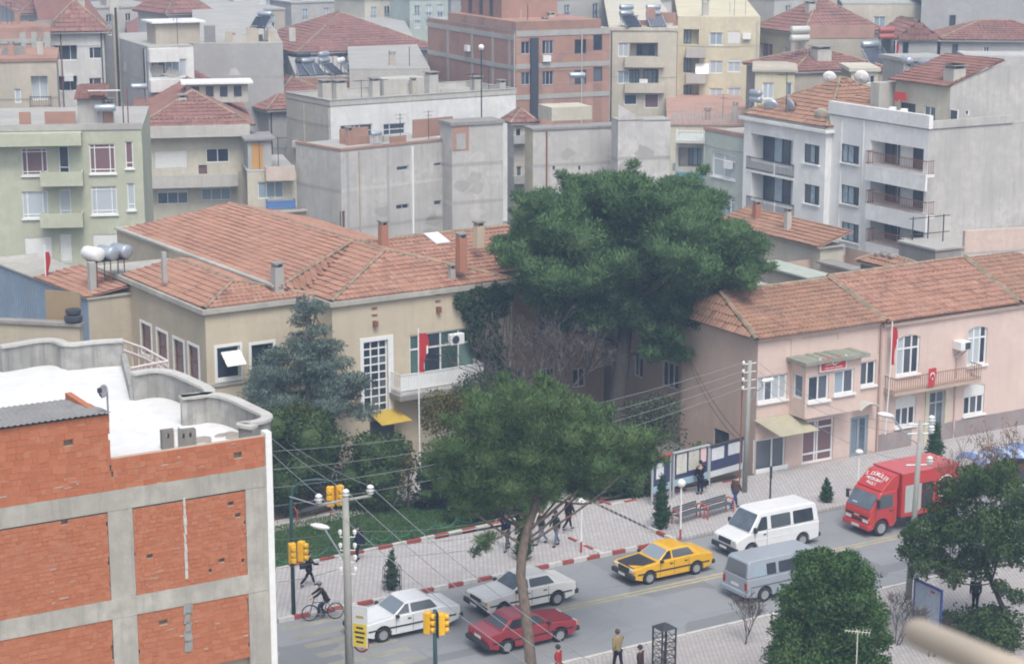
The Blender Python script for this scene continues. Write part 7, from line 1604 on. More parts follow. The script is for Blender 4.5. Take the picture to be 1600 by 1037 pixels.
for i, ch in enumerate('S.DÜRÜLER'):
    q = (i - 4) * .17; a = -q * .32; text_mesh('lettering', ch, .30, LET, t, face_mat(cen + rt * q + upv * (.27 - q * q * .22)) @ Matrix.Rotation(a, 4, 'Z'), .006)
text_mesh('lettering', 'MEŞRUBAT', .22, LET, t, face_mat(cen - upv * .03), .006); text_mesh('lettering', 'PAZLT.', .22, LET, t, face_mat(cen - upv * .27), .006)
SIDE_L = Matrix.Rotation(R(180), 4, 'Z') @ FACE_R
text_mesh('lettering', 'CAJ', .7, LET, t, Matrix.Translation((-1.55, 1.012, 1.6)) @ SIDE_L, .004, 1.0)
m = MB(); pts = [(-1.55 + .5 * math.cos(a), 1.012, 1.95 + .45 * math.sin(a)) for a in [math.pi * k / 10 for k in range(11)]]; m.path(pts, .03, 5); m.build('arch_logo', LET, t)
# something under a blue and white tarpaulin at the right edge
t = thing('covered_stall', 'blue and white striped tarpaulin over a stall at the right edge behind the truck', 'stall', at(1562, 752, .12), TH)
m = MB(); nx, ny = 16, 8; v = []
for j in range(ny + 1):
    for i in range(nx + 1): x, y = -2.2 + 4.4 * i / nx, -1 + 2 * j / ny; v.append((x, y, 1.45 + .3 * (1 - y * y) + .06 * math.sin(i * 1.1) - (.25 if i in (0, nx) else 0)))
m.add(v, [(j*(nx+1) + i, j*(nx+1) + i + 1, (j+1)*(nx+1) + i + 1, (j+1)*(nx+1) + i) for j in range(ny) for i in range(nx)])
m.m = [1 if (k % nx) % 3 == 1 else 0 for k in range(len(m.f))]; m.build('tarpaulin', [plain('tarp_blue', (.14, .20, .36), .6), plain('tarp_white', (.36, .44, .54), .6)], t, True)
for x in (-2, 2):
    for y in (-.9, .9): m = MB(); m.tube((x, y, 0), (x, y, 1.5), .03, n=6); m.build('pole', STEEL, t)
m = MB(); m.bx(-1.8, -.7, 0, 1.8, .7, .9); m.build('counter', F_DARK, t)

# ================================================================ people
SKIN = plain('skin', (.42, .26, .19), .6); HAIR_D = plain('hair_dark', (.02, .016, .014), .7); HAIR_B = plain('hair_brown', (.07, .04, .025), .7); SHOE = plain('shoe_black', (.02, .02, .02), .5)
def cloth(name, c): return plain('cloth_' + name, c, .9, spec=.15)
def skin(name, nodes, links, mat, parent, root=0, sub=1):
    """a continuous surface grown over a skeleton: nodes {name: (pos, rx, ry)}"""
    ids = {k: i for i, k in enumerate(nodes)}; me = bpy.data.meshes.new(name); me.from_pydata([tuple(nodes[k][0]) for k in nodes], [(ids[a], ids[b]) for a, b in links], [])
    me.materials.append(mat); o = link(name, me, parent); md = o.modifiers.new('skin', 'SKIN'); md.use_smooth_shade = True
    for k, i in ids.items(): sv_ = me.skin_vertices[0].data[i]; sv_.radius = (nodes[k][1], nodes[k][2] if len(nodes[k]) > 2 else nodes[k][1]); sv_.use_root = (i == root)
    s_ = o.modifiers.new('sub', 'SUBSURF'); s_.levels = sub; s_.render_levels = sub
    return o
def person(label, p, rz, h=1.72, coat=(.02, .025, .04), legs=(.03, .03, .04), hair=None, legL=(20, 8), legR=(-18, -34), armL=(-18, 12), armR=(20, 25), lean=4, skirt=None, longcoat=False, scarf=None, cap=None, seat=None, group='people in the street', head_turn=0, nm=[0]):
    nm[0] += 1; k = h / 1.75; t = thing('person', label, 'person', p, rz, group)
    S = lambda a: math.sin(R(a)); C_ = lambda a: math.cos(R(a)); V3 = lambda x, y, z: Vector((x, y, z))
    hip0 = V3(0, 0, .92); J = {}
    for n, sg, (a, b) in (('L', 1, legL), ('R', -1, legR)):
        hp = hip0 + V3(0, sg * .09, -.02); kn = hp + V3(S(a), 0, -C_(a)) * .43; an = kn + V3(S(b), 0, -C_(b)) * .40; J[n] = (hp, kn, an)
    drop = (min(J['L'][2].z, J['R'][2].z) - .085) if seat is None else (hip0.z - seat)
    sh = V3(0, 0, -drop)
    for n in J: J[n] = tuple(q + sh for q in J[n])
    hip = hip0 + sh; up = V3(S(lean), 0, C_(lean)); waist = hip + up * .16; chest = hip + up * .40; neck = hip + up * .57; head = neck + up * .15 + V3(.015, 0, 0)
    A = {}
    for n, sg, (a, b) in (('L', 1, armL), ('R', -1, armR)):
        s0 = chest + up * .08 + V3(0, sg * .185, 0); el = s0 + V3(S(a), sg * .10, -C_(a)) * .28; w = el + V3(S(b), -sg * .03, -C_(b)) * .25; A[n] = (s0, el, w, V3(S(b), 0, -C_(b)))
    sc_ = lambda d: {q: tuple([Vector(v[0]) * k] + [r * k for r in v[1:]]) for q, v in d.items()}
    nd = {'hip': (hip, .10, .085), 'waist': (waist, .10, .08), 'chest': (chest, .12, .09), 'neck': (neck, .05), 'chin': (head - up * .07 + V3(.02, 0, 0), .062), 'head': (head, .088, .078), 'crown': (head + up * .075, .072)}
    lk = [('hip', 'waist'), ('waist', 'chest'), ('chest', 'neck'), ('neck', 'chin'), ('chin', 'head'), ('head', 'crown')]
    for n in 'LR':
        hp, kn, an = J[n]; toe = an + V3(.17, 0, -.045); nd.update({'h' + n: (hp, .075), 'k' + n: (kn, .05), 'a' + n: (an, .03), 't' + n: (an + V3(.1, 0, -.045), .018)}); lk += [('hip', 'h' + n), ('h' + n, 'k' + n), ('k' + n, 'a' + n), ('a' + n, 't' + n)]
        s0, el, w, d = A[n]; pm_ = w + d * .07; nd.update({'s' + n: (s0, .055), 'e' + n: (el, .038), 'w' + n: (w, .026), 'p' + n: (pm_, .032, .018)}); lk += [('chest', 's' + n), ('s' + n, 'e' + n), ('e' + n, 'w' + n), ('w' + n, 'p' + n)]
        sg = 1 if n == 'L' else -1
        for f in range(4): off = (f - 1.5) * .02; q1 = pm_ + d * .03 + V3(off, 0, 0); q2 = q1 + d * (.05 + .012 * (1 - abs(f - 1.3) / 2)) + V3(0, -sg * .015, 0); nd.update({f'f{f}{n}': (q1, .009), f'g{f}{n}': (q2, .008)}); lk += [('p' + n, f'f{f}{n}'), (f'f{f}{n}', f'g{f}{n}')]
        th0 = w + d * .035 + V3(.035, -sg * .012, 0); nd['th' + n] = (th0, .010); nd['ti' + n] = (th0 + d * .04 + V3(.012, -sg * .005, 0), .009); lk += [('w' + n, 'th' + n), ('th' + n, 'ti' + n)]
    skin('body', sc_(nd), lk, SKIN, t)
    # face
    f = MB(); fw_ = V3(1, 0, 0); hc = head * k
    f.box(hc + V3(.098, 0, -.012) * k, (.035 * k, .022 * k, .04 * k)); f.build('nose', SKIN, t)
    for sg in (1, -1):
        e = MB(); e.ball(hc + V3(.085, sg * .032, .018) * k, .011 * k, 6, 4); e.build('eye', HAIR_D, t); e = MB(); e.ball(hc + V3(0, sg * .083, -.005) * k, (.022 * k, .012 * k, .032 * k), 6, 4); e.build('ear', SKIN, t)
    e = MB(); e.box(hc + V3(.088, 0, -.055) * k, (.012 * k, .045 * k, .008 * k)); e.build('mouth', plain('lips', (.3, .12, .1), .6), t)
    # clothes
    cm = cloth(f'coat_{nm[0]}', coat); lm = cloth(f'legs_{nm[0]}', legs)
    jd = {'hem': (hip - up * (.10 if not longcoat else .02), .15, .13), 'waist': (waist, .145, .12), 'chest': (chest, .16, .125), 'collar': (neck - up * .02, .075)}; jl = [('hem', 'waist'), ('waist', 'chest'), ('chest', 'collar')]
    if longcoat: kz = (J['L'][1] + J['R'][1]) / 2; jd['tail'] = (hip * .35 + kz * .65, .18, .15); jl.append(('hem', 'tail'))
    for n in 'LR': s0, el, w, d = A[n]; jd.update({'s' + n: (s0, .075), 'e' + n: (el, .062), 'w' + n: (w - d * .02, .048)}); jl += [('chest', 's' + n), ('s' + n, 'e' + n), ('e' + n, 'w' + n)]
    skin('jacket', sc_(jd), jl, cm, t, root=1)
    td = {'seat': (hip, .13, .115)}; tl = []
    for n in 'LR': hp, kn, an = J[n]; td.update({'h' + n: (hp - V3(0, 0, .04), .098), 'k' + n: (kn, .07), 'a' + n: (an + V3(0, 0, .03), .056)}); tl += [('seat', 'h' + n), ('h' + n, 'k' + n), ('k' + n, 'a' + n)]
    skin('trousers', sc_(td), tl, lm, t)
    if skirt: kz = (J['L'][1] + J['R'][1]) / 2; skin('skirt', sc_({'a': (hip, .155, .135), 'b': (hip * .5 + kz * .5, .18, .16), 'c': (hip * .12 + kz * .88, .2, .17)}), [('a', 'b'), ('b', 'c')], cloth(f'skirt_{nm[0]}', skirt), t)
    for n in 'LR': an = J[n][2]; skin('shoe', sc_({'h': (an + V3(-.02, 0, -.03), .056), 'm': (an + V3(.07, 0, -.042), .05), 't': (an + V3(.18, 0, -.048), .042)}), [('h', 'm'), ('m', 't')], SHOE, t)
    hm = MB(); hm.ball(hc + V3(-.022, 0, .028) * k, (.112 * k, .098 * k, .105 * k), 12, 8)
    hm.build('hair', cloth(f'scarf_{nm[0]}', scarf) if scarf else (hair or HAIR_D), t, True)
    if scarf: e = MB(); e.ball((neck * k) + V3(-.02, 0, .0), (.12 * k, .11 * k, .10 * k), 10, 6); e.build('headscarf', cloth(f'scarf_{nm[0]}', scarf), t, True)
    if cap: e = MB(); e.lathe([(0, .1), (.06, .098), (.1, .07), (.112, .03), (.112, .02), (0, .02)], hc + V3(0, 0, .035), 14); e.box(hc + V3(.12, 0, .055), (.1, .13, .014)); e.build('cap', cloth(f'cap_{nm[0]}', cap), t)
    return t, A, k
def bag(label, p, rz, c, d=(.34, .12, .26), strap=.35):
    t = thing('bag', label, 'bag', p, rz); m = MB(); m.bx(-d[0]/2, -d[1]/2, 0, d[0]/2, d[1]/2, d[2]); bevel(m.build('pouch', cloth('bag' + label[:6], c), t), .03); m = MB(); m.path([(-d[0]*.3, 0, d[2]), (-d[0]*.2, 0, d[2] + strap), (d[0]*.2, 0, d[2] + strap), (d[0]*.3, 0, d[2])], .014, 5); m.build('strap', BLACK, t); return t
ZS = .122
def foot(px, py, z=ZS): p = at(px, py, z); return Vector((p.x, p.y, z))
NAVY = (.014, .018, .035); DK = (.013, .013, .016)
person('woman in a long black coat striding right by the traffic light', foot(483, 916), R(25), 1.64, DK, DK, None, (26, 14), (-26, -40), (-10, 20), (35, 80), longcoat=True)
q = foot(483, 916); bag('dark shoulder bag carried by the woman in the long black coat', q + Vector((-.22, -.05, .82)), R(25), (.03, .035, .04))
person('man in a dark navy suit walking away beside the utility pole', foot(558, 876), R(58), 1.74, NAVY, DK, None, (14, 4), (-14, -26), (5, 25), (-5, 10), lean=6)
q = foot(558, 876); bag('large navy bag slung on the man beside the utility pole', q + E1 * .18 + Vector((0, -.12, .78)), R(30), NAVY, (.42, .2, .4), .3)
person('man in a dark jacket and grey trousers walking towards the street', foot(792, 860), R(232), 1.74, NAVY, (.09, .10, .10), HAIR_B, (16, 8), (-20, -28), (10, 80), (-8, 15))
person('person with a yellow scarf in a dark coat behind the walking man', foot(786, 838), R(215), 1.62, (.02, .017, .018), DK, HAIR_B, (14, 6), (-16, -26), scarf=(.42, .33, .10), longcoat=True)
person('person in a navy coat beneath the front pine, back turned', foot(809, 832), R(40), 1.76, NAVY, NAVY, None, (10, 4), (-12, -20), longcoat=True)
person('person in green top and pale jeans just right of the bent trunk', foot(846, 850), R(200), 1.68, (.03, .05, .035), (.16, .20, .27), HAIR_B, (20, 10), (-18, -30))
person('person in a dark green coat and jeans right of the bent trunk', foot(869, 853), R(215), 1.72, (.025, .035, .03), (.13, .16, .22), None, (12, 4), (-12, -22), longcoat=False)
person('woman in a dark coat and dark red skirt beside the globe lamp', foot(888, 828), R(35), 1.66, DK, DK, None, (22, 12), (-22, -38), skirt=(.22, .02, .03))
person('man in dark clothes reading the left notice board', foot(1094, 772), R(118), 1.74, (.012, .014, .022), (.015, .02, .04), None, (2, 0), (-2, -2), (8, 30), (8, 30), lean=2, longcoat=True)
q = foot(1094, 772); bag('dark briefcase held by the man at the notice board', q + E1 * .3 + Vector((0, -.05, .42)), R(28), DK, (.36, .1, .26), .1)
person('man in a brown jacket and blue jeans walking past the bench', foot(1148, 794), R(35), 1.72, (.10, .065, .045), (.035, .07, .17), HAIR_B, (20, 8), (-20, -34))
person('man in a tan jacket at the bottom edge near the lattice guard', foot(965, 1050, .122), R(120), 1.74, (.24, .19, .10), NAVY, HAIR_B, (14, 6), (-14, -24))
person('dark-haired person at the bottom edge right of the tan jacket', foot(1001, 1074, .122), R(150), 1.70, (.05, .03, .03), DK, None, (12, 4), (-12, -22))
person('person in a red top at the bottom edge below the red car', foot(873, 1072, .122), R(150), 1.66, (.30, .03, .03), DK, None, (12, 4), (-12, -22))
person('woman with a white headscarf in a dark coat at the right edge', foot(1523, 956), R(250), 1.62, (.03, .03, .035), DK, None, (10, 2), (-10, -20), scarf=(.55, .55, .54), longcoat=True)

# cyclist on an old bicycle
pb_ = at(505, 968); bt = thing('bicycle', 'old black bicycle ridden along the kerb at the crosswalk', 'bicycle', Vector((pb_.x, pb_.y, .006)), R(195))
def wheel_b(x):
    m = MB(); n = 28; rr = .33; v = [(rr * math.cos(2 * math.pi * i / n), 0, rr * math.sin(2 * math.pi * i / n)) for i in range(n + 1)]; m.path(v, .022, 6); w = m.build('wheel', TYRE, bt, loc=(x, 0, .35))
    s_ = MB(); [s_.tube((0, 0, 0), (.31 * math.cos(a), 0, .31 * math.sin(a)), .004, n=3) for a in [2 * math.pi * i / 14 for i in range(14)]]; s_.lathe([(0, -.04), (.03, -.04), (.03, .04), (0, .04)], axis='y', n=8); s_.build('spokes', STEEL, w, kind='stuff')
wheel_b(.54); wheel_b(-.52)
m = MB()
for a, b in (((-.52, 0, .35), (-.05, 0, .32)), ((-.05, 0, .32), (-.18, 0, .82)), ((-.18, 0, .78), (.38, 0, .78)), ((-.05, 0, .32), (.40, 0, .68)), ((-.52, 0, .35), (-.17, 0, .76)), ((.38, 0, .86), (.54, 0, .35)), ((.38, 0, .86), (.36, 0, .98))): m.tube(a, b, .018, n=6)
m.build('frame', IRON, bt); m = MB(); m.path([(.22, -.27, .99), (.36, -.16, 1.02), (.37, 0, .99), (.36, .16, 1.02), (.22, .27, .99)], .014, 6); m.build('handlebar', STEEL, bt)
m = MB(); m.ball((-.2, 0, .87), (.14, .08, .045), 10, 6); m.build('saddle', BLACK, bt); m = MB(); m.bx(-.7, -.07, .70, -.35, .07, .72); m.build('rack', STEEL, bt); m = MB(); m.path([(.54 + .37 * math.cos(R(a)), 0, .35 + .37 * math.sin(R(a))) for a in range(20, 150, 13)], .02, 5); m.build('mudguard', STEEL, bt); m = MB(); m.lathe([(0, -.05), (.09, -.05), (.09, -.035), (0, -.035)], (-.05, 0, .32), 12, axis='y'); m.tube((-.05, -.1, .32), (.08, -.1, .2), .012); m.tube((-.05, .1, .32), (-.18, .1, .44), .012); m.build('crank', IRON, bt)
tc, A_, k_ = person('cyclist in a dark jacket and grey cap riding by the crosswalk', Vector((pb_.x, pb_.y, .006)) + Vector((.15 * math.cos(R(15)), .15 * math.sin(R(15)), 0)), R(195), 1.70, (.03, .03, .03), (.03, .04, .06), None, (55, -6), (30, -22), (48, 62), (48, 62), lean=24, cap=(.22, .22, .24), seat=.96)

# ================================================================ street furniture
POLE = plaster('pole_concrete', (.34, .34, .31), .5, (.2, .2, .19), .2); INSUL = plain('porcelain', (.74, .74, .72), .25); TGREEN = plain('pole_green', (.03, .08, .085), .5); TYEL = plain('signal_yellow', (.75, .42, .02), .45); GLOBE = plain('globe_opal', (.74, .73, .68), .3)
def V3(x, y, z): return Vector((x, y, z))
def ztop(b, px, py):   # height over base b at pixel row py
    d = (b - EYE).dot(V3(0, _cp, -_sp)); return atd(px, py, d).z
def insulator(p, par, parent_loc):
    m = MB(); q = Vector(p) - parent_loc; m.lathe([(.03, 0), (.09, .02), (.13, .06), (.06, .09), (.15, .14), (.17, .17), (.07, .21), (.13, .25), (.13, .30), (.05, .36), (0, .36)], q, 12); return m.build('insulator', INSUL, par, True)
# near-left pole
b = at(548, 1108); b.z = .12; zt = ztop(b, 540, 752); lab = 'tall concrete utility pole with three white insulators on a crossarm, left of the white car'
t = thing('utility_pole', lab, 'utility pole', b); m = MB(); m.tube((0, 0, 0), (-.05, 0, zt - .12), .17, .12, 12); m.build('shaft', POLE, t, True)
xa = ztop(b, 540, 752); L_ = b + V3(-.05, 0, 0)
arm0, arm1 = Vector((-1.0, -.42, zt - .32)), Vector((.86, .40, zt - .22)); m = MB(); m.tube(arm0, arm1, .055, n=6); m.build('crossarm', POLE, t); ins = []
for f in (.02, .52, .98): q = arm0.lerp(arm1, f) + V3(0, 0, .05); insulator(b + q, t, b); ins.append(b + q + V3(0, 0, .3))
br_ = MB(); br_.tube(arm0, arm0 + V3(-1.0, -.1, .35), .025, n=5); br_.build('stay_rod', STEEL, t)
low = []
for k, dz in enumerate((1.55, 2.05, 2.5, 2.95)):
    for sg in (-1, 1): q = V3(sg * .26, 0, zt - dz); mm = MB(); mm.tube(q - V3(0, 0, .1), q + V3(0, 0, .02), .02, n=5); mm.lathe([(.03, 0), (.07, .03), (.05, .08), (.08, .1), (.05, .17), (0, .17)], q, 8); mm.tube(q - V3(0, 0, .1), V3(0, 0, q.z - .1), .02, n=5); mm.build('insulator', INSUL, t); low.append(b + q + V3(0, 0, .12))
lh = atd(500, 822, (b - EYE).dot(V3(0, _cp, -_sp))) - b; la = V3(-.12, -.02, ztop(b, 530, 862)); m = MB(); m.path([la, la + V3(-.12, -.05, .22), lh.lerp(la, .35) + V3(0, 0, .12), lh + V3(.18, 0, -.12)], .035, 6); m.build('lamp_arm', STEEL, t)
def lamp_head(p, d, par): 
    d = Vector(d).normalized(); m = MB(); a = math.atan2(d.y, d.x); M = Matrix.Translation(p) @ Matrix.Rotation(a, 4, 'Z') @ Matrix.Rotation(R(-12), 4, 'Y'); base = MB(); base.ball((0, 0, 0), (.38, .15, .11), 12, 8); m.add([M @ Vector(v) for v in base.v], base.f); return m.build('lamp_head', INSUL, par, True)
lamp_head(lh, (-1, -.1, 0), t)
z = ztop(b, 553, 970); sg_ = thing('road_sign', 'white and yellow rectangular board fixed to the utility pole', 'sign', b + V3(.14, -.14, z), R(-25)); m = MB(); m.bx(.0, -.03, -.75, .62, 0, .85); m.build('board', plain('sign_white', (.66, .67, .68), .5), sg_); m = MB(); m.bx(.03, -.036, -.72, .59, -.031, .15); m.build('yellow_field', plain('sign_yellow', (.72, .55, .05), .5), sg_)
for zz, w in ((.42, .32), (.0, .3), (-.18, .42), (-.36, .36), (-.54, .3)): m = MB(); m.bx(.31 - w / 2, -.041, zz - .04, .31 + w / 2, -.037, zz + .04); m.build('text_line', F_DARK if zz < .2 else plain('sign_text_gold', (.45, .33, .02), .5), sg_)
z = ztop(b, 565, 1000); sg_ = thing('road_sign', 'round red-ringed road sign below the board on the utility pole', 'sign', b + V3(.42, -.12, z), R(-25)); m = MB(); m.lathe([(.0, .0), (.33, .0), (.33, .02), (0, .02)], axis='y', n=24); m.build('disc', RED, sg_); m = MB(); m.lathe([(.0, -.006), (.25, -.006), (.25, -.001), (0, -.001)], axis='y', n=24); m.build('disc_centre', WHITE, sg_)
m = MB(); m.path([V3(.06, -.012, -.16), V3(.06, -.012, .06), V3(0, -.012, .12), V3(-.06, -.012, .05)], .03, 5); m.build('arrow', F_DARK, sg_); m = MB(); m.box((0, -.014, 0), (.42, .01, .05), M=Matrix.Rotation(R(45), 4, 'Y')); m.build('bar', RED, sg_)
# right pole with lamp
b5 = at(1419, 940); b5.z = .12; zt5 = ztop(b5, 1427, 645); t = thing('utility_pole', 'weathered concrete lamp pole in front of the red truck', 'utility pole', b5); m = MB(); m.tube((0, 0, 0), (.2, 0, zt5), .14, .095, 12); m.build('shaft', POLE, t, True)
lh = atd(1384, 648, (b5 - EYE).dot(V3(0, _cp, -_sp))) - b5; m = MB(); m.path([V3(.15, 0, zt5 - 1.0), V3(-.25, 0, zt5 - .75), V3(-.65, 0, zt5 - .3), lh + V3(.25, 0, -.05)], .035, 6); m.build('lamp_arm', STEEL, t); lamp_head(lh, (-1, -.05, 0), t); low5 = []
for dz in (.15, .55, 1.9): m = MB(); m.tube(V3(-.35, 0, zt5 - dz), V3(.75, .1, zt5 - dz), .035, n=5); m.build('crossarm', STEEL, t); low5.append(b5 + V3(.7, .1, zt5 - dz)); insulator(b5 + V3(.65, .1, zt5 - dz), t, b5)
# pole by the notice boards
b6 = at(1163, 772); b6.z = .12; zt6 = ztop(b6, 1164, 556); t = thing('utility_pole', 'concrete pole with curved lamp arm between the boards and the awning', 'utility pole', b6); m = MB(); m.tube((0, 0, 0), (.1, 0, zt6), .135, .10, 12); m.build('shaft', POLE, t, True); low6 = []
lh = atd(1198, 594, (b6 - EYE).dot(V3(0, _cp, -_sp))) - b6; m = MB(); m.path([V3(.1, 0, zt6 - 2.2), V3(.35, -.1, zt6 - 1.6), V3(.75, -.2, lh.z + .02), lh - V3(.25, 0, 0)], .04, 6); m.build('lamp_arm', STEEL, t); lamp_head(lh, (1, -.05, 0), t)
for k in range(4): z = zt6 - .15 - k * .42; q = V3(.1, 0, z); m = MB(); m.tube(q - V3(.35, .2, 0), q + V3(.35, .2, 0), .025, n=5); m.lathe([(.03, 0), (.07, .03), (.05, .08), (.08, .1), (.05, .17), (0, .17)], q - V3(.33, .18, 0), 8); m.build('insulator', INSUL, t); low6.append(b6 + q - V3(.33, .18, -.1))
m = MB(); m.tube((-.25, .1, 0), (-.22, .1, zt6 - .3), .035, n=6); m.build('rusty_pipe', RUST, t)
# traffic signals
def signal_head(par, p, rz, nm='signal_head', lenses=3, board=False):
    M = Matrix.Translation(p) @ Matrix.Rotation(rz, 4, 'Z'); m = MB(); B = MB(); B.bx(-.15, -.14, -.42, .15, .12, .42); m.add([M @ Vector(v) for v in B.v], B.f); o = bevel(m.build(nm, TYEL, par), .03); 
    if board: m = MB(); B = MB(); B.bx(-.24, .125, -.5, .24, .14, .5); m.add([M @ Vector(v) for v in B.v], B.f); m.build('back_board', BLACK, o)
    for k in range(lenses):
        m = MB(); B = MB(); B.lathe([(.085, -.30), (.11, -.30), (.115, -.15), (.0, -.145)], (0, 0, .26 - .26 * k), 12, axis='y'); m.add([M @ Vector(v) for v in B.v], B.f); m.build('visor', TYEL, o, True)
bt_ = at(459, 963); bt_.z = .12; t = thing('traffic_light', 'dark green mast with yellow signal heads at the left pavement corner', 'traffic light', bt_); ztp = ztop(bt_, 457, 742); z1 = ztop(bt_, 465, 858)
m = MB(); m.path([(0, 0, 0), (0, 0, ztp - .9), (.1, 0, ztp - .3), (.5, .05, ztp), (1.1, .1, ztp + .05), (1.75, .15, ztp - .05)], [.09, .075, .06, .055, .05, .045], 8); m.build('mast', TGREEN, t, True)
signal_head(t, V3(.02, -.2, z1), R(20)); signal_head(t, V3(.38, -.05, z1 + .03), R(70), board=False)
za = ztop(bt_, 522, 768); signal_head(t, V3(1.62, .1, za), R(-10)); signal_head(t, V3(1.98, .16, za + .03), R(25)); m = MB(); m.tube((1.75, .15, za + .4), (1.75, .15, ztp), .03, n=6); m.build('hanger', TGREEN, t)
bt3 = at(681, 1085); bt3.z = .12; t = thing('traffic_light', 'yellow traffic signal on a dark green post at the bottom, before the white car', 'traffic light', bt3); z3 = ztop(bt3, 678, 968); m = MB(); m.tube((0, 0, 0), (-.02, 0, z3 + .45), .085, .07, 10); m.lathe([(0, 0), (.07, 0), (.07, .05), (0, .09)], (-.02, 0, z3 + .45), 10); m.build('post', TGREEN, t, True)
signal_head(t, V3(-.28, .02, z3), R(65)); signal_head(t, V3(.2, .02, z3 - .05), R(105), board=True)
# flagpole in the garden
bf = at(656, 757); bf.z = .12; zf = ztop(bf, 657, 508); t = flag('drooping red flag on the tall white flagpole in the garden', bf + V3(0, 0, zf - .15), R(10), 1.3, 2.0, True, [(0, 0, .25), (0, 0, -zf * .5), (.02, 0, -zf + .25)]); m = MB(); m.lathe([(0, 0), (.22, 0), (.2, .25), (.08, .5), (0, .5)], (0.02, 0, -zf + .1), 10); m.build('footing', CONC, t)
# globe lamps
def globe_lamp(label, px, py, pyt, red=True, mushroom=False):
    b = at(px, py, .12); t = thing('globe_lamp', label, 'lamp', b, 0, 'globe lamps on the pavement'); z = ztop(b, px, pyt); m = MB(); m.tube((0, 0, .5 if red else 0), (0, 0, z), .045, .04, 8); m.build('post', WHITE, t)
    if red: m = MB(); m.tube((0, 0, 0), (0, 0, .5), .05, n=8); m.build('red_foot', RED, t)
    m = MB(); m.ball((0, 0, z + .15), (.2, .2, .2 if not mushroom else .13), 14, 10); m.build('globe', GLOBE, t, True)
globe_lamp('white globe lamp with a red foot beside the bench', 1063, 842, 758); globe_lamp('white globe lamp with a red foot at the plaza corner', 908, 862, 787); globe_lamp('white mushroom lamp behind the red truck cab', 1340, 772, 710, False, True)
b = at(1203, 786, .12); t = thing('sign_post', 'thin dark post on the pavement before the awning', 'post', b); m = MB(); m.tube((0, 0, 0), (0, 0, ztop(b, 1203, 730)), .045, n=6); m.build('post', IRON, t); m = MB(); z = ztop(b, 1203, 730); m.bx(-.05, -.03, z - .55, .07, .03, z + .05); m.build('plate', F_DARK, t)
# notice boards
def board(label, x0, y0, x1, y1, ytop, papers, strip, roof=None, i=0):
    a, c = at(x0, y0, .12), at(x1, y1, .12); d = (c - a); d.z = 0; W = d.length; ang = math.atan2(d.y, d.x); t = thing('notice_board', label, 'notice board', a, ang, 'notice boards along the garden'); z = ztop(a, x0, ytop)
    for x in (0.03, W - .03): m = MB(); m.bx(x - .04, -.04, 0, x + .04, .04, z); m.build('post', F_GREY, t)
    m = MB(); m.bx(.08, -.02, z * .42, W - .08, .03, z); m.build('panel', plain('board_navy', (.035, .045, .11), .35), t)
    m = MB(); m.bx(-.03, -.1, z, W + .03, .06, z + .07); m.build('hood', F_GREY if not roof else roof, t)
    m = MB(); m.bx(.09, -.025, z * .26, W - .09, .02, z * .40); m.build('name_strip', strip, t)
    for u0, u1, v0, v1, mt in papers: m = MB(); m.bx(W * u0, -.034, z * v0, W * u1, -.023, z * v1); m.build('poster', mt, t)
    return t
PAP = pieces('paper_print', (.50, .49, .42), (.55, .54, .47), (.60, .58, .5), dirt=(.2, .2, .2), dirt_amt=.6, dscale=9); PAPW = pieces('paper_pale', (.55, .58, .60), (.6, .62, .63), (.64, .65, .66), dirt=(.35, .38, .4), dirt_amt=.5, dscale=8); PAPR = pieces('paper_pink', (.6, .42, .42), (.64, .46, .45), (.66, .5, .48), dirt=(.6, .2, .2), dirt_amt=.6, dscale=8)
board('left notice board with two printed sheets and a pink poster', 1051, 778, 1106, 764, 708, [(.08, .37, .52, .96, PAP), (.42, .72, .54, .97, PAP), (.76, .92, .66, .97, PAPR)], plain('strip_blue', (.28, .42, .52), .5))
board('right notice board with two white sheets beside the concrete pole', 1107, 763, 1160, 748, 698, [(.06, .42, .66, .95, PAPW), (.54, .92, .68, .96, PAPW)], plain('strip_white', (.55, .58, .60), .5), F_DARK)
board('half hidden notice board with a dark red top left of the others', 1018, 790, 1047, 780, 718, [(.2, .6, .55, .9, PAPW)], plain('strip_blue', (.28, .42, .52), .5), RED)
# benches with red hoops
for i, (x0, y0, x1, y1, lab) in enumerate(((1056, 820, 1094, 808, 'slatted bench with red hoop arms beside the globe lamp'), (1100, 810, 1140, 798, 'slatted bench with red hoop arms nearer the white van'))):
    a, c = at(x0, y0, .12), at(x1, y1, .12); d = c - a; W = d.length; t = thing('bench', lab, 'bench', a, math.atan2(d.y, d.x), 'benches with red hoops')
    for x in (0, W): m = MB(); m.path([(x, -.25, 0), (x, -.25, .55), (x, -.15, .68), (x, .15, .68), (x, .25, .55), (x, .25, 0)], .035, 7); m.build('arm_hoop', plain('hoop_red', (.42, .08, .06), .5), t)
    for k in range(4): m = MB(); m.bx(.03, -.22 + k * .115, .42, W - .03, -.13 + k * .115, .46); m.build('seat_slat', plain('slat_grey', (.09, .09, .1), .6), t)
    for k in range(3): m = MB(); m.bx(.03, .24, .5 + k * .11, W - .03, .27, .58 + k * .11); m.build('back_slat', plain('slat_grey', (.09, .09, .1), .6), t)
# wire cage round the small cypress
b = at(613, 921, .12); t = thing('tree_guard', 'thin wire cage round the small cypress behind the white car', 'tree guard', b)
for k in range(10): a = k * .628; m = MB(); m.path([(.4 * math.cos(a), .4 * math.sin(a), 0), (.4 * math.cos(a), .4 * math.sin(a), .9), (.3 * math.cos(a), .3 * math.sin(a), 1.15)], .012, 4); m.build('wire', IRON, t)
for z in (.1, .6, 1.0): m = MB(); m.path([(.4 * math.cos(R(a)), .4 * math.sin(R(a)), z) for a in range(0, 361, 30)], .012, 4); m.build('ring', IRON, t)
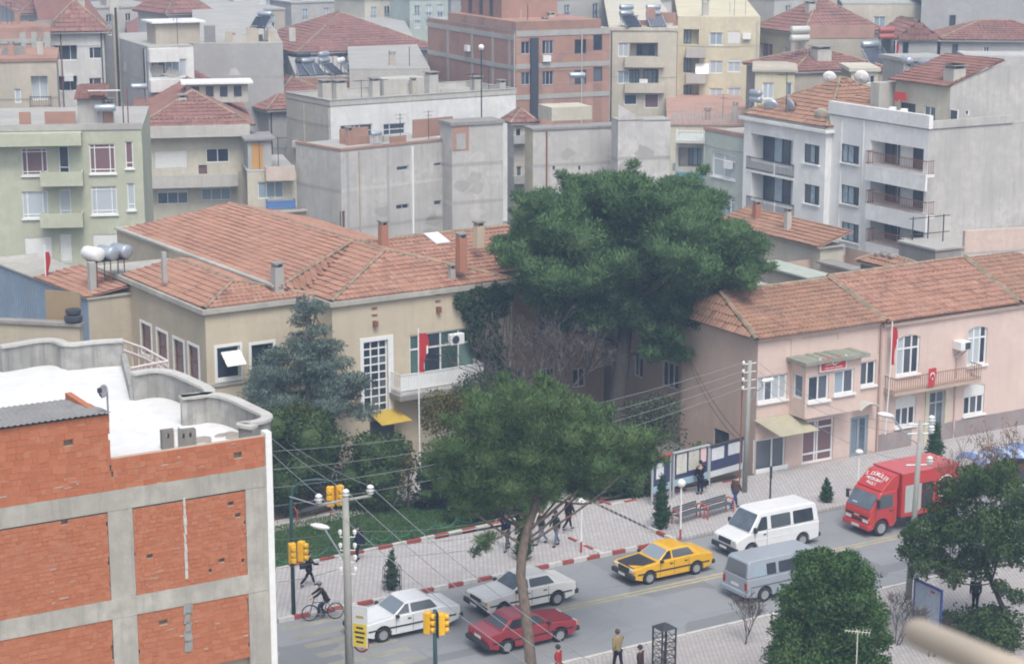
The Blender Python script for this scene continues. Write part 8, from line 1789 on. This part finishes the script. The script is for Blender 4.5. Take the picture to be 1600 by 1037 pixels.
# lattice guard at the bottom edge
b = at(1037, 1052, .12); t = thing('lattice_guard', 'square black iron lattice tree guard at the bottom edge', 'tree guard', b, R(31)); hh = ztop(b, 1037, 978); w = .31
for x in (-w, w):
    for y in (-w, w): m = MB(); m.bx(x - .025, y - .025, 0, x + .025, y + .025, hh); m.build('corner_post', IRON, t)
m = MB(); m.add([(-w - .06, -w - .06, hh), (w + .06, -w - .06, hh), (w + .06, w + .06, hh), (-w - .06, w + .06, hh), (0, 0, hh + .2)], [(0, 1, 4), (1, 2, 4), (2, 3, 4), (3, 0, 4), (0, 3, 2, 1)]); m.build('cap', IRON, t)
for side in range(4):
    M = Matrix.Rotation(side * math.pi / 2, 4, 'Z'); m = MB()
    for z0 in np.arange(.1, hh - .3, .32):
        for a, c in (((-w, -w, z0), (w, -w, z0 + .3)), ((w, -w, z0), (-w, -w, z0 + .3))): m.tube(M @ Vector(a), M @ Vector(c), .012, n=4)
        m.tube(M @ V3(-w, -w, z0), M @ V3(w, -w, z0), .014, n=4)
    m.build('lattice', IRON, t, kind='stuff')
m = MB(); limb(m, (0, 0, 0), (.05, 0, hh - .1), .04, .02); m.build('sapling', BARK_D, t)
# map board on the near pavement
a, c = at(1428, 985, .12), at(1478, 1010, .12); d = c - a; t = thing('map_board', 'blue-framed white town map board on the near pavement', 'map board', a, math.atan2(d.y, d.x)); W = 1.55
FB = plain('frame_blue', (.05, .08, .28), .5); m = MB(); m.bx(0, -.03, .6, W, .0, 2.15); m.build('map', pieces('map_print', (.36, .40, .47), (.40, .44, .5), (.44, .47, .52), dirt=(.2, .25, .38), dirt_amt=.7, dscale=4), t)
for bx4 in ((-.08, .5, 0, 2.25), (W, .5, W + .08, 2.25), (0, 2.15, W, 2.25), (0, .5, W, .6)): m = MB(); m.bx(bx4[0], -.05, bx4[1], bx4[2], .02, bx4[3]); m.build('frame', FB, t)
for x in (.05, W - .05): m = MB(); m.tube((x, .03, 0), (x, .03, .55), .05, n=6); m.build('leg', FB, t)
m = MB(); m.bx(.95, -.036, 1.95, 1.2, -.031, 2.05); m.build('red_mark', RED, t)
# chain fence along the lawn
t = thing('chain_fence', 'low green chain hung between short posts along the lawn kerb', 'fence', at(428, 889, .14), 0); o0 = at(428, 889, .14); xs = [(430, 889), (472, 879), (514, 871), (549, 862), (584, 854), (615, 847), (646, 841), (680, 833), (715, 826), (750, 818)]; pp = [at(x, y, .14) for x, y in xs]
for q in pp: m = MB(); l = q - o0; m.tube(l, l + V3(0, 0, .55), .035, n=6); m.build('post', TGREEN, t)
for q, r in zip(pp, pp[1:]):
    m = MB(); m.path([q.lerp(r, f / 8) - o0 + V3(0, 0, .48 - .28 * math.sin(math.pi * f / 8)) for f in range(9)], .016, 5); m.build('chain', plain('chain_green', (.03, .22, .13), .5), t)
# park benches and planters in the garden
for i, (px, py, lab) in enumerate(((488, 806, 'dark bench with red hoops on the garden path, left part'),)):
    a = at(px - 28, py + 8, .155); c = at(px + 26, py - 6, .155); d = c - a; W = d.length; t = thing('bench', lab, 'bench', a, math.atan2(d.y, d.x), 'benches with red hoops')
    for x in (0, W): m = MB(); m.path([(x, -.25, 0), (x, -.25, .55), (x, 0, .7), (x, .25, .55), (x, .25, 0)], .035, 7); m.build('arm_hoop', plain('hoop_red', (.42, .08, .06), .5), t)
    for k in range(4): m = MB(); m.bx(.03, -.22 + k * .115, .42, W - .03, -.13 + k * .115, .46); m.build('seat_slat', plain('slat_grey', (.09, .09, .1), .6), t)
# overhead wires
WIRE = plain('wire_grey', (.30, .31, .32), .5, .2); WIRE_D = plain('wire_dark', (.05, .05, .055), .6)
def wire(label, a, c, sag=.3, r=.013, mat=None, n=14):
    a, c = Vector(a), Vector(c); m = MB(); m.path([a.lerp(c, i / n) - a - V3(0, 0, sag * 4 * (i / n) * (1 - i / n)) for i in range(n + 1)], r, 4); tag(m.build('overhead_wire', mat or WIRE, loc=a), label, 'wire', 'overhead wires')
nm3 = ('left', 'middle', 'right')
for i in range(3):
    wire(f'overhead wire from the {nm3[i]} insulator back over the garden trees', ins[i], atd((300, 335, 372)[i], (560, 585, 610)[i] + i * 8, 118), .5)
    wire(f'overhead wire from the {nm3[i]} insulator forward across the street', ins[i], atd((880, 930, 985)[i], 1075, 58), .3)
for i in range(4):
    wire(f'{("topmost", "second", "third", "lowest")[i]} thin wire over the garden from the pole by the boards', low6[i], atd(360, 708 + i * 30, 90), .9, .011)
for i in range(4):
    q = low[i * 2]; wire(f'{("upper", "second", "third", "lowest")[i]} low wire from the near-left pole leftwards before the lawn', q, atd(380, 838 + i * 24, 84), .2, .010)
for i in range(3):
    q = low[i * 2 + 1]; wire(f'{("upper", "middle", "lower")[i]} low wire from the near-left pole across the lawn to the right', q, atd(905, 768 + 20 * i, 100), .6, .010)
wire('slack dark cable on the pink side wall, upper loop', pk.M @ V3(-.05, pk.D - .2, 5.6), b6 + V3(0, 0, 2.6), .5, .016, WIRE_D); wire('slack dark cable on the pink side wall, lower loop', pk.M @ V3(-.05, pk.D - .2, 5.4), b6 + V3(0, 0, 2.4), .75, .016, WIRE_D)
for i in range(3): wire(f'{("upper", "middle", "lower")[i]} wire from the pole by the boards to the lamp pole before the truck', low6[i] + V3(.66, .36, 0), low5[i], .9, .010)
# television antenna rising from a roof below the camera
pa = atd(1340, 990, 46); t = yagi((pa.x, pa.y, 0), R(165), 'white television antenna tip at the bottom edge below the round tree', (pa.z + .1) / .42, plain('antenna_white', (.62, .6, .52), .5)); t.scale = (.42, .42, .42)
# handrail of the camera's own building, out of focus
t = thing('handrail', 'blurred pale cream handrail end close to the camera, bottom right', 'handrail', atd(1432, 986, 2.6)); q0 = atd(1432, 986, 2.6); q1 = atd(1660, 1086, 2.1); m = MB(); dv = (q1 - q0); pts = [V3(0, 0, 0) - dv * .035, V3(0, 0, 0) - dv * .028, V3(0, 0, 0) - dv * .012, dv * .02, dv * .5, dv]; m.path(pts, [.006, .012, .0165, .019, .0195, .0195], 14); m.build('rail', plain('rail_cream', (.45, .38, .30), .5), t, True)
# ================================================================ haze over the town
hz = MB(); hz.bx(-700, -40, -1.5, 700, 1000, 34); ho = hz.build('haze', None)
mh = bpy.data.materials.new('haze_air'); mh.use_nodes = True; nt = mh.node_tree; nt.nodes.clear(); ou = nt.nodes.new('ShaderNodeOutputMaterial'); pv_ = nt.nodes.new('ShaderNodeVolumePrincipled'); pv_.inputs['Color'].default_value = (.50, .70, 1.0, 1); pv_.inputs['Density'].default_value = .00092; pv_.inputs['Anisotropy'].default_value = .2
nt.links.new(pv_.outputs[0], ou.inputs['Volume']); ho.data.materials.clear(); ho.data.materials.append(mh); ho['kind'] = 'stuff'; tag(ho, 'thin pale haze over the whole town', 'haze')
